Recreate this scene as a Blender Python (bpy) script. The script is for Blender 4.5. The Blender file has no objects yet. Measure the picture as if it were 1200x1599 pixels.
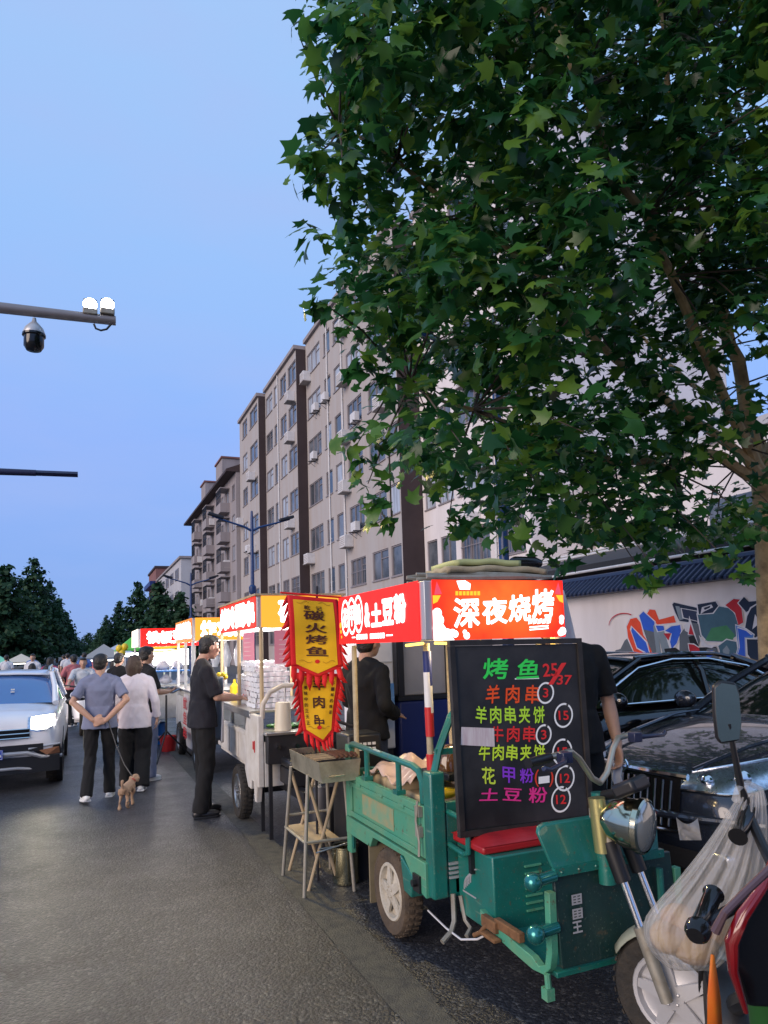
import bpy, bmesh, math, random
import numpy as np
from mathutils import Vector, Matrix, Euler
random.seed(11)
S = bpy.context.scene
COL = S.collection
R = math.radians
# ------------------------------------------------------------------ camera
F_PX, YAW, PIT, ROLL, SHY = 1100., R(23.1), R(6.), R(-1.8), .0572
CAM = Vector((0, 0, 1.6))
ROT = Matrix.Rotation(-YAW, 3, 'Z') @ Matrix.Rotation(math.pi/2+PIT, 3, 'X') @ Matrix.Rotation(ROLL, 3, 'Z')
cd = bpy.data.cameras.new('camera'); cam = bpy.data.objects.new('camera', cd); COL.objects.link(cam)
cam.matrix_world = Matrix.Translation(CAM) @ ROT.to_4x4()
cd.sensor_width = 36; cd.lens = 36*F_PX/1599; cd.shift_y = SHY; cd.clip_start = .05; cd.clip_end = 2000
S.camera = cam
def ray(x, y):
    return ROT @ Vector(((x-600)/F_PX, -(y-799.5)/F_PX + SHY*1599/F_PX, -1))
def onX(x, y, X): d = ray(x, y); return CAM + d*(X/d.x)
def onY(x, y, Y): d = ray(x, y); return CAM + d*(Y/d.y)
def onZ(x, y, Z=0): d = ray(x, y); return CAM + d*((Z-1.6)/d.z)
def pd(x, y, D): return CAM + ray(x, y)*D
# ------------------------------------------------------------------ materials
def lin(c):
    if isinstance(c, str):
        c = [int(c[i:i+2], 16)/255 for i in (0, 2, 4)]
        c = [v/12.92 if v <= .04045 else ((v+.055)/1.055)**2.4 for v in c]
    return tuple(c[:3]) + (1,)
def mat(name, col, rough=.5, metal=0, emit=None, es=0, var=0, vs=8., bump=0, bs=60., col2=None, coat=0, spec=.5, trans=0, alpha=1, sub=0, stretch=None, rust=0):
    """principled material; var mixes towards col2 (dirt / wear) with object-space noise; bump is fine relief"""
    m = bpy.data.materials.new(name); m.use_nodes = True
    nt = m.node_tree; b = nt.nodes['Principled BSDF']; N = nt.nodes.new; L = nt.links.new
    b.inputs['Base Color'].default_value = lin(col); b.inputs['Roughness'].default_value = rough; b.inputs['Metallic'].default_value = metal
    b.inputs['Coat Weight'].default_value = coat; b.inputs['Specular IOR Level'].default_value = spec
    b.inputs['Transmission Weight'].default_value = trans; b.inputs['Alpha'].default_value = alpha
    if sub: b.inputs['Subsurface Weight'].default_value = sub; b.inputs['Subsurface Radius'].default_value = (.02, .008, .004)
    if emit is not None:
        b.inputs['Emission Color'].default_value = lin(emit); b.inputs['Emission Strength'].default_value = es
    if var or bump:
        tc = N('ShaderNodeTexCoord'); src = tc.outputs['Object']
        if stretch:
            mp = N('ShaderNodeMapping'); mp.inputs['Scale'].default_value = stretch; L(src, mp.inputs['Vector']); src = mp.outputs['Vector']
    if var:
        n = N('ShaderNodeTexNoise'); n.inputs['Scale'].default_value = vs; n.inputs['Detail'].default_value = 7; n.inputs['Roughness'].default_value = .65
        L(src, n.inputs['Vector'])
        r = N('ShaderNodeValToRGB'); r.color_ramp.elements[0].position = .42; r.color_ramp.elements[1].position = .72
        L(n.outputs['Fac'], r.inputs['Fac'])
        mx = N('ShaderNodeMix'); mx.data_type = 'RGBA'; mx.inputs[6].default_value = lin(col)
        c2 = lin(col2) if col2 is not None else tuple(v*.55 for v in lin(col)[:3])+(1,)
        mx.inputs[7].default_value = c2
        ml = N('ShaderNodeMath'); ml.operation = 'MULTIPLY'; ml.inputs[1].default_value = var
        L(r.outputs['Color'], ml.inputs[0]); L(ml.outputs[0], mx.inputs[0]); L(mx.outputs[2], b.inputs['Base Color'])
        if rust:                                # chips of bare rusty metal and thin scratches
            n3 = N('ShaderNodeTexNoise'); n3.inputs['Scale'].default_value = 26; n3.inputs['Detail'].default_value = 8; n3.inputs['Roughness'].default_value = .7; L(src, n3.inputs['Vector'])
            r3 = N('ShaderNodeMapRange'); r3.inputs[1].default_value = .60; r3.inputs[2].default_value = .65; r3.inputs[4].default_value = rust; L(n3.outputs['Fac'], r3.inputs[0])
            m3 = N('ShaderNodeMix'); m3.data_type = 'RGBA'; L(r3.outputs[0], m3.inputs[0]); L(mx.outputs[2], m3.inputs[6]); m3.inputs[7].default_value = (.10, .06, .03, 1)
            w3 = N('ShaderNodeTexNoise'); w3.inputs['Scale'].default_value = 9; mp3 = N('ShaderNodeMapping'); mp3.inputs['Scale'].default_value = (14, .5, 9); L(src, mp3.inputs[0]); L(mp3.outputs[0], w3.inputs['Vector'])
            r4 = N('ShaderNodeMapRange'); r4.inputs[1].default_value = .66; r4.inputs[2].default_value = .70; r4.inputs[4].default_value = rust*.6; L(w3.outputs['Fac'], r4.inputs[0])
            m4 = N('ShaderNodeMix'); m4.data_type = 'RGBA'; L(r4.outputs[0], m4.inputs[0]); L(m3.outputs[2], m4.inputs[6]); m4.inputs[7].default_value = (.22, .30, .22, 1); L(m4.outputs[2], b.inputs['Base Color'])
        ad = N('ShaderNodeMath'); ad.operation = 'MULTIPLY_ADD'; ad.inputs[1].default_value = .35*var; ad.inputs[2].default_value = rough
        L(n.outputs['Fac'], ad.inputs[0]); L(ad.outputs[0], b.inputs['Roughness'])
    if bump:
        n2 = N('ShaderNodeTexNoise'); n2.inputs['Scale'].default_value = bs; n2.inputs['Detail'].default_value = 5
        L(src, n2.inputs['Vector'])
        bp = N('ShaderNodeBump'); bp.inputs['Strength'].default_value = bump; bp.inputs['Distance'].default_value = .02
        L(n2.outputs['Fac'], bp.inputs['Height']); L(bp.outputs['Normal'], b.inputs['Normal'])
    return m
# ------------------------------------------------------------------ mesh builder
def frame(d):
    d = d.normalized(); a = Vector((0, 0, 1)) if abs(d.z) < .9 else Vector((1, 0, 0))
    u = d.cross(a).normalized(); return u, u.cross(d).normalized()
class MB:
    def __init__(s): s.v = []; s.f = []; s.m = []; s.mi = 0
    def add(s, vs, fs):
        o = len(s.v); s.v += [tuple(p) for p in vs]
        for f in fs: s.f.append([i+o for i in f]); s.m.append(s.mi)
        return s
    def box(s, a, b, rot=None, at=None):
        """axis box between corners a, b; rot (Matrix) about at (default the centre)"""
        a, b = Vector(a), Vector(b)
        vs = [Vector((x, y, z)) for z in (a.z, b.z) for y in (a.y, b.y) for x in (a.x, b.x)]
        if rot is not None:
            c = Vector(at) if at is not None else (a+b)/2
            vs = [rot @ (p-c) + c for p in vs]
        return s.add(vs, [(0, 2, 3, 1), (4, 5, 7, 6), (0, 1, 5, 4), (2, 6, 7, 3), (0, 4, 6, 2), (1, 3, 7, 5)])
    def tube(s, pts, r, n=10, cap=True, ry=None):
        """round (or elliptic, ry) tube along pts with a radius or a radius per point"""
        pts = [Vector(p) for p in pts]; rs = r if isinstance(r, (list, tuple)) else [r]*len(pts)
        ys = rs if ry is None else (ry if isinstance(ry, (list, tuple)) else [ry]*len(pts))
        vs = []; fs = []; u = None
        for i, p in enumerate(pts):
            d = (pts[min(i+1, len(pts)-1)] - pts[max(i-1, 0)])
            if u is None: u, w = frame(d)
            else:
                dn = d.normalized(); u = (u - dn*u.dot(dn)).normalized(); w = u.cross(dn)
            for k in range(n):
                a = 2*math.pi*k/n; vs.append(p + u*math.cos(a)*rs[i] + w*math.sin(a)*ys[i])
        for i in range(len(pts)-1):
            for k in range(n): fs.append((i*n+k, i*n+(k+1) % n, (i+1)*n+(k+1) % n, (i+1)*n+k))
        if cap: fs += [tuple(range(n))[::-1], tuple(range((len(pts)-1)*n, len(pts)*n))]
        return s.add(vs, fs)
    def cyl(s, a, b, r, r2=None, n=16): return s.tube([a, b], [r, r if r2 is None else r2], n)
    def lathe(s, prof, o, ax, n=24):
        """profile of (radius, distance along axis) turned about axis ax from o"""
        o = Vector(o); ax = Vector(ax).normalized(); u, w = frame(ax); vs = []; fs = []
        for r_, h in prof:
            for k in range(n):
                a = 2*math.pi*k/n; vs.append(o + ax*h + (u*math.cos(a)+w*math.sin(a))*max(r_, 1e-4))
        for i in range(len(prof)-1):
            for k in range(n): fs.append((i*n+k, i*n+(k+1) % n, (i+1)*n+(k+1) % n, (i+1)*n+k))
        return s.add(vs, fs)
    def sph(s, c, r, n=14, m=9, rot=None):
        c = Vector(c); r = Vector(r) if not isinstance(r, (int, float)) else Vector((r, r, r)); vs = []; fs = []
        for j in range(m+1):
            t = math.pi*j/m
            for k in range(n):
                a = 2*math.pi*k/n; p = Vector((math.sin(t)*math.cos(a)*r.x, math.sin(t)*math.sin(a)*r.y, math.cos(t)*r.z))
                vs.append(c + (rot @ p if rot is not None else p))
        for j in range(m):
            for k in range(n): fs.append((j*n+k, (j+1)*n+k, (j+1)*n+(k+1) % n, j*n+(k+1) % n))
        return s.add(vs, fs)
    def prism(s, poly, dv, back=True):
        """planar 3-D polygon extruded by vector dv"""
        poly = [Vector(p) for p in poly]; dv = Vector(dv); n = len(poly)
        return s.add(poly + [p+dv for p in poly], [tuple(range(n)), tuple(range(n, 2*n))[::-1]] + [((i+1) % n, i, n+i, n+(i+1) % n) for i in range(n)])
    def quad(s, *p): return s.add(p, [tuple(range(len(p)))])
    def grid(s, fn, nu, nv, thick=None):
        """surface fn(u, v), u and v in 0..1"""
        vs = [fn(i/nu, j/nv) for j in range(nv+1) for i in range(nu+1)]
        fs = [(j*(nu+1)+i, j*(nu+1)+i+1, (j+1)*(nu+1)+i+1, (j+1)*(nu+1)+i) for j in range(nv) for i in range(nu)]
        return s.add(vs, fs)
    def build(s, name, mats, parent=None, off=None, smooth=35, bevel=0, mods=None, bake=False):
        me = bpy.data.meshes.new(name); v = s.v
        if off is not None: v = [(p[0]-off[0], p[1]-off[1], p[2]-off[2]) for p in v]
        me.from_pydata(v, [], s.f)
        for m_ in (mats if isinstance(mats, (list, tuple)) else [mats]): me.materials.append(m_)
        me.polygons.foreach_set('material_index', s.m)
        bm = bmesh.new(); bm.from_mesh(me); bmesh.ops.recalc_face_normals(bm, faces=bm.faces); bm.to_mesh(me); bm.free()
        if smooth:
            me.polygons.foreach_set('use_smooth', [True]*len(me.polygons)); me.set_sharp_from_angle(angle=R(smooth))
        o = bpy.data.objects.new(name, me); COL.objects.link(o)
        if bevel:
            b = o.modifiers.new('bevel', 'BEVEL'); b.width = bevel; b.segments = 2; b.limit_method = 'ANGLE'; b.angle_limit = R(40); b.harden_normals = False
        for k, kw in (mods or []):
            md = o.modifiers.new(k, k)
            for a, val in kw.items(): setattr(md, a, val)
        if bake:
            dg = bpy.context.evaluated_depsgraph_get(); nm = bpy.data.meshes.new_from_object(o.evaluated_get(dg)); o.modifiers.clear(); o.data = nm
            nm.polygons.foreach_set('use_smooth', [True]*len(nm.polygons)); nm.name = name
        if parent is not None: o.parent = parent
        return o
def tag(o, label, cat, group=None, kind=None):
    o['label'] = label; o['category'] = cat
    if group: o['group'] = group
    if kind: o['kind'] = kind
    return o
def thing(name, loc, label, cat, group=None, rz=0):
    o = bpy.data.objects.new(name, None); COL.objects.link(o); o.location = loc; o.rotation_euler = (0, 0, rz); o.empty_display_size = .2
    return tag(o, label, cat, group)
def struct(o, kind='structure'): o['kind'] = kind; return o
def dup(root, loc, rz=0, label=None, group=None, sc=None):
    """a copy of a thing with copies of its parts and their sub-parts"""
    r = root.copy(); COL.objects.link(r); r.location = loc; r.rotation_euler = (0, 0, rz)
    if sc: r.scale = sc
    if label: r['label'] = label
    if group: r['group'] = group
    for ch in list(root.children):
        c = ch.copy(); COL.objects.link(c); c.parent = r
        for g in ch.children:
            d = g.copy(); COL.objects.link(d); d.parent = c
    return r
# ------------------------------------------------------------------ lettering
_glyph = {}
def glyphs(body, weight):
    k = (body, weight)
    if k not in _glyph:
        cu = bpy.data.curves.new('lettering', 'FONT'); cu.body = body; cu.offset = weight; cu.resolution_u = 3; cu.extrude = 0
        o = bpy.data.objects.new('lettering', cu); COL.objects.link(o)
        dg = bpy.context.evaluated_depsgraph_get(); dg.update(); me = bpy.data.meshes.new_from_object(o.evaluated_get(dg))
        v = np.array([p.co[:2] for p in me.vertices]); f = [list(p.vertices) for p in me.polygons]
        bpy.data.objects.remove(o); bpy.data.meshes.remove(me); bpy.data.curves.remove(cu)
        lo, hi = v.min(0), v.max(0); _glyph[k] = ((v-lo)/(hi-lo), f)
    return _glyph[k]
def write(mb, body, o, U, V, weight=0., lift=Vector((0, 0, 0)), wob=0, bold=0.):
    """text fitted into the rectangle o, o+U, o+V (wob skews it a little, as handwriting)"""
    v, f = glyphs(body, weight); o, U, V = Vector(o)+lift, Vector(U), Vector(V)
    a, b = (random.uniform(-wob, wob), random.uniform(-wob, wob)) if wob else (0, 0)
    n = U.cross(V).normalized()
    for i, (dx, dy) in enumerate([(0, 0)]+([(bold, 0), (-bold, 0), (0, bold), (0, -bold), (bold*.7, bold*.7), (-bold*.7, bold*.7), (bold*.7, -bold*.7), (-bold*.7, -bold*.7)] if bold else [])):
        mb.add([o + n*.00012*i + U*(p[0]+dx+a*(p[1]-.5)) + V*(p[1]+dy+b*(p[0]-.5)) for p in v], f)
def ring(mb, c, U, V, r0, r1, n=28, squash=1., a0=0, a1=2*math.pi):
    c, U, V = Vector(c), Vector(U), Vector(V); vs = []; fs = []
    for k in range(n+1):
        a = a0+(a1-a0)*k/n
        for r_ in (r0, r1): vs.append(c + U*math.cos(a)*r_ + V*math.sin(a)*r_*squash)
    for k in range(n): fs.append((2*k, 2*k+1, 2*k+3, 2*k+2))
    mb.add(vs, fs)
# ================================================================== world, light
w = bpy.data.worlds.new('World'); S.world = w; w.use_nodes = True
nt = w.node_tree; bg = nt.nodes['Background']
sky = nt.nodes.new('ShaderNodeTexSky'); sky.sky_type = 'NISHITA'; sky.sun_disc = False
SUN_EL, SUN_AZ = R(9), R(-115)           # evening sun low on the left of the street, azimuth from +Y
sky.sun_elevation = SUN_EL; sky.sun_rotation = SUN_AZ; sky.air_density = 1.5; sky.dust_density = .3; sky.ozone_density = 4.
# dusk gradient over the sky model: the afterglow has left, an even periwinkle dome remains
tc = nt.nodes.new('ShaderNodeTexCoord'); sx = nt.nodes.new('ShaderNodeSeparateXYZ'); cr = nt.nodes.new('ShaderNodeValToRGB')
nt.links.new(tc.outputs['Generated'], sx.inputs[0]); nt.links.new(sx.outputs['Z'], cr.inputs[0])
cr.color_ramp.elements[0].position = .0; cr.color_ramp.elements[0].color = lin('8cadee')
cr.color_ramp.elements[1].position = .75; cr.color_ramp.elements[1].color = lin('a6d0ff')
for p, c in ((.12, '8ab0f6'), (.28, '93b8ff'), (.42, '9cc3ff')): e = cr.color_ramp.elements.new(p); e.color = lin(c)
sc_ = nt.nodes.new('ShaderNodeVectorMath'); sc_.operation = 'SCALE'; sc_.inputs['Scale'].default_value = SKY_GAIN = 7.0
nt.links.new(cr.outputs[0], sc_.inputs[0])
cl = nt.nodes.new('ShaderNodeTexNoise'); cl.inputs['Scale'].default_value = 2.2; cl.inputs['Detail'].default_value = 5; mpc = nt.nodes.new('ShaderNodeMapping'); mpc.inputs['Scale'].default_value = (1, 1, 3.2)
nt.links.new(tc.outputs['Generated'], mpc.inputs[0]); nt.links.new(mpc.outputs[0], cl.inputs['Vector'])
mr = nt.nodes.new('ShaderNodeMapRange'); mr.inputs[1].default_value = .45; mr.inputs[2].default_value = .75; mr.inputs[3].default_value = 0; mr.inputs[4].default_value = .45; nt.links.new(cl.outputs['Fac'], mr.inputs[0])
cm = nt.nodes.new('ShaderNodeMix'); cm.data_type = 'RGBA'; nt.links.new(mr.outputs[0], cm.inputs[0]); nt.links.new(cr.outputs[0], cm.inputs[6]); cm.inputs[7].default_value = lin('b2c0f4'); nt.links.new(cm.outputs[2], sc_.inputs[0])
tint = nt.nodes.new('ShaderNodeMix'); tint.data_type = 'RGBA'; tint.inputs[0].default_value = .9
nt.links.new(sky.outputs[0], tint.inputs[6]); nt.links.new(sc_.outputs[0], tint.inputs[7]); nt.links.new(tint.outputs[2], bg.inputs[0]); bg.inputs[1].default_value = .15
sl = bpy.data.lights.new('sun', 'SUN'); sl.energy = 2.9; sl.angle = R(40); sl.color = (1, .80, .64)
so = bpy.data.objects.new('sun', sl); COL.objects.link(so)
sd = Vector((math.sin(SUN_AZ)*math.cos(R(18)), math.cos(SUN_AZ)*math.cos(R(18)), math.sin(R(18))))
so.rotation_euler = sd.to_track_quat('Z', 'Y').to_euler()
S.view_settings.view_transform = 'Standard'; S.view_settings.look = 'None'; S.view_settings.exposure = 0; S.view_settings.gamma = 1
S.cycles.use_denoising = True; S.cycles.max_bounces = 6; S.cycles.transparent_max_bounces = 12; S.cycles.sample_clamp_indirect = 6
# ================================================================== common materials
M = {}
def asphalt(name, base, dark):
    """worn asphalt: aggregate speckle, blotchy wear, oil stains, hairline cracks"""
    m = bpy.data.materials.new(name); m.use_nodes = True; nt = m.node_tree; N = nt.nodes.new; L = nt.links.new; b = nt.nodes['Principled BSDF']
    tc = N('ShaderNodeTexCoord'); P = tc.outputs['Object']
    def noise(sc, det=6, ro=.6): n = N('ShaderNodeTexNoise'); n.inputs['Scale'].default_value = sc; n.inputs['Detail'].default_value = det; n.inputs['Roughness'].default_value = ro; L(P, n.inputs['Vector']); return n.outputs['Fac']
    def ramp(src, p0, p1, c0=0., c1=1.): r = N('ShaderNodeMapRange'); r.inputs[1].default_value = p0; r.inputs[2].default_value = p1; r.inputs[3].default_value = c0; r.inputs[4].default_value = c1; L(src, r.inputs[0]); return r.outputs[0]
    def mix(f, a, c): x = N('ShaderNodeMix'); x.data_type = 'RGBA'; (L(f, x.inputs[0])); (L(a, x.inputs[6]) if not isinstance(a, tuple) else setattr(x.inputs[6], 'default_value', lin(a))); (L(c, x.inputs[7]) if not isinstance(c, tuple) else setattr(x.inputs[7], 'default_value', lin(c))); return x.outputs[2]
    col = mix(ramp(noise(1.1), .35, .7), base, dark)
    v = N('ShaderNodeTexVoronoi'); v.inputs['Scale'].default_value = 62; L(P, v.inputs['Vector'])
    col = mix(ramp(v.outputs['Color'], .62, .95, 0, .8), col, (.135, .138, .142))
    col = mix(ramp(noise(.55, 3), .63, .72, 0, .55), col, (.014, .014, .016))
    wv = N('ShaderNodeTexNoise'); wv.inputs['Scale'].default_value = 1.4; L(P, wv.inputs['Vector']); ad = N('ShaderNodeVectorMath'); ad.operation = 'MULTIPLY_ADD'; ad.inputs[1].default_value = (.5, .5, 0); L(wv.outputs['Color'], ad.inputs[0]); L(P, ad.inputs[2])
    cr = N('ShaderNodeTexVoronoi'); cr.feature = 'DISTANCE_TO_EDGE'; cr.inputs['Scale'].default_value = .42; L(ad.outputs[0], cr.inputs['Vector'])
    ck = N('ShaderNodeMath'); ck.operation = 'MULTIPLY'; L(ramp(cr.outputs['Distance'], .0, .006, .8, 0), ck.inputs[0]); L(ramp(noise(.8, 2), .5, .56), ck.inputs[1])
    col = mix(ck.outputs[0], col, (.008, .008, .008)); L(col, b.inputs['Base Color'])
    L(ramp(noise(2.2), .3, .75, .33, .52), b.inputs['Roughness']); b.inputs['Specular IOR Level'].default_value = .55
    h = N('ShaderNodeMath'); h.operation = 'ADD'; L(ramp(v.outputs['Distance'], 0, .9, 1, 0), h.inputs[0]); L(noise(160, 3), h.inputs[1])
    bp = N('ShaderNodeBump'); bp.inputs['Strength'].default_value = 1.; bp.inputs['Distance'].default_value = .0042; L(h.outputs[0], bp.inputs['Height']); L(bp.outputs['Normal'], b.inputs['Normal'])
    return m
M['asphalt'] = asphalt('asphalt', (.034, .036, .044), (.021, .022, .028))
M['pave'] = mat('paving', (.12, .115, .11), .75, var=.6, vs=4, bump=.4, bs=60)
M['paintline'] = mat('worn_road_paint', (.085, .082, .07), .6, var=1, vs=13, col2=(.036, .036, .04), bump=.6, bs=130)
M['cream'] = mat('cream_render', (.385, .36, .355), .85, var=.6, vs=1.3, col2=(.34, .27, .23), stretch=(1, 1, .16))
M['white_wall'] = mat('whitewash', (.70, .65, .65), .85, var=.4, vs=1.2, col2=(.42, .37, .34), stretch=(1, 1, .2))
M['brown'] = mat('brown_render', (.045, .030, .032), .8, var=.4, vs=1)
M['greyb'] = mat('grey_render', (.30, .27, .28), .85, var=.6, vs=1., col2=(.18, .16, .165), stretch=(1, 1, .2))
M['paleb'] = mat('pale_render', (.45, .45, .48), .85, var=.4, vs=.5)
M['brickred'] = mat('red_brown_render', (.22, .10, .09), .85, var=.5, vs=1)
M['glass'] = mat('window_glass', (.05, .06, .075), .08, spec=.9, var=.8, vs=.45, col2=(.22, .24, .28))
M['curtain'] = mat('window_with_curtain', (.42, .47, .55), .25, spec=.8, var=.9, vs=1.3, col2=(.10, .11, .14), stretch=(1, 3, .3))
M['frame_metal'] = mat('window_frame', (.25, .22, .23), .5)
M['ac_white'] = mat('ac_white_metal', (.62, .61, .62), .5, var=.4, vs=5)
M['dark_metal'] = mat('dark_metal', (.03, .03, .035), .45, metal=.5)
M['black'] = mat('black_plastic', (.012, .012, .014), .4)
M['blackgloss'] = mat('black_gloss', (.008, .008, .009), .12)
M['rubber'] = mat('tyre_rubber', (.022, .020, .018), .8, var=.5, vs=20, col2=(.07, .055, .04), bump=.5, bs=40)
M['dusty_rubber'] = mat('dusty_tyre_rubber', (.10, .07, .045), .85, var=.8, vs=9, col2=(.03, .026, .022), bump=.5, bs=40)
M['chrome'] = mat('chrome', (.75, .75, .76), .12, metal=1)
M['steel'] = mat('brushed_steel', (.55, .54, .52), .3, metal=1, var=.4, vs=12)
M['dull_steel'] = mat('dull_pole_metal', (.36, .34, .29), .5, metal=.6, var=.6, vs=14, col2=(.2, .16, .11))
M['rust'] = mat('rusty_metal', (.22, .11, .05), .75, metal=.3, var=.8, vs=20, col2=(.08, .04, .02))
M['green'] = mat('green_enamel', (.008, .145, .118), .30, var=.55, vs=6, col2=(.02, .08, .06), rust=.6, coat=.3, bump=.06, bs=25)
M['green_floodlit'] = mat('floodlit_green_enamel', (.06, .27, .17), .45, var=.7, vs=5, col2=(.15, .27, .14), rust=.8, bump=.1, bs=25)  # paler copy of the green: floodlight put into the colour, plus rust and wear
M['wheel_white'] = mat('cream_wheel_enamel', (.50, .46, .38), .5, var=.6, vs=14, col2=(.22, .17, .11))
M['red_vinyl'] = mat('red_vinyl', (.36, .015, .02), .35, var=.3, vs=8, bump=.15, bs=12)
M['white_paint'] = mat('white_car_paint', (.78, .77, .79), .3, coat=.6)
M['white_enamel'] = mat('dirty_white_enamel', (.58, .56, .53), .45, var=.55, vs=6, col2=(.33, .28, .22))
M['silver'] = mat('silver_trim', (.48, .48, .50), .4, metal=.4)
M['white_plain'] = mat('white_plastic', (.7, .7, .69), .4)
M['red_plain'] = mat('red_paint', (.5, .02, .02), .45)
M['yellow_plain'] = mat('yellow_plastic', (.75, .52, .02), .4)
M['blue_plain'] = mat('blue_plastic', (.01, .17, .55), .35)
M['navy'] = mat('navy_paint', (.008, .02, .14), .5)
M['orange_plain'] = mat('orange_plastic', (.75, .15, .01), .45)
M['wood'] = mat('pale_wood', (.42, .32, .2), .7, var=.6, vs=8, stretch=(1, 1, .1))
M['bark'] = mat('plane_bark', (.52, .37, .20), .85, var=.9, vs=4, col2=(.13, .095, .06), bump=.6, bs=14)
M['bark_dark'] = mat('dark_bark', (.07, .055, .045), .9)
M['plastic_film'] = mat('clear_plastic_film', (.75, .76, .8), .25, alpha=.45)
def glow(name, col, s): return mat(name, (0, 0, 0), .6, emit=col, es=s)
M['g_white'] = glow('lit_white', (1, .97, .95), 2.6)
M['g_white_hot'] = glow('lit_white_bright', (1, .96, .9), 5)
M['g_red'] = glow('lit_red', (1, .008, .005), 1.9)
M['g_yellow'] = glow('lit_yellow', (1, .55, .03), 1.3)
M['g_strip'] = glow('lit_strip', (1, .62, .12), 3.2)
def leaf_mat(name, a, b, c, tr=.35, rough=.45):
    m = bpy.data.materials.new(name); m.use_nodes = True; nt = m.node_tree; N = nt.nodes.new; L = nt.links.new
    for n in list(nt.nodes): nt.nodes.remove(n)
    out = N('ShaderNodeOutputMaterial'); g = N('ShaderNodeNewGeometry'); r = N('ShaderNodeValToRGB')
    r.color_ramp.elements[0].color = lin(a); r.color_ramp.elements[1].color = lin(c); e = r.color_ramp.elements.new(.6); e.color = lin(b)
    r.color_ramp.elements[2].position = 1
    L(g.outputs['Random Per Island'], r.inputs['Fac'])
    p = N('ShaderNodeBsdfPrincipled'); p.inputs['Roughness'].default_value = rough; p.inputs['Specular IOR Level'].default_value = .35; L(r.outputs['Color'], p.inputs['Base Color'])
    t = N('ShaderNodeBsdfTranslucent'); hs = N('ShaderNodeHueSaturation'); hs.inputs['Value'].default_value = 1.7; hs.inputs['Hue'].default_value = .495
    L(r.outputs['Color'], hs.inputs['Color']); L(hs.outputs['Color'], t.inputs['Color'])
    mx = N('ShaderNodeMixShader'); mx.inputs[0].default_value = tr
    L(p.outputs[0], mx.inputs[1]); L(t.outputs[0], mx.inputs[2]); L(mx.outputs[0], out.inputs[0])
    return m
M['leaf'] = leaf_mat('plane_leaf', (.010, .054, .018), (.029, .118, .028), (.12, .22, .028), .4, .30)
M['needle'] = leaf_mat('conifer_foliage', (.010, .042, .018), (.014, .052, .02), (.020, .062, .022), .15, .7)
# ================================================================== ground
def sheet(name, x0, x1, y0, y1, z, m):
    return struct(MB().quad((x0, y0, z), (x1, y0, z), (x1, y1, z), (x0, y1, z)).build(name, m, smooth=0))
sheet('ground', -900, 900, -300, 1500, -.02, M['pave'])
sheet('road', -7, 2.75, -30, 900, 0, M['asphalt'])
sheet('parking_apron', 2.75, 9.2, -30, 900, -.004, M['asphalt'])
sheet('pavement', 9.2, 14, -30, 900, -.008, M['pave'])
struct(MB().box((-7.3, -30, -.02), (-7, 900, .13)).build('kerb', M['pave'], bevel=.02))
sheet('left_pavement', -12, -7.3, -30, 900, .11, M['pave'])
rl = MB()
y = -6.
while y < 90:
    j = lambda: random.uniform(-.012, .012)
    rl.quad((1.275+j(), y, .004), (1.475+j(), y, .004), (1.475+j(), y+3, .004), (1.275+j(), y+3, .004)); y += 3
struct(rl.build('edge_line_marking', M['paintline'], smooth=0))
# ================================================================== buildings on the right
SILLS = [1.9+3.43*k for k in range(7)]
rnd = random.Random(5)
def window(par, off, x, ya, yb, za, zb, nl, drk=False, bars=False):
    """one window: pane with its frame (mullions, sill) as sub-part; opening faces -X"""
    w = MB().box((x+.10, ya, za), (x+.13, yb, zb)).build('window', M['glass'] if (drk or rnd.random() < .62) else M['curtain'], par, off, smooth=0)
    f = MB(); t = .055
    f.box((x+.04, ya, za), (x+.098, yb, za+t)); f.box((x+.04, ya, zb-t), (x+.098, yb, zb))
    for k in range(nl+1):
        y = ya+(yb-ya-t)*k/nl; f.box((x+.04, y, za+t), (x+.098, y+t, zb-t))
    if nl > 1 and (yb-ya) > 1.8:
        f.box((x+.05, ya+t, zb-.5), (x+.097, ya+(yb-ya)/nl, zb-.46))
    f.box((x-.07, ya-.05, za-.07), (x+.098, yb+.05, za-.005))
    if bars:
        for k in range(1, 9): f.box((x-.02, ya+(yb-ya)*k/9-.012, za), (x+.0, ya+(yb-ya)*k/9+.012, zb))
        for z in (za+.03, (za+zb)/2, zb-.06): f.box((x-.03, ya, z), (x-.021, yb, z+.03))
    f.build('frame', M['frame_metal'], w, off, smooth=0)
def ac_unit(par, off, x, y, z, wd=.95, h=.75, cage=False):
    a = MB()
    if cage:                                   # bare condenser on a bracket
        a.box((x-.42, y-.42, z), (x-.08, y+.42, z+.58)); a.build('air_conditioner', M['ac_white'], par, off, bevel=.02)
        b = MB()
        for k in (-.4, .4): b.box((x-.55, y+k-.02, z-.06), (x, y+k+.02, z-.005)); b.tube([(x-.5, y+k, z-.06), (x, y+k, z-.4)], .015, 6)
        b.build('bracket', M['dark_metal'], par, off, smooth=0)
    else:                                      # boxed-in ledge: white panel box, open louvred front
        a.box((x-.62, y-wd/2, z), (x, y+wd/2, z+h)); o = a.build('air_conditioner', M['ac_white'], par, off, bevel=.02)
        l = MB()
        l.box((x-.66, y-wd/2-.04, z-.05), (x, y+wd/2+.04, z-.003)); 
        for k in range(5): l.box((x-.632, y-wd/2+.06, z+.1+.12*k), (x-.621, y+wd/2-.06, z+.15+.12*k))
        l.build('louvre', M['cream'], o, off, smooth=0)
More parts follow.
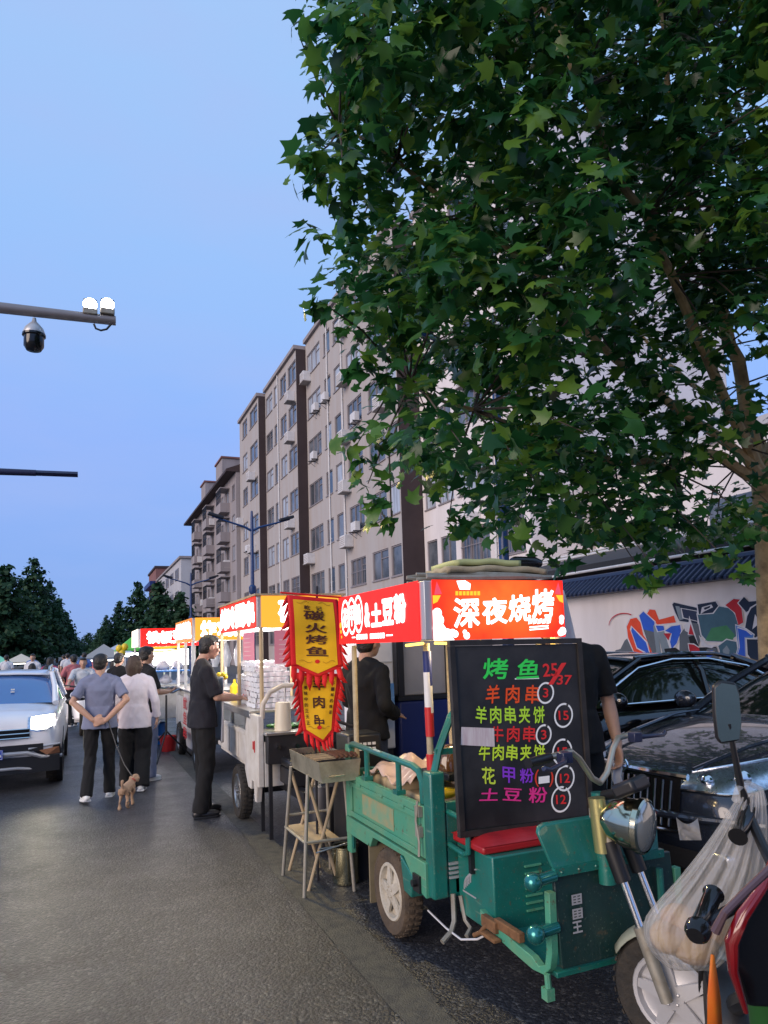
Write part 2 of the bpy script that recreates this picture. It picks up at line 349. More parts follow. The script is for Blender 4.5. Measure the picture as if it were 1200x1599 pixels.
def block(label, x, y0, y1, bays, wallm, roofz=25.6, xback=12, acs=(), cages=(), pipes=(), dark_low=True, sills=SILLS):
    off = (x, y0, 0); t = thing('apartment_block', off, label, 'building', 'staggered sections of the long apartment block')
    b = MB(); b.box((x+.14, y0, 0), (x+xback, y1, roofz-.3)); b.build('recess_wall', M['brown'] if wallm is not M['white_wall'] else wallm, t, off, smooth=0)
    # front skin: spandrels between the window rows, piers between the bays
    f = MB(); h = 1.72
    zs = [0.] + [v for s in sills for v in (s, s+h)] + [roofz-.3]
    for k in range(0, len(zs), 2): f.box((x, y0, zs[k]), (x+.137, y1, zs[k+1]))
    ys = [y0] + [v for bb in sorted(bays) for v in bb[:2]] + [y1]
    for s in sills:
        for k in range(0, len(ys), 2):
            if ys[k+1]-ys[k] > .02: f.box((x, ys[k], s), (x+.137, ys[k+1], s+h))
    f.build('wall', wallm, t, off, smooth=0)
    r = MB(); r.box((x-.22, y0-.05, roofz-.298), (x+xback, y1-.02, roofz)); r.build('roof', M['greyb'], t, off, smooth=0)
    e = MB(); e.box((x-.03, y0-.06, 0), (x+xback-.1, y0-.003, roofz-.302)); e.build('end_wall', M['brown'] if wallm is not M['white_wall'] else wallm, t, off, smooth=0)
    for i, s in enumerate(sills):
        for (ya, yb, nl) in bays: window(t, off, x, ya, yb, s+.02, s+h-.02, nl, drk=(i == 0 or i == 1), bars=(i < 2 and rnd.random() < .5))
    for (y, z) in acs: ac_unit(t, off, x, y, z)
    for (y, z) in cages: ac_unit(t, off, x, y, z, cage=True)
    p = MB()
    for y in pipes:
        p.cyl((x-.08, y, 0), (x-.08, y, roofz-.4), .055, n=8)
        for z in range(3, 25, 3): p.box((x-.12, y-.08, z), (x, y+.08, z+.05))
    if pipes: p.build('drainpipe', M['ac_white'], t, off, smooth=40)
    return t
block('white apartment section behind the plane tree, nearest of the row', 17, 24.2, 34.1,
      [(32.6, 33.8, 1), (30.6, 32.2, 2), (27.4, 30.1, 3), (24.6, 26.2, 2)], M['white_wall'], roofz=26,
      acs=[(28.6, 6.9), (28.4, 13.8)], pipes=[26.8])
off = (20, 4, 0); t = thing('low_hall', off, 'low pale hall behind the shed, glimpsed through the lower leaves', 'building')
MB().box((20, 2, 0), (30, 23.8, 8.2)).build('wall', M['white_wall'], t, off, smooth=0)
MB().box((19.8, 1.8, 8.202), (30.2, 24, 8.5)).build('parapet', M['paleb'], t, off, smooth=0)
for k in range(5): MB().box((19.95, 4.5+3.8*k, 4.6), (19.997, 6.4+3.8*k, 6.2)).build('window', M['glass'], t, off, smooth=0)
block('cream apartment section with open sashes and white air conditioner boxes, half hidden by leaves', 15.75, 34.2, 51.3,
      [(34.4, 35.8, 1), (36.2, 38.6, 2), (39.7, 42.3, 3), (43.5, 44.8, 1), (45.5, 46.9, 1), (47.8, 51.0, 3)], M['cream'],
      acs=[(50.5, 21.9), (42.1, 18.7), (42.2, 14.8), (42.3, 11.5), (50.4, 7.8), (42.2, 7.9), (36, 15), (42.2, 22.2)],
      cages=[(48.4, 18.9), (46.1, 18.9), (49, 15.4), (40.7, 8.7), (40.3, 15.6)], pipes=[43., 46.])
block('cream apartment section between two dark brown strips, third from the tree', 15, 51.4, 61.7,
      [(51.6, 53.9, 2), (54.5, 56.4, 2), (57.3, 58.5, 1), (59.1, 61.5, 2)], M['cream'], roofz=25.2,
      acs=[(52.4, 20.9), (52.6, 17.7), (53, 10.9)], cages=[], pipes=[57.])
block('cream apartment section at the far end of the stepped row, beside the older block', 14.4, 61.8, 70.4,
      [(62.4, 65.6, 2), (66.8, 69, 2)], M['cream'], roofz=24.9, acs=[(64, 17.2), (64, 10.4), (69.3, 13.8)], cages=[(66, 10.8)], pipes=[])
# --- the older block with eaves, gables and balconies
off = (14, 70.5, 0); t = thing('balcony_block', off, 'old grey apartment block with overhanging eaves, roof gables and caged balconies', 'building')
b = MB().box((14.14, 70.5, 0), (25, 103, 19.6)); b.build('recess_wall', M['greyb'], t, off, smooth=0)
f = MB(); floors = [1.2+3.15*k for k in range(6)]
ybays = [71.2+3.2*k for k in range(10)]
zs = [0.]+[v for s in floors for v in (s, s+1.6)]+[19.6]
for k in range(0, len(zs), 2): f.box((14, 70.5, zs[k]), (14.137, 103, zs[k+1]))
yy = [70.5]+[v for q in ybays for v in (q, q+1.5)]+[103]
for s in floors:
    for k in range(0, len(yy), 2): f.box((14, yy[k], s), (14.137, yy[k+1], s+1.6))
f.build('wall', M['greyb'], t, off, smooth=0)
for i, s in enumerate(floors):
    for j, q in enumerate(ybays):
        if j % 3 == 1:                         # projecting glazed balcony with bars
            c = MB(); c.box((13.0, q-.5, s-.9), (14, q+2.2, s-.75)); c.box((13.0, q-.5, s-.745), (13.08, q+2.2, s+.1)); c.box((13.085, q-.5, s-.745), (14, q-.42, s+.1)); c.box((13.085, q+2.12, s-.745), (14, q+2.2, s+.1))
            bo = c.build('balcony', M['greyb'], t, off, smooth=0)
            MB().box((13.0, q-.5, s+1.65), (14, q+2.2, s+1.75)).build('balcony_roof', M['greyb'], bo, off, smooth=0); g = MB()
            for k in range(9): yb = q-.5+2.66*k/8; g.box((13.02, yb, s+.1), (13.06, yb+.04, s+1.65))
            g.box((13.0, q-.5, s+.9), (13.1, q+2.2, s+.95)); g.build('cage', M['dark_metal'], bo, off, smooth=0)
        window(t, off, 14, q, q+1.5, s+.02, s+1.58, 2, drk=rnd.random() < .6)
for q, z in ((74.5, 16.2), (74.4, 10.2), (83.8, 16.3), (84, 7), (80.2, 4.4), (93.4, 13), (90.4, 7.2), (74.5, 4.2)): ac_unit(t, off, 14, q, z)
r = MB(); r.prism([(13.0, 70.4, 19.6), (25, 70.4, 19.6), (25, 70.4, 20.0), (19, 70.4, 22.2), (13.0, 70.4, 19.85)], (0, 33.4, 0)); r.build('roof', M['brown'], t, off, smooth=0)
for ya, yb, zt in ((78.4, 82.6, 23.2), (90.6, 94, 23.2)):
    MB().prism([(14.05, ya, 20.25), (14.05, yb, 20.25), (14.05, yb, zt-.1), (14.05, ya, zt-.1)], (4.2, 0, 0)).build('gable', M['greyb'], t, off, smooth=0)
    MB().box((13.9, ya-.15, zt-.098), (18.4, yb+.15, zt+.1)).build('gable_cap', M['brickred'], t, off, smooth=0)
# --- pale block and the red-brown tower further on
off = (14, 115, 0); t = thing('office_block', off, 'plain pale grey block further down the street with a blank end wall', 'building')
MB().box((14, 115, 0), (26, 155, 16.3)).build('wall', M['paleb'], t, off, smooth=0)
MB().box((13.7, 114.7, 16.302), (26.2, 155.2, 16.65)).build('parapet', M['greyb'], t, off, smooth=0)
for i in range(4):
    for j in range(5):
        q = 118+7.4*j; z = 2.3+3.7*i
        wdw = MB().box((13.95, q, z), (13.997, q+4.6, z+1.7)).build('window', M['glass'], t, off, smooth=0)
        fr = MB()
        for k in range(5): fr.box((13.9, q+1.1*k, z), (13.948, q+1.1*k+.12, z+1.7))
        fr.box((13.88, q-.1, z-.12), (13.996, q+4.7, z-.003)); fr.build('frame', M['frame_metal'], wdw, off, smooth=0)
off = (15, 175, 0); t = thing('brick_tower', off, 'far red brown tower just above the right hand trees', 'building')
MB().box((15.5, 175, 0), (27, 195, 21.5)).build('wall', M['brickred'], t, off, smooth=0)
for i in range(5): 
    MB().box((14.2, 176, 3.6*i+3), (15.497, 194, 3.6*i+4.1)).build('balcony', M['navy'] if i > 2 else M['brickred'], t, off, smooth=0)
MB().box((15.2, 174.7, 21.502), (27.2, 195.2, 22)).build('roof', M['brown'], t, off, smooth=0)
off = (-16, 118, 0); t = thing('left_house_block', off, 'beige flat roofed building peeping out behind the left hand trees', 'building')
t.name = 'apartment_house'
MB().box((-34, 118, 0), (-13.6, 150, 16.2)).build('wall', M['cream'], t, off, smooth=0)
MB().box((-34.2, 117.8, 16.202), (-13.4, 150.2, 16.6)).build('roof', M['greyb'], t, off, smooth=0)
for i in range(4):
    for j in range(4):
        wdw = MB().box((-31+4.4*j, 117.95, 2+3.6*i), (-28.6+4.4*j, 117.997, 3.7+3.6*i)).build('window', M['glass'], t, off, smooth=0)
# ================================================================== graffiti wall
WX = 9.3
off = (WX, 10, 0); gw = thing('graffiti_wall', off, 'whitewashed wall with blue tile coping and a red and blue mural behind the parked cars', 'wall')
MB().box((WX, -4, 0), (WX+.3, 34, 2.5)).build('wall', M['white_wall'], gw, off, smooth=0)
tl = MB()
TILE = mat('blue_glazed_tile', (.014, .026, .075), .4, var=.6, vs=9)
tl.prism([(WX-.26, -4, 2.44), (WX+.56, -4, 2.44), (WX+.56, -4, 2.5), (WX+.2, -4, 2.76), (WX+.1, -4, 2.76), (WX-.26, -4, 2.49)], (0, 38, 0))
y = -4.
while y < 30:
    tl.tube([(WX-.28, y+.06, 2.485), (WX+.1, y+.06, 2.765)], .032, 6); tl.sph((WX-.28, y+.06, 2.475), .036, 6, 4); y += .135
tl.cyl((WX+.15, -4, 2.79), (WX+.15, 34, 2.79), .075, n=8)
tl.build('tile_coping', TILE, gw, off)
# mural, its outlines taken on the wall plane
GC = dict(o='d8482a', b='2858c0', n='16263e', r='b01f2c', g='5a6068', t='3f5f70', e='3f7a55', w='c9c6cc', k='14161c', l='7a8690', d='2b3550', s='4a7ab8')
GM = {k: mat('mural_'+{'o': 'orange', 'b': 'blue', 'n': 'navy', 'r': 'red', 'g': 'grey', 't': 'teal', 'e': 'green', 'w': 'white', 'k': 'black', 'l': 'pale_grey', 'd': 'slate', 's': 'sky_blue'}[k], v, .75, var=.35, vs=5) for k, v in GC.items()}
keys = list(GM)
gm = MB(); lay = [0]
def gp(c, *pts):
    """one painted shape, points in the mural's own drawing grid (x right, y down)"""
    if c in 'bnsrotd' and len(pts) > 3 and pts[0][1] > 60:
        cx, cy = sum(p[0] for p in pts)/len(pts), sum(p[1] for p in pts)/len(pts)
        if max(p[0] for p in pts)-min(p[0] for p in pts) > 70: gp('w', *[(cx+(x-cx)*(1+9/max(30, math.hypot(x-cx, y-cy))), cy+(y-cy)*(1+9/max(30, math.hypot(x-cx, y-cy)))) for x, y in pts])
    lay[0] += 1; gm.mi = keys.index(c); q = []
    for (x, y) in pts:
        p = onX(940+x*260/1200, 920+y*140/646, WX-.003-.0004*lay[0]); q.append(p)
    gm.add(q, [tuple(range(len(q)))])
gp('g', (85, 470), (100, 440), (135, 430), (165, 370), (190, 350), (260, 470))
gp('o', (190, 350), (180, 270), (205, 215), (250, 205), (280, 240), (300, 330), (360, 420), (360, 470), (240, 470))
gp('w', (203, 290), (212, 262), (330, 380), (350, 470), (300, 455), (255, 430))
gp('b', (212, 300), (218, 275), (320, 385), (345, 470), (290, 440), (255, 420))
gp('o', (325, 180), (345, 145), (385, 150), (412, 220), (470, 205), (520, 190), (535, 240), (400, 255))
gp('b', (270, 190), (300, 160), (380, 235), (385, 310), (350, 330), (300, 290))
gp('g', (300, 290), (385, 310), (400, 470), (370, 470), (330, 380))
gp('l', (370, 260), (395, 260), (430, 470), (395, 470))
gp('w', (378, 255), (450, 255), (460, 300), (400, 310))
gp('b', (388, 262), (445, 264), (452, 296), (405, 305))
gp('l', (400, 310), (455, 300), (500, 430), (470, 470), (440, 470))
gp('w', (450, 300), (490, 262), (575, 250), (585, 290), (570, 330), (530, 430), (500, 450), (480, 400))
gp('b', (456, 300), (500, 268), (565, 258), (572, 300), (540, 390), (505, 430), (492, 380), (505, 320))
gp('r', (445, 318), (500, 318), (480, 370))
gp('k', (450, 430), (530, 420), (600, 470), (460, 472))
gp('n', (508, 110), (520, 96), (690, 135), (690, 250), (640, 240), (560, 230), (530, 170))
gp('l', (530, 120), (560, 125), (590, 215), (560, 225))
gp('d', (575, 140), (685, 160), (690, 230), (590, 205))
gp('g', (560, 330), (620, 250), (650, 240), (700, 250), (720, 330), (700, 400), (620, 490), (560, 480))
gp('w', (590, 260), (640, 230), (640, 320), (600, 300))
gp('w', (620, 330), (630, 190), (650, 250), (700, 410), (660, 330))
gp('r', (625, 325), (640, 250), (665, 330))
gp('k', (625, 345), (665, 330), (700, 410), (640, 400))
gp('r', (625, 395), (665, 400), (710, 430), (710, 512), (640, 490))
gp('k', (700, 420), (830, 415), (800, 440), (720, 500))
gp('w', (700, 330), (760, 400), (830, 405), (790, 425), (720, 410))
gp('t', (690, 180), (830, 120), (930, 140), (990, 230), (985, 330), (900, 380), (760, 375), (720, 330))
gp('e', (745, 370), (790, 280), (900, 260), (960, 330), (940, 375))
gp('n', (690, 110), (820, 88), (840, 120), (800, 170), (700, 180))
gp('w', (722, 130), (790, 110), (802, 130), (740, 160), (712, 180))
gp('n', (735, 135), (785, 118), (778, 134), (742, 150))
gp('g', (760, 430), (830, 420), (845, 500), (810, 540), (740, 520), (720, 500))
gp('b', (745, 450), (800, 440), (800, 480), (760, 500))
gp('t', (840, 410), (900, 365), (970, 380), (985, 470), (940, 530), (870, 520))
gp('l', (870, 440), (900, 405), (922, 440), (915, 490), (885, 490))
gp('r', (890, 115), (950, 70), (1000, 75), (1020, 240), (985, 260), (960, 170))
gp('n', (985, 100), (1025, 56), (1060, 90), (1170, 80), (1180, 110), (1040, 165))
gp('w', (1025, 280), (1040, 190), (1070, 130), (1120, 100), (1170, 130), (1215, 230), (1215, 300), (1100, 360), (1030, 300))
gp('n', (1033, 280), (1048, 195), (1075, 140), (1120, 110), (1163, 135), (1205, 235), (1205, 290), (1105, 350), (1040, 300))
gp('w', (1085, 290), (1105, 180), (1125, 215), (1120, 260))
gp('s', (940, 570), (985, 420), (965, 260), (1040, 290), (1095, 330), (1090, 350), (1035, 355), (1040, 540))
gp('b', (955, 555), (995, 420), (980, 280), (1040, 300), (1080, 335), (1030, 345), (1035, 530))
gp('w', (1035, 350), (1215, 360), (1215, 450), (1130, 540), (1090, 545), (1045, 520))
gp('n', (1045, 360), (1205, 365), (1195, 440), (1130, 520), (1095, 530), (1052, 470))
gp('w', (1120, 380), (1165, 350), (1150, 400))
gp('r', (960, 575), (1080, 552), (1150, 530), (1150, 560), (1060, 580))
for k in range(12):                            # thin red arc and grey squiggle
    a0, a1 = math.pi*(1-.055*k), math.pi*(1-.055*(k+1))
    gp('r', (160+110*math.cos(a0), 260-90*math.sin(a0)), (160+110*math.cos(a1), 260-90*math.sin(a1)), (160+106*math.cos(a1), 262-84*math.sin(a1)), (160+106*math.cos(a0), 262-84*math.sin(a0)))
gm.build('mural', [GM[k] for k in keys], gw, off, smooth=0)
# low dark-roofed shed behind the wall
off = (10.3, 10, 0); t = thing('dark_shed', off, 'low shed with a black roof and pale gutter lines behind the mural wall', 'shed')
MB().box((10.4, 2, 0), (13.6, 17, 3.0)).build('wall', M['greyb'], t, off, smooth=0)
MB().prism([(9.75, 1.8, 2.98), (10.3, 1.8, 2.98), (14, 1.8, 3.9), (14, 1.8, 4.1), (9.75, 1.8, 3.15)], (0, 15.6, 0)).build('roof', mat('black_roof_sheet', (.02, .02, .022), .7), t, off, smooth=0)
g = MB()
for (xx, zz) in ((9.7, 3.0), (10.9, 3.56), (12.4, 3.9)): g.cyl((xx, 1.8, zz), (xx, 17.4, zz), .03, n=8)
g.build('gutter', M['ac_white'], t, off)
# ================================================================== street lamps
def street_lamp(x, y, h, label):
    t = thing('street_lamp', (x, y, 0), label, 'street lamp', 'blue double arm street lamps')
    bp = mat('lamp_post_blue', (.008, .035, .13), .4) if 'lamp_post_blue' not in bpy.data.materials else bpy.data.materials['lamp_post_blue']
    MB().lathe([(.15, 0), (.15, .5), (.11, .55), (.09, 3), (.065, h-.4), (.05, h), (0, h+.02)], (0, 0, 0), (0, 0, 1), 14).build('pole', bp, t)
    MB().lathe([(.13, h*.52), (.16, h*.53), (.16, h*.56), (.1, h*.57)], (0, 0, 0), (0, 0, 1), 14).build('collar', bp, t)
    for s in (-1, 1):
        MB().tube([(0, 0, h-.9), (s*.35, 0, h-.72), (s*1.1, 0, h-.5), (s*1.75, 0, h-.3)], [.06, .05, .04, .035], 8).build('arm', bp, t)
        MB().box((s*1.6-.35, -.12, h-.33), (s*1.6+.35, .12, h-.2), Matrix.Rotation(-s*.28, 3, 'Y')).build('lamp_head', M['dark_metal'], t, bevel=.03)
    return t
street_lamp(6.85, 10.6, 7.4, 'blue lamp post seen through the leaves of the plane tree')
street_lamp(6.85, 31., 7.75, 'blue lamp post with two arms standing before the dark brown strips')
street_lamp(6.9, 51.2, 7.1, 'thinner looking lamp post before the pale office block, furthest away')
# ================================================================== camera mast on the left
t = thing('camera_mast', (-4.2, 9.7, 0), 'grey mast arm carrying two lit floodlights above the street', 'mast')
off = (-4.2, 9.7, 0); GALV = mat('galvanised_arm', (.27, .25, .26), .5, metal=.5, var=.3, vs=6)
A0, A1 = Vector((-4.2, 9.7, 5.9)), onY(181, 501, 9.7)
MB().tube([(-4.2, 9.7, 0), (-4.2, 9.7, 6.4)], [.13, .10], 16).build('pole', GALV, t, off)
MB().tube([A0, A1], [.085, .062], 16).build('arm', GALV, t, off)
for px in (141, 168):
    c = onY(px, 478, 9.7); b = onY(px, 489, 9.68)
    fb = MB().box(b+Vector((-.09, -.06, -.03)), b+Vector((.09, .06, .05))).build('bracket', M['dull_steel'], t, off, bevel=.01)
    fl = MB().box(c+Vector((-.085, -.05, -.085)), c+Vector((.085, .06, .085))).build('floodlight', M['dark_metal'], t, off, bevel=.02)
    l = MB(); l.lathe([(.085, 0), (.083, .012), (.05, .022), (0, .026)], c+Vector((0, -.051, -.002)), (0, -1, 0), 20); l.build('lens', glow('floodlight_lens', (1, .96, .88), 40), fl, off)
    ld = bpy.data.lights.new('floodlight_beam', 'SPOT'); ld.energy = 880; ld.color = (1, .74, .27); ld.spot_size = R(66); ld.spot_blend = 1.; ld.shadow_soft_size = .09
    lo = bpy.data.objects.new('floodlight_beam', ld); COL.objects.link(lo); lo.location = c+Vector((0, -.12, 0))
    tgt = Vector((-.7, 3.2, 0)); lo.rotation_euler = (lo.location-tgt).to_track_quat('Z', 'Y').to_euler()
cb = [onY(147, 506, 9.62), onY(150, 513, 9.62), onY(158, 516, 9.62), onY(167, 514, 9.62), onY(174, 506, 9.62)]
MB().tube(cb, .014, 8).build('cable', M['black'], t, off)
c = onY(54, 499, 9.7)
d = thing('dome_camera', tuple(c), 'white and black dome camera hanging under the mast arm', 'camera')
MB().lathe([(.02, .02), (.03, -.03), (.05, -.05), (.11, -.12), (.135, -.19), (.13, -.21)], (0, 0, 0), (0, 0, 1), 20).build('housing', M['silver'], d)
MB().lathe([(.14, -.2), (.14, -.225), (.12, -.24), (.12, -.36), (.09, -.41), (0, -.43)], (0, 0, 0), (0, 0, 1), 20).build('dome', M['blackgloss'], d)
t = thing('signal_mast', (-4.3, 18, 0), 'thin dark mast arm with a square end lower over the street', 'mast'); off = (-4.3, 18, 0)
B1 = onY(122, 741, 18.); B0 = onY(0, 736.5, 18.); dr = (B1-B0).normalized()
DK = mat('navy_mast_metal', (.012, .014, .05), .45)
MB().tube([(-4.3, 18, 0), (-4.3, 18, B0.z+.3)], [.13, .11], 14).build('pole', DK, t, off)
MB().tube([B1+dr*(-4.3-B1.x)/dr.x, B1-dr*.9], [.1, .075], 12).build('arm', DK, t, off)
MB().tube([B1-dr*1.3, B1], .068, 4).build('end_sleeve', DK, t, off, smooth=0)
# ================================================================== trees
LEAF = [(0, 0), (.28, .02), (.52, .16), (.36, .28), (.58, .60), (.26, .55), (.17, .66), (0, 1.08), (-.17, .66), (-.26, .55), (-.58, .60), (-.36, .28), (-.52, .16), (-.28, .02)]
def leaf_mesh(name, pos, nrm, size, material, parent, off, outline=LEAF, fold=.22):
    """many separate leaves (fans round a mid point) in one crown mesh; pos / nrm are N x 3 arrays"""
    n = len(pos); rg = np.random.default_rng(len(pos)+3); k = len(outline)
    o = np.array([(0, .38)]+outline)*np.array([1, 1.])
    nz = nrm/np.linalg.norm(nrm, axis=1, keepdims=True)
    a = rg.normal(size=(n, 3)); u = np.cross(nz, a); u /= np.linalg.norm(u, axis=1, keepdims=True); v = np.cross(nz, u)
    sz = size*rg.uniform(.5, 1.22, n); asp = rg.uniform(.72, 1.12, n)
    bend = rg.uniform(.4, 1.6, n)*fold
    zoff = -(np.abs(o[:, 0])**1.3)[None, :]*bend[:, None] - ((o[:, 1]-.4)**2)[None, :]*bend[:, None]*.6
    P = pos[:, None, :] + sz[:, None, None]*(o[None, :, 0, None]*asp[:, None, None]*u[:, None, :] + (o[None, :, 1, None]-.4)*v[:, None, :] + zoff[:, :, None]*nz[:, None, :])
    P = P.reshape(-1, 3) - np.array(off)
    base = (np.arange(n)*(k+1))[:, None, None]
    tri = np.array([(0, 1+i, 1+(i+1) % k) for i in range(k)])[None]
    F = (base+tri).reshape(-1)
    me = bpy.data.meshes.new(name); me.vertices.add(len(P)); me.vertices.foreach_set('co', P.reshape(-1).astype(np.float32))
    nf = n*k; me.loops.add(nf*3); me.loops.foreach_set('vertex_index', F.astype(np.int32))
    me.polygons.add(nf); me.polygons.foreach_set('loop_start', np.arange(nf, dtype=np.int32)*3)
    me.polygons.foreach_set('use_smooth', np.ones(nf, dtype=bool)); me.update(calc_edges=True); me.validate()
    me.materials.append(material); ob = bpy.data.objects.new(name, me); COL.objects.link(ob); ob.parent = parent
    return ob
rg = np.random.default_rng(7)
TB = Vector((8.1, 6.4, 0)); off = tuple(TB)
pt = thing('plane_tree', off, 'big leafy plane tree overhanging the stalls from the wall side', 'tree')
FK = pd(1196, 752, 9.0)
tk = MB(); tk.tube([TB, TB+Vector((-.02, 0, .4)), TB+Vector((-.05, -.02, 1.6)), FK+Vector((.02, .02, -.5)), FK, FK+Vector((-.05, -.05, .35))], [.26, .2, .165, .165, .185, .14], 16)
limbs = [
    [FK, pd(1178, 690, 9.0), pd(1160, 600, 8.8), pd(1140, 540, 8.5), pd(1110, 430, 8), pd(1085, 340, 7.6), pd(1060, 200, 7.3), pd(1040, 60, 7.2), pd(1010, -120, 7.2)],
    [FK, pd(1150, 730, 8.7), pd(1105, 708, 8.4), pd(1050, 735, 8.2), pd(960, 722, 7.8), pd(850, 690, 7.1), pd(740, 640, 6.6), pd(640, 600, 6.3)],
    [FK, pd(1170, 700, 8.5), pd(1105, 560, 7.8), pd(1050, 430, 7.1), pd(1008, 335, 6.6), pd(950, 250, 6.2), pd(905, 140, 6), pd(850, 10, 6), pd(800, -120, 6)],
    [FK, pd(1165, 715, 8.6), pd(1060, 640, 8.0), pd(960, 560, 7.4), pd(870, 450, 6.9), pd(740, 330, 6.5), pd(620, 250, 6.3), pd(530, 200, 6.2)],
    [FK, pd(1230, 640, 9.2), pd(1270, 480, 9.2), pd(1320, 250, 9.0), pd(1340, -50, 9)],
    [FK, pd(1195, 700, 9.6), pd(1150, 640, 10.2), pd(1080, 600, 10.6), pd(980, 500, 10.8)]]
br = MB()
rad = [[.10, .085, .08, .075, .06, .05, .035, .025, .015], [.075, .065, .06, .045, .038, .03, .02, .012], [.09, .07, .055, .046, .04, .034, .028, .02, .012], [.08, .06, .05, .04, .032, .025, .018, .01], [.1, .09, .07, .05, .03], [.08, .06, .05, .035, .02]]
def wavy(pts, amp):
    out = [pts[0]]
    for a, b in zip(pts, pts[1:]): out += [(a+b)/2+Vector([random.uniform(-amp, amp) for _ in range(3)]), b]
    return out
def fine(rs):
    out = [rs[0]]
    for a, b in zip(rs, rs[1:]): out += [(a+b)/2, b]
    return out
for p, r_ in zip(limbs, rad):
    b = MB(); b.tube(wavy(p, .06), fine(r_), 9); b.build('limb', M['bark'], pt, off)
tk.build('trunk', M['bark'], pt, off, mods=[('SUBSURF', dict(levels=1, render_levels=1))])
# crown: clumps of leaves through a broad volume (pixel grid only sets where the outer clumps sit; each has its own depth)
LOW = [(430, 470), (480, 480), (520, 500), (575, 575), (580, 690), (585, 775), (625, 800), (665, 800), (720, 840), (800, 862), (860, 880), (960, 895), (1060, 898), (1130, 880), (1200, 862), (1700, 840)]
LEFT = [(-800, 560), (-200, 490), (0, 490), (60, 482), (140, 484), (200, 510), (275, 486), (340, 520), (400, 520), (470, 516), (520, 560), (600, 612), (690, 612), (760, 606), (840, 640)]
def interp(t, tab):
    for (a, va), (b, vb) in zip(tab, tab[1:]):
        if a <= t <= b: return va+(vb-va)*(t-a)/(b-a)
    return tab[-1][1]
lob = []
for py in range(-640, 900, 62):
    for px in range(440, 1760, 62):
        for lay in range(3):
            x = px+rg.uniform(-34, 34); y = py+rg.uniform(-34, 34); D = rg.uniform(4.7, 6.6) if lay == 0 else rg.uniform(6.2, 8.2) if lay == 1 else rg.uniform(8, 10)
            if lay == 0 and x > 930 and y > 430: D = rg.uniform(6.6, 8)
            if lay == 0 and x > 1000: D += .8
            r_ = rg.uniform(.30, .46); rp = r_*1100/D
            if x-rp*.8 < interp(y, LEFT)-36 or y+rp*.7 > interp(x, LOW): continue
            if D > 7.8 and (x < 640 or y < -250): continue
            if x > 1075 and 560 < y < 800 and rg.random() < (.95 if lay < 2 else .6): continue
            if rg.random() < .10: continue
            thin = 1.
            if y > 540: thin = .7 if lay < 2 else .62
            if lay == 2 and y < 400: thin = .7
            if y < -120 or x > 1290: thin *= .45
            lob.append((pd(x, y, D), r_, thin))
# hanging sprays along the lower edge and the street-side edge
for (x, y, D, r_) in ((505, 88, 5.4, .2), (466, 52, 5.4, .13), (470, 268, 5.2, .16), (492, 245, 5.4, .2), (485, 380, 5.4, .17), (500, 470, 5.2, .18), (486, 200, 5.5, .12), (560, 690, 5.6, .2), (590, 690, 5.6, .22), (575, 755, 5.6, .22), (600, 800, 5.7, .16), (612, 818, 5.7, .1), (668, 700, 6, .22), (700, 820, 6.2, .2), (1020, 915, 6.2, .1), (1022, 885, 6.2, .16), (1160, 898, 6.5, .12), (1130, 868, 6.6, .2), (880, 872, 6.5, .2), (1000, 890, 6.6, .14), (560, 560, 5.5, .2), (600, 600, 5.6, .24)):
    lob.append((pd(x, y, D), r_, 1.25))
P, Nn = [], []
for c, r_, thin in lob:
    n = int(max(7, 335*r_*r_*thin)); d = rg.normal(size=(n, 3)); d /= np.linalg.norm(d, axis=1, keepdims=True)
    rr = r_*rg.uniform(.15, 1.06, n)**.6
    P.append(np.array(c)+d*rr[:, None]*np.array([1, 1, .85])); Nn.append(d*.55+np.array([-.25, -.25, .75])+rg.normal(size=(n, 3))*.42)
P = np.concatenate(P); Nn = np.concatenate(Nn)
leaf_mesh('crown', P, Nn, .158, M['leaf'], pt, off)
tw = MB()
for c, r_, thin in lob[::2]:
    best = min((q for l in limbs for q in l), key=lambda q: (q-c).length)
    if (best-c).length < 2.2:
        m_ = (best+c)/2+Vector((rg.uniform(-.1, .1), rg.uniform(-.1, .1), rg.uniform(0, .15))); tw.tube([best, m_, c], [.012, .009, .004], 5, cap=False)
tw.build('twigs', M['bark_dark'], pt, off)
dup(pt, (8.3, -4.9, 0), 0, 'added unseen plane tree behind the photographer, to shade the stall fronts')  # out-of-view copy added to cut the sky light on front faces
print('plane leaves', len(P), 'lobes', len(lob))
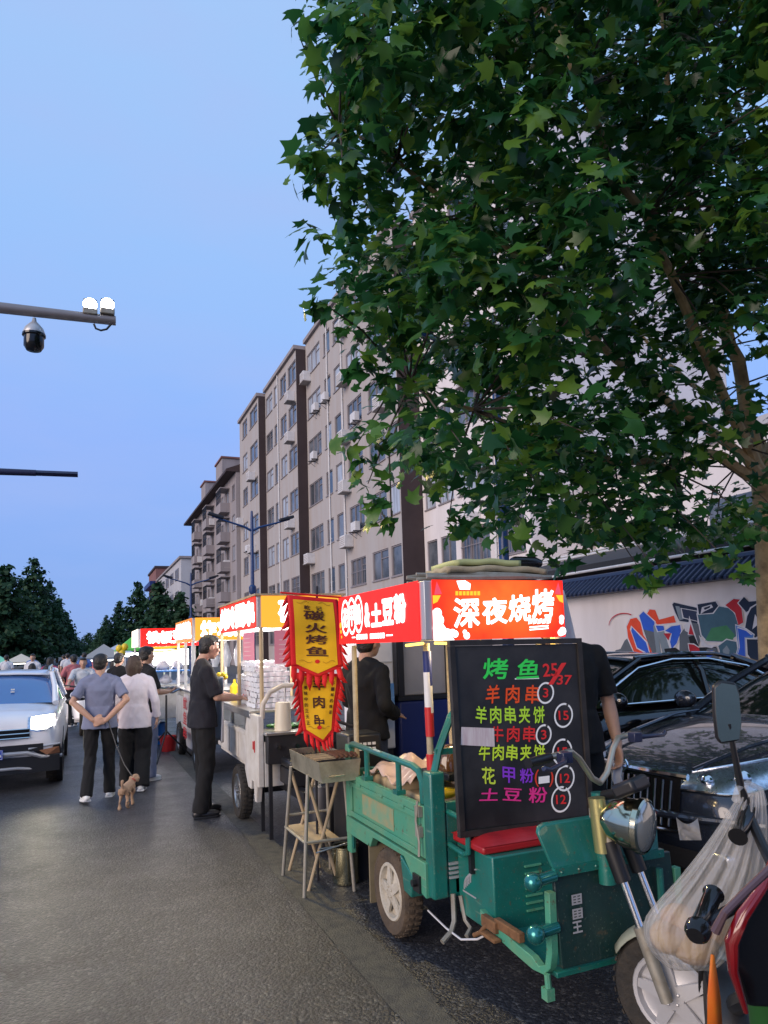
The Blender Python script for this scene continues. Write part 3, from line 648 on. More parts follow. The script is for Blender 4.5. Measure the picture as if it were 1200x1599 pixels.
# --- conical street trees far down the road
def conifer(name, h, rad, seed, loc, label, group):
    t = thing(name, loc, label, 'tree', group); g = np.random.default_rng(seed)
    MB().tube([(0, 0, 0), (0, 0, h*.5), (0, 0, h*.97)], [.22, .13, .03], 8).build('trunk', M['bark_dark'], t)
    P, Nn = [], []; z = h*.13
    while z < h:
        f = 1-(z-h*.13)/(h*.87); rr = rad*(f**.75)*g.uniform(.82, 1.12)+.12
        nb = max(3, int(9*f+3))
        for b in range(nb):
            a = g.uniform(0, 2*math.pi); L_ = rr*g.uniform(.72, 1.08); n = int(16*max(.25, L_/rad*2.1))+4
            s = g.uniform(.12, 1, n)**.7
            px = np.stack([np.cos(a)*L_*s, np.sin(a)*L_*s, z+L_*s*.18-.25*L_*s*s], 1)+g.normal(size=(n, 3))*np.array([.16, .16, .12])*(1+.3*rad/3)
            P.append(px); Nn.append(np.stack([np.cos(a)*np.ones(n)*.6, np.sin(a)*np.ones(n)*.6, .7*np.ones(n)], 1)+g.normal(size=(n, 3))*.5)
        z += .26+.12*f
    ol = [(0, 0), (.3, .2), (.42, .55), (.2, .75), (.05, 1.1), (-.25, .8), (-.4, .5), (-.22, .2)]
    leaf_mesh('crown', np.concatenate(P), np.concatenate(Nn), .55, M['needle'], t, (0, 0, 0), outline=ol)
    return t
GL, GR = 'conical trees along the left kerb', 'conical trees along the right kerb'
cA = conifer('redwood_tree', 14, 5.2, 1, (-6.2, 102, 0), 'tallest pointed tree of the left hand row', GL)
cB = conifer('redwood_tree', 9.6, 4.0, 2, (-6.6, 72, 0), 'nearer and lower pointed tree at the left edge of the photo', GL)
dup(cA, (-5.6, 128, 0), 1.3, 'third tree of the left hand row, just right of the tallest one', sc=(.95, .95, .97))
dup(cB, (-5.3, 165, 0), 2.1, 'fourth tree of the left hand row, on the falling edge of the foliage', sc=(1.3, 1.3, 1.38))
dup(cA, (-5.0, 215, 0), .7, 'fifth tree of the left hand row, where the foliage drops to the street', sc=(.95, .95, .92))
dup(cA, (-8.4, 84, 0), 3.7, 'tree set back between the two pointed tops on the left', sc=(.75, .75, .72))
cC = conifer('redwood_tree', 13.4, 4.6, 3, (8.2, 126, 0), 'tallest pointed tree of the right hand row', GR)
dup(cB, (9.2, 99, 0), .4, 'bushy tree right of the tallest, beside the pale office block', sc=(1.15, 1.15, 1.12))
dup(cB, (9.6, 80, 0), 1.9, 'nearest tree of the right hand row, above the lit stall signs', sc=(.9, .9, .82))
dup(cC, (6.4, 150, 0), 2.6, 'tree left of the tallest on the right, with a notched outline', sc=(.9, .9, .88))
dup(cC, (5.2, 200, 0), 4.6, 'small looking far tree at the left foot of the right hand row', sc=(.8, .8, .86))
dup(cA, (1.5, 330, 0), 1.1, 'faint far tree closing the street in the middle', sc=(1.5, 1.5, .75))
dup(cA, (-5.0, 300, 0), 2.2, 'faint far tree beyond the left hand row', sc=(1.3, 1.3, .8))
dup(cB, (5.5, 280, 0), .2, 'faint far tree beyond the right hand row', sc=(1.6, 1.6, 1.1))
# ================================================================== green cargo tricycle stall
X0, X1 = 1.6, 2.52
off = (2.05, 3.6, 0)
t = thing('cargo_tricycle', off, 'green cargo tricycle stall nearest the camera, with the lit red sign over its bed', 'tricycle')
G, GD = M['green'], M['green_floodlit']
def B(mb, name, m, par=None, bevel=0, smooth=35, **k): return mb.build(name, m, par or t, off if (par is None or par is t) else off, bevel=bevel, smooth=smooth, **k)
# bed floor, side panels, corner posts, rails
MBb = MB(); MBb.box((X0+.035, 3.3, .47), (X1-.035, 4.44, .505)); B(MBb, 'bed_floor', GD)
for sx, xa, xb in ((-1, X0, X0+.03), (1, X1-.03, X1)):
    p = MB(); p.box((xa, 3.335, .515), (xb, 4.42, .775))
    o_ = xa-.012 if sx < 0 else xb
    e = B(p, 'side_panel', GD, bevel=.004)
    q = MB()
    for (ya, yb, za, zb) in ((3.40, 4.40, .735, .775), (3.40, 4.40, .515, .548), (3.40, 3.43, .549, .734), (4.37, 4.40, .549, .734)): q.box((o_, ya, za), (o_+.011, yb, zb))
    q.box((o_, 3.43, .70), (o_+.009, 4.37, .733))
    for y in (3.55, 3.85, 4.2): q.box((o_-.006 if sx < 0 else o_+.011, y, .722), (o_ if sx < 0 else o_+.018, y+.07, .742))
    B(q, 'panel_rib', GD, e, bevel=.003)
    if sx < 0:
        w_ = MB().box((X0-.0035, 3.72, .565), (X0-.001, 4.2, .685)); B(w_, 'worn_patch', mat('worn_orange_patch', (.30, .26, .13), .8, var=1, vs=9, col2=(.11, .30, .2)), e, smooth=0)
    # skirt under the panel, cut for the wheel
    s = MB(); poly = [(xa-.02 if sx < 0 else xa, y, z) for (y, z) in ((4.46, .505), (4.46, .40), (4.05, .405), (4.0, .47), (3.56, .475), (3.50, .43), (3.42, .36), (3.30, .335), (3.30, .505))]
    s.prism(poly, (.045, 0, 0)); B(s, 'skirt', GD, bevel=.004)
    r = MB(); r.tube([(xa+.015, 4.44, .30), (xa+.015, 4.44, .93), (xa+.015, 4.42, .958), (xa+.015, 4.38, .965), (xa+.015, 3.48, .955), (xa+.015, 3.41, .94), (xa+.015, 3.37, .89), (xa+.015, 3.365, .78)], .019, 8)
    for y in (4.15, 3.67): r.cyl((xa+.015, y, .775), (xa+.015, y, .955), .017, n=8); r.box((xa-.012, y-.03, .776), (xa+.042, y+.03, .80))
    B(r, 'side_rail', G)
    ps = MB(); ps.box((xa-.005 if sx < 0 else xa-.05, 3.24, .34), (xa+.08 if sx < 0 else xb+.005, 3.33, .955)); B(ps, 'corner_post', G, bevel=.012)
    ps = MB(); ps.box((xa-.004, 4.425, .27), (xb+.004, 4.5, .955)); B(ps, 'corner_post', GD, bevel=.008)
    h = MB()
    for z in (.62, .72): h.box((o_-.012 if sx < 0 else o_, 3.345, z), (o_+.01 if sx < 0 else o_+.02, 3.395, z+.05)); 
    h.tube([(o_-.01, 3.36, .80), (o_-.02, 3.365, .7), (o_-.012, 3.35, .6), (o_-.02, 3.34, .53)], .007, 6); B(h, 'latch', M['dull_steel'])
fp = MB(); fp.box((X0+.085, 3.25, .34), (X1-.085, 3.285, .80)); B(fp, 'front_panel', G, bevel=.005)
tg = MB(); tg.box((X0+.04, 4.42, .51), (X1-.04, 4.45, .80)); B(tg, 'tailgate', G, bevel=.005)
lv = MB()
for k in range(4): lv.box((1.685, 3.236, .498-.022*k), (1.765, 3.249, .509-.022*k))
B(lv, 'louvre', M['silver'], smooth=0)
hp = MB(); hp.tube([(1.65, 3.3, .94), (1.68, 3.3, 1.05), (1.76, 3.3, 1.22), (1.82, 3.3, 1.28), (1.95, 3.3, 1.3), (2.25, 3.3, 1.3), (2.38, 3.3, 1.26), (2.45, 3.3, 1.1), (2.48, 3.3, .94)], .026, 8, ry=.018)
hp.box((1.66, 3.285, 1.03), (2.47, 3.31, 1.06)); B(hp, 'front_hoop', G)
# rear wheels, mud flaps, guards
def wheel(par, c, r, wd, axis, tyre, rim, spokes=True, off_=None):
    c = Vector(c); ax = Vector(axis).normalized(); u, v = frame(ax)
    w = MB(); w.lathe([(r*.64, -wd*.36), (r*.80, -wd*.5), (r*.93, -wd*.47), (r*.985, -wd*.28), (r, 0), (r*.985, wd*.28), (r*.93, wd*.47), (r*.80, wd*.5), (r*.64, wd*.36)], c, ax, 36)
    for k in range(36):
        a = 2*math.pi*k/36; d = u*math.cos(a)+v*math.sin(a); q = d.cross(ax)
        for s in (-1, 1):
            pz = c+d*r*.985+ax*s*wd*.2; w.prism([pz+q*.008-ax*wd*.14, pz-q*.008-ax*wd*.14, pz-q*.010+ax*wd*.14, pz+q*.006+ax*wd*.14], d*r*.03)
    wo = w.build('wheel', tyre, par, off_)
    q = MB(); q.lathe([(r*.66, -wd*.38), (r*.64, -wd*.44), (r*.58, -wd*.42), (r*.55, -wd*.16), (r*.5, -wd*.12), (r*.22, -wd*.3), (r*.2, -wd*.42), (r*.1, -wd*.44), (0.001, -wd*.44)], c, -ax*-1, 30)
    q.lathe([(r*.66, wd*.38), (r*.58, wd*.42), (r*.55, wd*.1), (.001, wd*.1)], c, ax, 30)
    if spokes:
        for k in range(5):
            a = 2*math.pi*k/5+.5; d = u*math.cos(a)+v*math.sin(a); s_ = d.cross(ax)
            q.prism([c+d*r*.18-s_*r*.12-ax*wd*.30, c+d*r*.18+s_*r*.12-ax*wd*.30, c+d*r*.58+s_*r*.07-ax*wd*.24, c+d*r*.58-s_*r*.07-ax*wd*.24], -ax*wd*.12)
            q.sph(c+d*r*.13-ax*wd*.45, r*.03, 6, 4)
    q.build('rim', rim, wo, off_)
    return wo
wheel(t, (1.63, 3.77, .232), .232, .115, (1, 0, 0), M['dusty_rubber'], M['wheel_white'], True, off)
wheel(t, (2.49, 3.77, .232), .232, .115, (1, 0, 0), M['dusty_rubber'], M['wheel_white'], True, off)
ax_ = MB(); ax_.cyl((1.68, 3.77, .232), (2.44, 3.77, .232), .035); ax_.sph((2.06, 3.77, .232), .1)
for x in (1.75, 2.37): ax_.box((x-.025, 3.25, .36), (x+.025, 4.45, .44)); ax_.tube([(x, 3.4, .38), (x, 3.6, .30), (x, 3.77, .27), (x, 3.95, .30), (x, 4.2, .38)], .022, 6)
ax_.box((1.75, 3.0, .30), (2.37, 3.06, .38)); ax_.box((1.75, 4.2, .36), (2.37, 4.25, .44)); B(ax_, 'chassis', M['dark_metal'])
fl = MB(); fl.box((1.58, 4.06, .08), (1.72, 4.075, .42)); B(fl, 'mud_flap', mat('muddy_flap', (.21, .17, .10), .9, var=.8, vs=9))
gd = MB(); gd.prism([(1.575, 3.60, .475), (1.575, 3.44, .40), (1.575, 3.47, .29), (1.575, 3.56, .30)], (.14, 0, 0)); B(gd, 'wheel_guard', G, bevel=.006)
lp = MB(); lp.box((1.568, 3.35, .345), (1.579, 3.43, .43)); lp.cyl((1.58, 3.39, .39), (1.545, 3.39, .39), .018, n=10); B(lp, 'side_marker', M['black'])
# driver's seat box, cushion, grab rail
sb = MB(); sb.box((1.73, 2.90, .27), (2.40, 3.235, .615)); B(sb, 'seat_box', G, bevel=.008)
sl_ = MB()
for k in range(7): sl_.box((1.90, 2.89, .35+.033*k), (1.99, 2.8985, .358+.033*k))
B(sl_, 'vent', M['green_floodlit'], smooth=0)
em = MB()
for k in range(5):                              # swoosh emblem on the seat box side
    a = [(1.7285-.0003*k, 3.13-.03*math.sin(u*2.2)-.012*k+.0, .36+.018*k+.07*u) for u in np.linspace(0, 1, 7)]
    em.tube([(1.727, 3.17-.016*k-.06*u*u, .40+.012*k+.075*math.sin(u*1.5)) for u in np.linspace(0, 1, 7)], .0035, 5)
em.box((1.7255, 3.06, .385), (1.7285, 3.185, .392)); B(em, 'emblem', M['silver'])
cu = MB(); cu.grid(lambda u, v: Vector((1.70+.72*u, 2.93+.31*v, .655+.035*(1-(2*u-1)**8)*(1-(2*v-1)**6)+.006*math.sin(u*23)*math.sin(v*9))), 24, 12)
cu.box((1.705, 2.935, .617), (2.415, 3.235, .656)); B(cu, 'seat', M['red_vinyl'], bevel=.012)
for x in (1.695, 2.43):
    gr = MB(); gr.tube([(x, 3.10, .585), (x, 3.06, .60), (x, 3.055, .68), (x, 3.08, .735), (x, 3.13, .75), (x, 3.27, .755), (x, 3.33, .745), (x, 3.345, .70), (x, 3.345, .62), (x, 3.31, .60), (x, 3.10, .585)], .014, 8); B(gr, 'grab_rail', G)
# foot well and front
fw = MB(); fw.box((1.74, 2.46, .262), (2.36, 2.925, .285)); B(fw, 'foot_board', M['green'], bevel=.004)
for x in (1.705, 2.36):
    path = [(2.99, .315), (2.9, .295), (2.72, .272), (2.58, .258), (2.50, .268), (2.455, .31), (2.44, .37), (2.435, .60)]
    st = MB(); 
    inner = [(y+(.0 if i < 4 else .035), z+(.05 if i < 4 else .02 if i == 4 else .0)) for i, (y, z) in enumerate(path)]
    st.prism([(x, y, z) for y, z in path]+[(x, y, z) for y, z in reversed(inner)], (.034, 0, 0)); B(st, 'side_beam', GD, bevel=.003)
ap = MB(); ap.prism([(1.742, 2.425, .31), (2.355, 2.425, .31), (2.355, 2.45, .668), (1.742, 2.45, .668)], (0, .02, 0)); a_ = B(ap, 'front_apron', mat('dark_green_apron', (.006, .030, .028), .4, coat=.2, var=.5, vs=8, rust=.4), bevel=.004)
lt = MB(); 
for body, z0, hh in (('王', .432, .045),): write(lt, body, (1.803, 2.4265, z0), (.048, 0, 0), (0, .003, hh), .03)
for z0 in (.485, .54):                          # two illegible sticker characters above it
    for k in range(4): lt.add([(1.806, 2.428, z0+.011*k), (1.856, 2.428, z0+.011*k), (1.856, 2.428, z0+.007+.011*k), (1.806, 2.428, z0+.007+.011*k)], [(0, 1, 2, 3)])
    for k in range(3): lt.add([(1.806+.021*k, 2.4275, z0), (1.814+.021*k, 2.4275, z0), (1.814+.021*k, 2.4275, z0+.04), (1.806+.021*k, 2.4275, z0+.04)], [(0, 1, 2, 3)])
B(lt, 'lettering', M['silver'], a_, smooth=0)
sh = MB()
sh.prism([(1.735, 2.44, .687), (1.70, 2.48, .815), (1.71, 2.485, .838), (1.74, 2.49, .848), (2.28, 2.49, .848), (2.31, 2.485, .838), (2.32, 2.48, .815), (2.285, 2.44, .687)], (0, .022, .006)); sh_ = B(sh, 'front_shield', G, bevel=.005)
rv = MB(); rv.box((1.735, 2.428, .658), (2.30, 2.452, .690))
for k in range(7): rv.sph((1.765+.085*k, 2.427, .674), .006, 6, 4)
B(rv, 'shield_strip', G)
for z in (.66, .465):
    bp = MB(); bp.cyl((1.74, 2.445, z), (1.655, 2.44, z-.006), .024); bp.sph((1.635, 2.438, z-.008), .037, 18, 12); B(bp, 'bumper_ball', mat('green_metallic', (.02, .20, .19), .22, metal=.6, coat=.5) if 'green_metallic' not in bpy.data.materials else bpy.data.materials['green_metallic'])
fg = MB(); fg.tube([(1.70, 2.47, .285), (1.70, 2.465, .235)], .013, 8); fg.box((1.682, 2.45, .19), (1.718, 2.49, .235)); B(fg, 'foot_peg', GD)
bb = MB(); bb.tube([(2.08, 2.43, .33), (2.14, 2.42, .29), (2.2, 2.41, .30), (2.25, 2.41, .45), (2.26, 2.42, .62)], .015, 8); B(bb, 'bumper_bar', G)
br_ = MB(); br_.box((1.70, 2.66, .33), (1.73, 2.86, .37)); br_.box((1.685, 2.83, .31), (1.715, 2.95, .36)); br_.tube([(1.70, 2.9, .34), (1.68, 2.95, .28), (1.66, 2.98, .26)], .012, 6)
br_.box((1.66, 2.80, .285), (1.70, 2.92, .30)); B(br_, 'brake_pedal', M['rust'], bevel=.004)
cb = MB(); cb.tube([(1.70, 3.24, .36), (1.69, 3.22, .24), (1.66, 3.2, .2), (1.6, 3.18, .17)], .013, 7); cb.tube([(1.72, 3.2, .36), (1.73, 3.18, .25), (1.74, 3.15, .22), (1.70, 3.12, .20)], .011, 7); B(cb, 'foot_lever', M['dull_steel'])
wr = MB(); wr.tube([(1.66, 3.45, .22), (1.66, 3.25, .20), (1.66, 3.1, .20), (1.68, 2.98, .24), (1.70, 2.92, .28)], .005, 6); B(wr, 'cable', M['ac_white'])
# steering head, fork, headlight, front wheel turned to the vehicle's left
HD = Vector((math.sin(R(25)), -math.cos(R(25)), 0)); SD = Vector((math.cos(R(25)), math.sin(R(25)), 0))
HC = Vector((1.985, 2.40, .90)); AXL = Vector((2.105, 2.215, .235))
fk = MB(); fk.box(HC+Vector((-.1, -.03, -.02)), HC+Vector((.1, .03, .02)), Matrix.Rotation(R(25), 3, 'Z')); fo = B(fk, 'fork_bridge', M['dull_steel'], bevel=.003)
for s in (-1, 1):
    fk = MB()
    a = HC+SD*.075*s; b = AXL+SD*.085*s; fk.cyl(a, a+(b-a)*.30, .028, n=12); 
    fk.cyl(a+(b-a)*.62, b, .026, .024, n=12); fk.cyl(a+(b-a)*.29, a+(b-a)*.63, .013, n=8); B(fk, 'fork_leg', M['dull_steel'])
for s in (-1, 1):
    st = MB()
    a = HC+SD*.075*s; b = AXL+SD*.085*s; st.cyl(a+(b-a)*.30, a+(b-a)*.62, .016, n=12); B(st, 'stanchion', M['chrome'], fo)
for s in (-1, 1):
    bt = MB()
    a = HC+SD*.075*s; b = AXL+SD*.085*s; bt.cyl(a+(b-a)*.16, a+(b-a)*.38, .034, .031, n=12); B(bt, 'fork_boot', M['black'], fo)
sp = MB(); sp.cyl(HC+Vector((0, .04, .06)), HC+Vector((.0, .02, -.3)), .035); B(sp, 'steering_head', G)
wheel(t, AXL, .232, .095, -SD*-1, M['rubber'], M['silver'], True, off)
mg = MB()
def fend(u, v):
    a = R(-35)+R(185)*u; c_ = AXL + (HD*math.cos(a)+Vector((0, 0, 1))*math.sin(a))*(.262-.03*(2*v-1)**2) + SD*(.065*(2*v-1)); return c_
mg.grid(fend, 20, 6); B(mg, 'mudguard', mat('grey_green_mudguard', (.28, .30, .24), .45, coat=.2), mods=[('SOLIDIFY', dict(thickness=.004))])
HL = pd(1000, 1289, 2.70); hv = (HD+Vector((0, 0, -.06))).normalized()
hl = MB(); hl.lathe([(.001, -.15), (.04, -.145), (.075, -.11), (.094, -.05), (.098, -.005), (.104, .0), (.104, .02), (.096, .026)], HL, hv, 28); h_ = B(hl, 'headlight', mat('headlight_chrome', (.62, .58, .42), .14, metal=1))  # chrome colour carries the yellow light it reflects
ln = MB(); ln.lathe([(.096, .021), (.08, .034), (.04, .043), (.001, .046)], HL, hv, 28); B(ln, 'lens', mat('headlight_lens', (.5, .5, .46), .08, metal=.7), h_)
hb = MB(); a = HC+SD*-.085+Vector((0, 0, -.02))
hb.prism([a+Vector((0, 0, .06)), a+Vector((0, 0, -.12)), a+HD*.06+Vector((0, 0, -.1)), a+HD*.13+Vector((0, 0, .0)), a+HD*.13+Vector((0, 0, .035)), a+HD*.05+Vector((0, 0, .02))], SD*.006)
hb.cyl(a+Vector((0, 0, .08)), a+Vector((0.01, -.01, -.13)), .034, n=14); B(hb, 'headlight_bracket', mat('yellow_reflection_bracket', (.55, .50, .22), .3, metal=.8))  # yellow reflection put into the bracket's metal colour
hbm = MB()
for s in (-1, 1):
    e = HC+SD*.34*s
    hbm.tube([HC+Vector((0, .03, .10)), HC+SD*.07*s+Vector((0, .03, .13)), HC+SD*.16*s+Vector((0, .04, .22)), HC+SD*.22*s+Vector((0, .045, .255)), HC+SD*.48*s+Vector((0, .08, .245))], .0125, 10)
hm = B(hbm, 'handlebar', mat('handlebar_cream_metal', (.5, .47, .38), .35, metal=.7))
for s in (-1, 1):
    g_ = MB(); p0, p1 = HC+SD*.37*s+Vector((0, .058, .250)), HC+SD*.50*s+Vector((0, .083, .244))
    g_.tube([p0, p0+(p1-p0)*.1, p1, p1+(p1-p0)*.04], [.017, .019, .018, .020], 12); B(g_, 'grip', M['black'], hm)
    l_ = MB(); q0 = HC+SD*.33*s+Vector((0, .0, .25)); l_.tube([q0, q0+SD*.1*s+HD*.05, q0+SD*.2*s+HD*.05+Vector((0, 0, -.01)), q0+SD*.24*s+HD*.045], [.012, .010, .009, .011], 8); l_.box(q0-Vector((.02, .02, .02)), q0+Vector((.025, .025, .022)))
    B(l_, 'brake_lever', mat('lever_blue_black', (.02, .025, .06), .3), hm, bevel=.004)
sm = MB(); c_ = pd(985, 1228, 2.72); rm = Matrix.Rotation(R(25), 3, 'Z') @ Matrix.Rotation(R(-25), 3, 'X')
sm.box(c_-Vector((.075, .05, .028)), c_+Vector((.075, .05, .028)), rm); sm.cyl(c_+Vector((0, .01, -.02)), HC+Vector((0, .02, .05)), .02); B(sm, 'speedometer', M['black'], bevel=.015)
# canopy: four posts, sign box with lit faces
po = M['dull_steel']
for (x, y, zb) in ((1.655, 3.345, .93), (1.655, 4.43, .5), (2.36, 3.345, .93), (2.36, 4.43, .5)):
    MBp = MB(); MBp.cyl((x, y, zb), (x, y, 1.60), .017, n=12); B(MBp, 'canopy_post', mat('weathered_post', (.42, .36, .24), .6, var=.7, vs=18, col2=(.2, .14, .08)) if 'weathered_post' not in bpy.data.materials else bpy.data.materials['weathered_post'])
SX, SY, SXE, SYE, SZ0, SZ1 = 1.53, 3.10, 2.362, 4.36, 1.612, 1.912
sbx = MB(); sbx.box((SX+.005, SY+.005, SZ0+.004), (SXE, SYE, SZ1-.004)); so_ = B(sbx, 'sign_box', M['silver'], bevel=.004)
# cloth-like painted strips on the front post
for (za, zb, m_) in ((1.38, 1.56, M['navy']), (1.24, 1.45, M['white_plain']), (1.12, 1.27, M['red_plain']), (.90, 1.03, M['red_plain'])):
    z_ = MB(); z_.cyl((1.655+.002, 3.343, za), (1.655, 3.343, zb), .0215+.001*(zb > 1.3)+.0013*(zb < 1.3), n=12); B(z_, 'tape_wrap', m_)
fc = MB(); fy = SY-.001
fc.mi = 0; fc.add([(SX+.045, fy, SZ0), (SXE, fy, SZ0), (SXE, fy, SZ1), (SX+.045, fy, SZ1)], [(0, 1, 2, 3)])
sx_ = SX-.001; fc.mi = 3; fc.add([(sx_, SYE, SZ0), (sx_, SY+.055, SZ0), (sx_, SY+.055, SZ1), (sx_, SYE, SZ1)], [(0, 1, 2, 3)])
fc.mi = 1                                        # white clouds in the corners
def circ(cx, cz, r_, n=18): fc.add([(SX+.045+cx+r_*math.cos(2*math.pi*k/n), fy-.0012-random.uniform(0, .0006), SZ0+cz+r_*math.sin(2*math.pi*k/n)) for k in range(n)], [tuple(range(n))])
for (cx, cz, r_) in ((.025, .135, .025), (.03, .10, .03), (.03, .06, .032), (.035, .035, .033), (.075, .03, .028), (.105, .035, .02), (.12, .03, .018), (.185, .02, .018), (.175, .038, .012), (.77, .03, .022), (.755, .022, .018), (.765, .08, .014), (.768, .1, .016)): circ(cx, cz, r_)
fc.add([(SX+.045, fy-.001, SZ0), (SX+.16, fy-.001, SZ0), (SX+.13, fy-.001, SZ0+.04), (SX+.045, fy-.001, SZ0+.15)], [(0, 1, 2, 3)])
L_ = .787
for ch, px, py, pw, ph in (('深', .115, .06, .145, .145), ('夜', .28, .075, .145, .13), ('烧', .437, .085, .132, .135), ('烤', .583, .10, .135, .15)):
    write(fc, ch, (SX+.045+px, fy-.002, SZ0+py), (pw, 0, .004), (.006, 0, ph), .006, bold=.024)
fc.add([(SX+.045+x, fy-.0018, SZ0+z) for x, z in ((.14, .295), (.19, .297), (.22, .28), (.215, .25), (.155, .252))], [(0, 1, 2, 3, 4)])
for k in range(5): fc.add([(SX+.045+x, fy-.0019, SZ0+z) for x, z in ((.553+.029*k, .07), (.577+.029*k, .075), (.585+.029*k, .1), (.56+.029*k, .095))], [(0, 1, 2, 3)])
for k in range(2): fc.add([(SX+.045+x, fy-.0019, SZ0+z-.013*k) for x, z in ((.56, .058), (.68, .064), (.68, .057), (.56, .051))], [(0, 1, 2, 3)])
fc.mi = 2
for k in range(7): fc.add([(SX+.045+x, fy-.002, SZ0+z) for x, z in ((.13+.021*k, .222), (.146+.021*k, .222), (.147+.021*k, .243), (.131+.021*k, .243))], [(0, 1, 2, 3)])
fc.mi = 4                                        # pink folded-fan and lantern shapes in the top corners
for x0_, s in ((0.0, 1), (L_, -1)):
    fc.add([(SX+.045+x0_+s*x, fy-.0011, SZ0+z) for x, z in ((.012, .225), (.055, .23), (.028, .292))], [(0, 1, 2)])
fc.mi = 2
for x0_, s in ((0.003, 1), (L_-.003, -1)):
    fc.add([(SX+.045+x0_+s*x, fy-.0012, SZ0+z) for x, z in ((0, .18), (.025, .19), (.045, .222), (0, .222))], [(0, 1, 2, 3)])
# side face: three characters in tall ovals, ampersand, three more, one line under
fc.mi = 1; V_ = Vector((0, 0, 1)); U_ = Vector((0, -1, 0)); base = Vector((sx_-.0015, SYE, SZ0))
for k, ch in enumerate('花甲粉'):
    c_ = base+U_*(.13+.115*k)+V_*(.165+.006*k); ring(fc, c_, U_, V_, .062, .075, 28, 1.55)
    write(fc, ch, c_-U_*.043-V_*.06+Vector((-.001, 0, 0)), U_*.086, V_*.12, .005, bold=.03)
write(fc, '&', base+U_*.47+V_*.10+Vector((-.001, 0, 0)), U_*.075, V_*.13, .02, bold=.06)
for k, ch in enumerate('土豆粉'): write(fc, ch, base+U_*(.575+.165*k)+V_*(.095+.004*k)+Vector((-.001, 0, 0)), U_*.145, V_*(.125+.01*k), .008, bold=.05)
for a_, b_ in ((.24, .30), (.78, .87)): fc.add([base+U_*a_+V_*.034+Vector((-.0005, 0, 0)), base+U_*b_+V_*.034+Vector((-.0005, 0, 0)), base+U_*b_+V_*.042+Vector((-.0005, 0, 0)), base+U_*a_+V_*.042+Vector((-.0005, 0, 0))], [(0, 1, 2, 3)])
for k in range(12):
    a_ = .32+.037*k
    if k == 5: continue
    fc.add([base+U_*a_+V_*.024+Vector((-.0006, 0, 0)), base+U_*(a_+.03)+V_*.024+Vector((-.0006, 0, 0)), base+U_*(a_+.03)+V_*.054+Vector((-.0006, 0, 0)), base+U_*a_+V_*.054+Vector((-.0006, 0, 0))], [(0, 1, 2, 3)])
fc.mi = 2
for (a_, b_, r_) in ((.035, .12, .02), (.04, .08, .014), (.05, .045, .01)): fc.add([base+U_*(a_+r_*math.cos(q))+V_*(b_+r_*math.sin(q))+Vector((-.0008, 0, 0)) for q in np.linspace(0, 6.28, 14)[:-1]], [tuple(range(13))])
def sign_red():
    m = glow('lit_red_orange', (1, .02, .01), 1.7); nt = m.node_tree; N = nt.nodes.new; L = nt.links.new
    tc_ = N('ShaderNodeTexCoord'); n_ = N('ShaderNodeTexNoise'); n_.inputs['Scale'].default_value = 5; n_.inputs['Detail'].default_value = 4
    g_ = N('ShaderNodeTexGradient'); g_.gradient_type = 'SPHERICAL'; mp = N('ShaderNodeMapping'); mp.inputs['Location'].default_value = (0.55*.3, 0, -4.55*1.0); mp.inputs['Scale'].default_value = (2.1, .0, 2.7); mp.inputs['Location'].default_value = (.15, 0, -4.83)
    L(tc_.outputs['Object'], mp.inputs['Vector']); L(mp.outputs[0], g_.inputs[0]); L(tc_.outputs['Object'], n_.inputs['Vector'])
    ad = N('ShaderNodeMath'); ad.operation = 'MULTIPLY'; L(g_.outputs['Fac'], ad.inputs[0]); L(n_.outputs['Fac'], ad.inputs[1])
    r_ = N('ShaderNodeValToRGB'); r_.color_ramp.elements[0].color = (1, .008, .005, 1); r_.color_ramp.elements[1].color = (1, .17, .02, 1); r_.color_ramp.elements[0].position = .04; r_.color_ramp.elements[1].position = .62
    L(ad.outputs[0], r_.inputs[0]); L(r_.outputs[0], nt.nodes['Principled BSDF'].inputs['Emission Color']); return m
B(fc, 'lit_sign_face', [sign_red(), M['g_white'], M['g_yellow'], M['g_red'], glow('lit_pink', (1, .1, .18), .9)], so_, smooth=0)
sp_ = MB()
sp_.tube([(SX+.07, SY+.04, SZ0-.012), (SX+.2, SY+.03, SZ0-.018), (SX+.34, SY+.05, SZ0-.010)], .008, 6); sp_.tube([(SX+.03, SY+.09, SZ0-.012), (SX+.035, SY+.3, SZ0-.02)], .008, 6); sp_.cyl((2.30, 3.13, SZ0-.05), (2.30, 3.13, SZ0-.003), .012, n=8)
B(sp_, 'light_strip', M['g_strip'], so_)
for (x, y, e) in ((1.75, 3.3, 5), (2.1, 3.9, 9), (2.28, 3.2, 3)):
    l = bpy.data.lights.new('stall_bulb', 'POINT'); l.energy = e; l.color = (1, .72, .35); l.shadow_soft_size = .06; o = bpy.data.objects.new('stall_bulb', l); COL.objects.link(o); o.location = (x, y, 1.55)
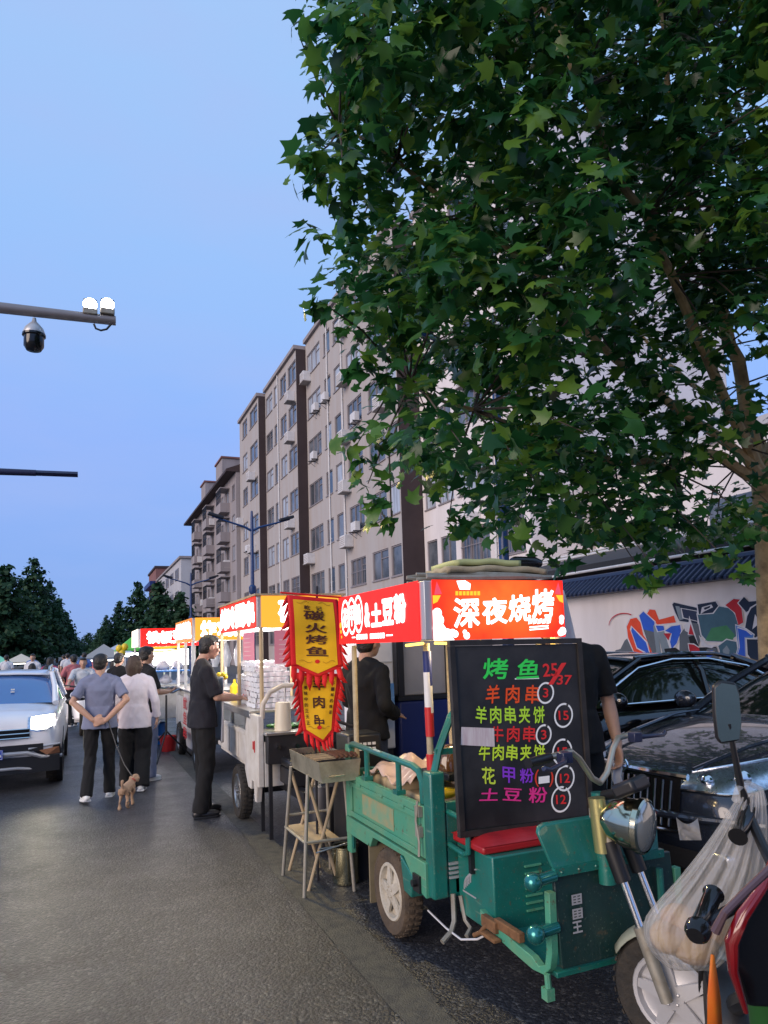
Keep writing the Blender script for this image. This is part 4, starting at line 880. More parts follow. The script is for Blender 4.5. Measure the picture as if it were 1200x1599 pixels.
# things on the bed and on the roof
bx = MB()
for i, (x, y, w_, d_, h_) in enumerate(((1.72, 4.12, .26, .22, .27), (1.70, 3.86, .25, .21, .29), (1.71, 3.60, .26, .22, .25), (1.72, 3.40, .24, .17, .23), (2.06, 4.0, .3, .3, .27), (2.1, 3.55, .3, .34, .24))):
    o_ = MB(); o_.box((x, y, .512), (x+w_, y+d_, .512+h_), Matrix.Rotation(rnd.uniform(-.06, .06), 3, 'Z'))
    ob = o_.build('food_box', mat('cream_food_box', (.56, .44, .27), .6, var=.4, vs=10) if i == 0 else bpy.data.materials['cream_food_box'], None, None, bevel=.018)
    tag(ob, ('cream food box at the back left corner of the green tricycle bed', 'cream food box second from the back along the left rail of the green tricycle', 'cream food box behind the middle rail upright of the green tricycle', 'cream food box at the front left corner of the green tricycle bed', 'cream food box under the pink wrapping, rear right of the green tricycle bed', 'cream food box under the brown tray, front right of the green tricycle bed')[i], 'box', 'cream food boxes on the green tricycle')
def crump(u, v):
    x = 1.66+.66*u; y = 3.62+.72*v
    return Vector((x, y, .83+.05*math.sin(u*3.14)*math.sin(v*3.14)+.035*math.sin(9*u+4*v)*math.cos(7*v-3*u)+.02*math.sin(23*u-9*v)+.015*math.sin(31*v+11*u)))
cr_ = MB(); cr_.grid(crump, 40, 40); ob = cr_.build('plastic_wrap', mat('pink_plastic_wrap', (.60, .44, .36), .3, var=.3, vs=6, alpha=.93), None, mods=[('SOLIDIFY', dict(thickness=.004))]); tag(ob, 'crumpled pinkish plastic sheet over the boxes in the green tricycle', 'plastic sheet')
ty = thing('roast_tray', (1.86, 3.56, .86), 'dark tray with a glossy brown lid behind the front post of the green tricycle', 'tray')
ty_ = MB(); ty_.box((-.10, -.12, .0), (.16, .13, .045), Matrix.Rotation(.25, 3, 'Z')); ty_.build('base', M['black'], ty, bevel=.01)
def dome(u, v): 
    a = 2*math.pi*u; rr = math.cos(v*math.pi/2)**.6; return Vector((.03+.12*rr*math.cos(a), .0+.12*rr*math.sin(a), .046+.13*math.sin(v*math.pi/2)))
ty_ = MB(); ty_.grid(dome, 24, 8); ty_.build('lid', mat('amber_lid', (.10, .045, .015), .12, coat=.5), ty)
yb = MB(); yb.sph((1.78, 3.45, .80), (.09, .05, .03)); ob = yb.build('yellow_cloth', M['yellow_plain']); tag(ob, 'small yellow cloth beside the front rail of the green tricycle', 'cloth')
bt = MB(); bt.lathe([(.03, 0), (.034, .03), (.034, .22), (.02, .27), (.013, .3), (.013, .33)], (2.30, 3.42, .512), (0, 0, 1)); ob = bt.build('sauce_bottle', M['navy']); tag(ob, 'blue capped bottle half hidden behind the menu board edge', 'bottle')
# folded awning on the sign box
fa = thing('folded_awning', (2.0, 3.5, SZ1), 'folded beige awning with poles lying on the roof of the green tricycle stall', 'awning'); fo_ = (2.0, 3.5, SZ1)
pm = mat('awning_canvas', (.36, .31, .21), .8, var=.5, vs=7, bump=.3, bs=20)
fb = MB()
for k in range(9):
    z = SZ1+.008+.009*(k % 4); y = 3.16+.04*k
    fb.tube([(1.58+.02*(k % 3), y, z+.012), (1.8, y+.03*math.sin(k), z+.012+.02*math.sin(k*2.)), (2.1, y-.02, z+.016), (2.36+.02*(k % 2), y+.04*math.cos(k), z+.012+.01*math.cos(k))], [.008, .014, .018, .010], 7)
fb.build('pole', M['dull_steel'], fa, fo_)
def fold(u, v): return Vector((1.72+.62*u, 3.2+.42*v, SZ1+.045+.010*math.sin(u*3.1)+.004*math.sin(u*17+v*5)+.006*math.sin(v*26)))
fm = MB(); fm.grid(fold, 30, 16); fm.build('canvas', pm, fa, fo_, mods=[('SOLIDIFY', dict(thickness=.03, offset=1))])
tp = MB(); tp.grid(lambda u, v: Vector((1.80+.40*u, 3.24+.3*v, SZ1+.090+.010*math.sin(u*3.1)+.003*math.sin(u*14+v*4))), 20, 10); tp.build('tarpaulin', mat('yellow_green_tarp', (.40, .43, .20), .6, var=.3, vs=6), fa, fo_, mods=[('SOLIDIFY', dict(thickness=.03, offset=1))])
ob = MB(); ob.tube([(2.22, 3.36, SZ1+.125), (2.24, 3.36, SZ1+.125), (2.36, 3.34, SZ1+.125), (2.40, 3.335, SZ1+.123)], [.03, .038, .036, .02], 14); o_ = ob.build('rolled_bag', M['blackgloss']); tag(o_, 'shiny black rolled bag on the end of the folded awning', 'bag')
dr = MB(); dr.grid(lambda u, v: Vector((SXE-.03+(.15+.10*v)*u, 3.17+.10*u+.02*math.sin(11*u+2*v), SZ1-.02-.02*u-.35*v*(1-.10*math.sin(6*u)))), 22, 14); o_ = dr.build('plastic_curtain', mat('pinkish_plastic_curtain', (.75, .66, .64), .35, alpha=.94), None, mods=[('SOLIDIFY', dict(thickness=.003))]); tag(o_, 'white plastic curtain hanging from the right end of the red lit sign', 'curtain')
# ------------------------------------------------------------------ menu board
bo = (2.07, 3.12, .70); mb_ = thing('menu_board', bo, 'tall black menu board with neon chalk prices standing behind the red seat', 'board')
P00, P10, P01, P11 = [Vector((x, y, z)) for x, y, z in ((1.675, 3.05, .71), (2.385, 3.03, .70), (1.655, 3.04, 1.582), (2.365, 3.02, 1.574))]
p = MB(); p.prism([P00, P10, P11, P01], (0, .012, 0)); p.build('panel', mat('blackboard', (.018, .017, .019), .3, var=.7, vs=4, col2=(.05, .048, .05), coat=.2), mb_, bo, smooth=0)
fr = MB(); tk_ = .016
def fbar(a, b, ny): fr.prism([a+Vector((0, -.012, 0)), b+Vector((0, -.012, 0)), b+ny+Vector((0, -.012, 0)), a+ny+Vector((0, -.012, 0))], (0, .03, 0))
fbar(P00-Vector((.03, 0, .03)), P10+Vector((.03, 0, -.03)), Vector((0, 0, .028))); fbar(P01-Vector((.03, 0, -.002)), P11+Vector((.03, 0, .002)), Vector((0, 0, .026)))
fbar(P00-Vector((.03, 0, .001)), P01-Vector((.03, 0, -.001)), Vector((.028, 0, 0))); fbar(P10+Vector((.002, 0, -.001)), P11+Vector((.002, 0, .001)), Vector((.028, 0, 0)))
fr.build('frame', mat('black_board_frame', (.02, .018, .018), .4, var=.5, vs=10, col2=(.06, .05, .045)), mb_, bo, smooth=0)
for x in (1.72, 2.34):
    lg = MB(); lg.box((x-.012, 3.06, .5), (x+.012, 3.085, .70)); lg.build('leg', M['black'], mb_, bo, smooth=0)
ch = MB(); CK = ['36e05a', 'f0541e', 'b8e63c', 'e23030', 'c8e83a', '8a3ad0', 'e2348c', 'f2f2f0', 'c9e045', 'd8402a']
CM = [mat('neon_chalk_'+n, c, .6, emit=c, es=.12) for n, c in zip(('green', 'orange', 'lime', 'red', 'yellow', 'violet', 'magenta', 'white', 'pale_yellow', 'vermilion'), CK)]
for c_ in CM: c_.node_tree.nodes['Principled BSDF'].inputs['Emission Strength'].default_value = 0
def bpnt(x, y):
    """board-surface point under the board's own grid (0..1 across, 0..1 up)"""
    return P00*(1-x)*(1-y)+P10*x*(1-y)+P01*(1-x)*y+P11*x*y+Vector((0, -.0022, 0))
BN = (P10-P00).cross(P01-P00).normalized()
def bpx(x, y): d = ray(x, y); q = CAM+d*((P00-CAM).dot(BN)/d.dot(BN)); return q+BN*.0025
def wr_(mi, ch_, x, y, w_, h_, wt=.002):
    """hand-chalked characters: left x, baseline y, width and height"""
    ch.mi = mi; o_ = bpx(x, y); write(ch, ch_, o_, bpx(x+w_, y)-o_, bpx(x, y-h_)-o_, wt, wob=.10, bold=.018)
wr_(0, '烤', 755, 1060, 38, 32); wr_(0, '鱼', 808, 1059, 34, 30); wr_(3, '25', 848, 1056, 22, 20, .002); wr_(3, '/', 857, 1068, 26, 32, .0); wr_(3, '37', 870, 1069, 22, 15, .002)
for k, c_ in enumerate('羊肉串'): wr_(1, c_, 759+31*k, 1098, 21, 28)
for k, c_ in enumerate('羊肉串夹饼'): wr_(2, c_, 743+22.5*k, 1129, 17, 26)
for k, c_ in enumerate('牛肉串'): wr_(3, c_, 767+25*k, 1158, 19, 24)
for k, c_ in enumerate('牛肉串夹饼'): wr_(4, c_, 748+21.5*k, 1187, 17, 24)
wr_(8, '花', 753, 1224, 20, 26); wr_(5, '甲', 785, 1222, 19, 24); wr_(5, '粉', 812, 1222, 21, 22); wr_(9, '(', 835, 1228, 6, 26); wr_(9, ')', 858, 1228, 6, 26)
wr_(6, '土', 750, 1250, 28, 19); wr_(6, '豆', 786, 1250, 28, 19); wr_(6, '粉', 826, 1253, 28, 24)
for (x, y, r_, tx) in ((852, 1082, 12, '3'), (880, 1117, 14, '15'), (849, 1147, 11, '3'), (878, 1174, 15, '15'), (882, 1215, 14.5, '12'), (876, 1248, 14.5, '12')):
    s = 3.035/1100*1.0; c_ = bpx(x, y); ch.mi = 7; ring(ch, c_, Vector((1, 0, .03)), Vector((.06, 0, 1)), r_*.00355, (r_+2.6)*.00355, 34, 1.06, 1.0, 7.4+random.uniform(0, .25))
    ch.mi = 3; wr_(3, tx, x-(4 if len(tx) < 2 else 7.5), y+7, 8 if len(tx) < 2 else 15, 14, .002)
ch.mi = 7
q0 = [bpx(*p_) for p_ in ((841, 1213), (858, 1211), (858, 1222), (841, 1224))]; ch.add(q0, [(0, 1, 2, 3)])
for y_ in (1066,): 
    a_, b_ = bpx(804, 1061), bpx(842, 1060); ch.add([a_, b_, b_+Vector((0, 0, .006)), a_+Vector((0, 0, .006))], [(0, 1, 2, 3)])
ch.build('chalk_writing', CM, mb_, bo, smooth=0)
pp = MB(); pts = [bpx(*p_)+Vector((0, -.003, 0)) for p_ in ((719, 1163), (772, 1166), (771, 1137), (720, 1135))]; pp.prism(pts, (0, .002, 0)); pp.build('paper_slip', mat('faded_white_paper', (.62, .56, .57), .8, var=.7, vs=14, col2=(.4, .25, .3), stretch=(4, 1, .4)), mb_, bo, smooth=0)
# ================================================================== grill, pot, banners between the stalls
gl = thing('charcoal_grill', (1.48, 4.65, 0), 'long steel charcoal grill trough on thin splayed legs beside the red banners', 'grill'); go = (1.48, 4.65, 0)
g = MB(); ta, tb, xa, xb = 4.28, 4.97, 1.345, 1.62
for poly in ([(xa, ta, .885), (xa, tb, .885), (xa+.02, tb, .765), (xa+.02, ta, .765)], [(xb, ta, .885), (xb, tb, .885), (xb-.02, tb, .765), (xb-.02, ta, .765)]): g.prism(poly, (.004, 0, 0))
g.prism([(xa+.004, ta, .885), (xb, ta, .885), (xb-.02, ta, .765), (xa+.024, ta, .765)], (0, .004, 0)); g.prism([(xa+.004, tb, .885), (xb, tb, .885), (xb-.02, tb, .765), (xa+.024, tb, .765)], (0, -.004, 0))
g.box((xa+.02, ta, .757), (xb-.02, tb, .765)); g.build('trough', mat('sooty_steel', (.48, .44, .33), .38, metal=.8, var=.8, vs=5, col2=(.12, .1, .07)), gl, go, smooth=0)
c = MB(); c.grid(lambda u, v: Vector((xa+.01+.26*u, ta+.01+.66*v, .845+.012*math.sin(40*u+11*v)*math.sin(50*v-7*u))), 20, 40); c.build('charcoal', mat('charcoal', (.02, .017, .015), .95, bump=1, bs=40), gl, go)
for (x, y) in ((1.31, 5.06), (1.318, 4.56), (1.65, 4.53), (1.66, 5.05)):
    MB().cyl((x, y, 0), (x+(.045 if x < 1.5 else -.045), y+(-.1 if y > 4.8 else .02), .765), .0125, n=10).build('leg', M['dull_steel'], gl, go)
b = MB(); b.cyl((1.33, 4.57, .34), (1.325, 5.03, .34), .009, n=8); b.cyl((1.33, 4.565, .34), (1.64, 4.54, .34), .009, n=8); b.cyl((1.33, 5.02, .42), (1.64, 5.02, .42), .009, n=8); b.build('brace', M['dull_steel'], gl, go)
h = MB(); h.tube([(1.40, ta-.002, .80), (1.40, ta-.03, .80), (1.50, ta-.03, .80), (1.50, ta-.002, .80)], .005, 6); h.build('handle', M['chrome'], gl, go)
sk = thing('skewer_bundle', (1.50, 4.42, .89), 'dark bundle of grilled skewers on the near end of the charcoal grill', 'skewers')
s_ = MB()
for k in range(14):
    y = -.1+.017*k; s_.cyl((-.17, y, .004+.004*(k % 3)), (.13, y+.008*math.sin(k*3), .006+.004*(k % 3)), .0022, n=5)
s_.build('sticks', M['wood'], sk)
s_ = MB()
for k in range(14):
    for j in range(5): s_.sph((-.02+.032*j, -.1+.017*k, .012+.004*(k % 3)), (.014, .010, .010), 7, 5)
s_.build('meat', mat('grilled_meat', (.10, .035, .015), .5, var=.6, vs=30), sk)
fs = thing('folding_stand', (1.5, 4.85, 0), 'bamboo coloured folding stand with a plank shelf under the charcoal grill', 'stand')
f = MB()
for (x0_, x1_, y) in ((-.12, .1, -.18), (.1, -.1, -.15)): f.cyl((x0_, y, 0), (x1_, y, .70), .012, n=8)
f.build('leg', M['wood'], fs)
f = MB(); f.box((-.12, -.2, .30), (.1, .32, .315)); f.build('shelf', M['wood'], fs, smooth=0)
f = MB()
for (x0_, x1_, y) in ((-.12, .1, .30), (.1, -.1, .27)): f.cyl((x0_, y, 0), (x1_, y, .70), .012, n=8)
f.build('rear_leg', M['wood'], fs)
pk = thing('steel_pot', (1.66, 4.72, 0), 'tall stainless steel pot standing on the road behind the green tailgate', 'pot')
p = MB(); p.lathe([(.001, .004), (.088, .004), (.092, .02), (.092, .235), (.097, .24), (.097, .246), (.086, .24), (.086, .03), (.001, .02)], (0, 0, 0), (0, 0, 1), 30); p.build('body', mat('pot_steel', (.6, .55, .35), .18, metal=1, var=.3, vs=8), pk)
p = MB(); p.tube([(-.095, -.02, .2), (-.12, -.02, .21), (-.12, .03, .21), (-.095, .03, .2)], .005, 6); p.build('handle', M['steel'], pk)
sk2 = MB(); sk2.tube([(1.42, 4.62, .25), (1.7, 4.60, .30)], .006, 6); sk2.tube([(1.45, 4.66, .26), (1.72, 4.63, .275)], .005, 6); o = sk2.build('tongs', M['steel']); tag(o, 'long steel tongs lying across the rim of the steel pot', 'tongs')
# banners
BR = mat('banner_red', (.62, .008, .012), .75, bump=.1, bs=40); BY = mat('banner_yellow', (.78, .46, .008), .7, var=.4, vs=6, col2=(.7, .34, .01)); BK = mat('banner_ink', (.06, .012, .008), .7); BO = mat('banner_orange', (.75, .30, .01), .7)
def banner(name, label, yb, tl, tr, bl, br, tip, wave, texts, seed):
    """cloth pennant: corner pixels, hanging in the plane Y=yb, rippled; red flame fringe, yellow field"""
    r = random.Random(seed); o = onY(tl[0]+(tr[0]-tl[0])/2, (tl[1]+bl[1])/2, yb); th = thing(name, tuple(o), label, 'banner', 'red and yellow banners at the grill')
    c = [onY(*p, yb) for p in (tl, tr, bl, br, tip)]
    def S_(u, v): 
        p = (c[0]*(1-u)+c[1]*u)*(1-v)+(c[2]*(1-u)+c[3]*u)*v; return p+Vector((0, wave*math.sin(u*7+v*4+seed)*.5+wave*.6*math.sin(v*6+seed), 0))
    ctr = (c[2]+c[3])/2; dt = c[4]-ctr; H = (c[2]-c[0]).length; W = (c[1]-c[0]).length
    def S2(u, v, lift=0):
        p = S_(u, min(v, 1.)); 
        if v > 1: p = p+dt*((v-1)/.2)
        return p+Vector((0, -lift, 0))
    f = MB()
    f.grid(lambda u, v: S2(u, v*1.0), 18, 26)
    n = 18
    def bot(u, k): return 1+.2*(1-abs(2*u-1))*k
    f.grid(lambda u, v: S_(u, 1)+dt*(1-abs(2*u-1))*v, 18, 4)
    # flame fringe: side tongues, hanging tongues
    for s, sg in ((0, -1), (1, 1)):
        for k in range(9):
            v0, v1 = k/9, (k+1)/9; e = S2(s, min(1, v0+.16)); e = e+Vector((sg*W*r.uniform(.10, .19), -.004, -.03*r.random()))
            a, b = S2(s, v0), S2(s, v1); m1 = a*.45+e*.55+Vector((0, 0, .006)); m2 = b*.5+e*.5-Vector((0, 0, .006))
            f.add([a, m1, e, m2, b], [(0, 1, 2, 3, 4)])
    for k in range(7):
        u0, u1 = k/7+.01, (k+1)/7-.03; a = S_(u0, 1)+dt*(1-abs(2*u0-1)); b = S_(u1, 1)+dt*(1-abs(2*u1-1)); L = H*(.17+.08*r.random()); sw = Vector((r.uniform(-.01, .01), r.uniform(-.02, .0), 0))
        m = (a+b)/2
        f.add([a, b, b+Vector((0, 0, -L*.55))+sw, m+Vector((.01, 0, -L))+sw*2, a+Vector((0, 0, -L*.55))+sw], [(0, 1, 2, 3, 4)])
    f.build('fringe_cloth', BR, th, tuple(o), mods=[('SOLIDIFY', dict(thickness=.003))])
    y = MB(); L1, L2, T1 = .10, .90, .055
    y.grid(lambda u, v: S2(L1+(L2-L1)*u, T1+(.97-T1)*v, .006), 14, 22)
    y.grid(lambda u, v: S2(L1+(L2-L1)*u, .97, .006)+(dt*.82*(1-abs(2*u-1)))*v, 14, 4)
    y.build('field', BY, th, tuple(o))
    t = MB()
    for (ch, u, v, w, h_, bd, ml) in texts:
        t.mi = ml; p0 = S2(u, v+h_, .010); U = S2(u+w, v+h_, .010)-p0; V = S2(u, v, .010)-p0; write(t, ch, p0, U, V, .0, bold=bd)
    t.mi = 1
    cR = S2(.5, .93, .0105); t.add([cR+Vector((math.cos(a)*.018, 0, math.sin(a)*.014)) for a in np.linspace(0, 6.28, 13)[:-1]], [tuple(range(12))])
    t.mi = 2
    for s in (-1, 1):                          # scroll ornament top and bottom
        for vv, am in ((.085, 1), (.93, -1)):
            t.tube([S2(.5+s*(.1+.24*q), vv-.02*am*math.sin(q*6), .0105) for q in np.linspace(0, 1, 12)], .0016, 4)
    t.build('lettering', [BK, BR, mat('banner_scroll', (.45, .25, .02), .8) if 'banner_scroll' not in bpy.data.materials else bpy.data.materials['banner_scroll']], th, tuple(o), smooth=0)
    return th, S2
b2, _ = banner('banner', 'lower banner with three big characters, hanging under the fish banner', 4.79, (462, 1050), (532, 1052), (474, 1142), (522, 1142), (505, 1161), .012,
    [('羊', .36, .10, .3, .19, .03, 0), ('肉', .36, .40, .3, .2, .03, 0), ('串', .36, .70, .3, .2, .03, 0)]+[(c_, .13, .22+.1*k, .09, .065, .02, 0) for k, c_ in enumerate('美味中的正天正')]+[(c_, .79, .14+.1*k, .08, .06, .02, 0) for k, c_ in enumerate('不一样的味道')], 4)
b1, _ = banner('banner', 'upper banner with four big characters, hiding the corner of the red sign', 4.75, (449, 929), (527, 936), (455, 1040), (536, 1041), (497, 1058), .010,
    [('碳', .29, .20, .40, .135, .025, 0), ('火', .31, .38, .40, .135, .03, 0), ('烤', .31, .55, .40, .13, .025, 0), ('鱼', .31, .72, .40, .13, .03, 0), ('乾', .30, .13, .12, .06, .02, 0), ('记', .54, .13, .12, .06, .02, 0)], 9)
bp = thing('banner_pole', (1.505, 4.81, .0), 'thin dark pole carrying both red banners', 'pole'); bo_ = (1.505, 4.81, 0)
p = MB(); pt_, pb_ = onY(497, 926, 4.81), onY(510, 1320, 4.85); p.tube([Vector((1.50, 4.84, 0)), Vector((1.495, 4.82, .9)), pt_+Vector((0, .02, .05))], .009, 8); p.build('pole', M['dark_metal'], bp, bo_)
p = MB(); p.cyl(onY(438, 928, 4.78)+Vector((0, .0, .012)), onY(540, 936, 4.78)+Vector((0, 0, .012)), .007, n=8); p.build('crossbar', BR, bp, bo_)
# ================================================================== white stall tricycle (second)
def lit_box(par, off, x0, x1, y0, y1, z0, z1, side, front, texts_side, texts_front, hot, border=None, corner=.04):
    b = MB(); b.box((x0+.004, y0+.004, z0+.003), (x1, y1, z1-.003)); so = b.build('sign_box', M['silver'], par, off, bevel=.004)
    f = MB(); f.mi = 0; f.add([(x0-.001, y1, z0), (x0-.001, y0+corner, z0), (x0-.001, y0+corner, z1), (x0-.001, y1, z1)], [(0, 1, 2, 3)])
    f.mi = 1; f.add([(x0+corner, y0-.001, z0), (x1, y0-.001, z0), (x1, y0-.001, z1), (x0+corner, y0-.001, z1)], [(0, 1, 2, 3)])
    f.mi = 2; Ls = y1-y0-corner; h = z1-z0
    for (c, a, w, b_, hh, bd) in texts_side: write(f, c, (x0-.003, y1-a*Ls, z0+b_*h), (0, -w*Ls, 0), (0, 0, hh*h), .004, bold=bd)
    Lf = x1-x0-corner
    for (c, a, w, b_, hh, bd) in texts_front: write(f, c, (x0+corner+a*Lf, y0-.003, z0+b_*h), (w*Lf, 0, 0), (0, 0, hh*h), .004, bold=bd)
    if border:
        f.mi = 3; e = .07*h/.3*.3
        for (za, zb) in ((z0, z0+e), (z1-e, z1)): f.add([(x0-.002, y1, za), (x0-.002, y0+corner, za), (x0-.002, y0+corner, zb), (x0-.002, y1, zb)], [(0, 1, 2, 3)])
        f.add([(x0-.0025, y0+corner+.05, z0+e), (x0-.0025, y0+corner, z0+e), (x0-.0025, y0+corner, z1-e), (x0-.0025, y0+corner+.05, z1-e)], [(0, 1, 2, 3)])
    f.build('lit_sign_face', [side, front, hot, border or hot], so, off, smooth=0)
    return so
GO = glow('lit_orange', (1, .36, .03), 1.5); GRO = glow('lit_red_edge', (1, .04, .01), 1.1); GW = glow('lit_pale_face', (1, .82, .68), 2.2); GYE = glow('lit_amber_edge', (1, .3, .02), 1.2)
def bulb(loc, e, col=(1, .93, .85), r=.06):
    l = bpy.data.lights.new('stall_bulb', 'POINT'); l.energy = e; l.color = col; l.shadow_soft_size = r; o = bpy.data.objects.new('stall_bulb', l); COL.objects.link(o); o.location = loc
WEn = M['white_enamel']
def stall_cart(loc, label, name, wheels=True):
    return thing(name, loc, label, 'food cart', 'white food carts behind the green tricycle')
o2 = (1.85, 7.1, 0); c2 = stall_cart(o2, 'white food cart with the pink price sheets, served by the man in the dark shirt', 'food_cart')
xa, xb, ya, yb = 1.40, 2.32, 6.12, 8.2
p = MB(); p.box((xa+.03, ya+.02, .50), (xb-.03, yb-.02, .54)); p.build('bed_floor', WEn, c2, o2, smooth=0)
for x0_, x1_ in ((xa, xa+.03), (xb-.03, xb)):
    p = MB(); p.box((x0_, 6.55, .545), (x1_, yb, .84)); s = p.build('side_panel', WEn, c2, o2, bevel=.006)
    q = MB(); xo = x0_-.01 if x0_ < 1.8 else x1_
    for y in (6.6, 7.05, 7.5, 8.0): q.box((xo, y, .56), (xo+.0098, y+.06, .82))
    q.box((xo-.003, 6.56, .80), (xo+.0095, yb-.01, .835)); q.build('panel_rib', WEn, s, o2, bevel=.003)
p = MB()
p.prism([(xa-.02, 6.10, 1.02), (xa-.02, 6.55, 1.02), (xa-.02, 6.62, .9), (xa-.02, 6.66, .50), (xa-.02, 6.52, .36), (xa-.02, 6.40, .36), (xa-.02, 6.38, .44), (xa-.02, 6.30, .44), (xa-.02, 6.26, .28), (xa-.02, 6.20, .28), (xa-.02, 6.16, .42), (xa-.02, 6.10, .42)], (.05, 0, 0)); pc = p.build('corner_cabinet', WEn, c2, o2, bevel=.006)
q = MB(); q.box((xa-.026, 6.22, .70), (xa-.0215, 6.24, .80)); q.box((xa-.026, 6.27, .72), (xa-.0215, 6.30, .79)); q.build('red_mark', M['red_plain'], pc, o2, smooth=0)
p = MB(); p.box((xa+.035, 6.10, .42), (xb-.03, 6.14, .80)); p.build('front_panel', WEn, c2, o2, bevel=.005)
p = MB(); p.tube([(xa+.02, 6.12, 1.0), (xa+.03, 6.115, 1.12), (xa+.09, 6.11, 1.22), (xa+.2, 6.11, 1.27), (xb-.25, 6.11, 1.27), (xb-.1, 6.11, 1.2), (xb-.05, 6.12, 1.0), (xb-.05, 6.12, .8)], .022, 10); p.build('front_hoop', mat('cream_hoop_enamel', (.58, .52, .44), .4, var=.4, vs=10), c2, o2)
p = MB(); p.box((xa-.03, 6.4, 1.02), (xb-.1, yb+.05, 1.045)); p.box((xa-.03, 6.4, .98), (xa-.005, yb+.05, 1.019)); p.build('counter', M['steel'], c2, o2, bevel=.004)
for y in (6.7, 7.4, 8.15): MB().box((xa+.0, y, .845), (xa+.03, y+.04, .979)).build('shelf_support', M['steel'], c2, o2, smooth=0)
for (x, y) in ((1.44, 6.2), (1.44, 7.18), (1.44, 8.15), (2.25, 6.2), (2.25, 8.15)):
    MB().cyl((x, y, 1.0), (x, y, 1.79), .018, n=10).build('canopy_post', mat('warm_wood_post', (.5, .38, .22), .6, var=.5, vs=9, stretch=(1, 1, .2)) if 'warm_wood_post' not in bpy.data.materials else bpy.data.materials['warm_wood_post'], c2, o2)
wheel(c2, (xa+.01, 6.93, .25), .25, .12, (1, 0, 0), M['rubber'], M['steel'], True, o2); wheel(c2, (xb-.02, 6.93, .25), .25, .12, (1, 0, 0), M['rubber'], M['steel'], True, o2)
p = MB(); p.cyl((xa+.06, 6.93, .25), (xb-.06, 6.93, .25), .04); p.box((1.6, 5.5, .38), (1.66, 8.1, .46)); p.box((2.1, 5.5, .38), (2.16, 8.1, .46)); p.build('chassis', M['dark_metal'], c2, o2)
p = MB(); p.box((1.56, 5.75, .46), (2.2, 6.08, .60)); p.build('seat_base', M['dark_metal'], c2, o2, bevel=.01)
p = MB(); p.box((1.55, 5.72, .605), (2.21, 6.08, .68)); p.build('seat', M['black'], c2, o2, bevel=.025)
p = MB(); p.tube([(1.88, 5.1, .98), (1.88, 5.05, .75), (1.88, 4.98, .25)], .028, 8); p.tube([(1.58, 5.3, 1.03), (1.72, 5.22, 1.06), (1.88, 5.12, .99), (2.04, 5.22, 1.06), (2.18, 5.3, 1.03)], .013, 8); p.build('steering_fork', M['dark_metal'], c2, o2)
wheel(c2, (1.88, 5.0, .25), .25, .1, (1, 0, 0), M['rubber'], M['steel'], True, o2)
lit_box(c2, o2, 1.44, 2.26, 6.36, 8.24, 1.787, 2.08, glow('lit_red_side', (1, .06, .03), 1.2), GO, [(c_, .03+.235*k, .225, .14, .72, .07) for k, c_ in enumerate('烤冷面串')], [('碳', .22, .32, .16, .7, .06), ('烤', .6, .32, .16, .7, .06)], M['g_white_hot'], GRO)
p = MB(); p.box((1.42, 6.34, 2.082), (2.3, 8.26, 2.10)); p.build('roof_edge', M['wood'], c2, o2, smooth=0)
p = MB(); p.cyl((1.48, 6.5, 1.77), (1.48, 8.2, 1.77), .012, n=8); p.cyl((1.5, 6.4, 1.77), (2.2, 6.4, 1.77), .012, n=8); p.build('light_tube', M['g_white_hot'], c2, o2)
bulb((1.75, 7.5, 1.72), 48); bulb((1.9, 6.6, 1.70), 26)
PK = mat('pink_paper', (.70, .26, .34), .7); PKT = mat('pale_pink_print', (.75, .5, .52), .7)
for (x, y, w_, h_, lab, side) in ((1.47, 6.62, .50, .27, 'pink price sheet taped up between the posts on the road side of the white cart', 1), (1.56, 6.20, .40, .30, 'pink price sheet hanging at the front of the white cart beside the banners', 0)):
    q = MB()
    U = Vector((0, -1, 0)) if side else Vector((1, 0, 0)); o_ = Vector((x, y+w_, 1.49)) if side else Vector((x, y, 1.46)); nn = Vector((-1, 0, 0)) if side else Vector((0, -1, 0))
    q.prism([o_, o_+U*w_, o_+U*w_+Vector((0, 0, h_)), o_+Vector((0, 0, h_))], -nn*.003); 
    q.mi = 1
    for k in range(5): q.add([o_+nn*.0015+U*w_*.1+Vector((0, 0, .04+.042*k)), o_+nn*.0015+U*w_*(.5+.35*random.random())+Vector((0, 0, .04+.042*k)), o_+nn*.0015+U*w_*.8+Vector((0, 0, .048+.042*k)), o_+nn*.0015+U*w_*.1+Vector((0, 0, .048+.042*k))], [(0, 1, 2, 3)])
    ob = q.build('price_sheet', [PK, PKT], smooth=0); tag(ob, lab, 'price sheet', 'pink price sheets')
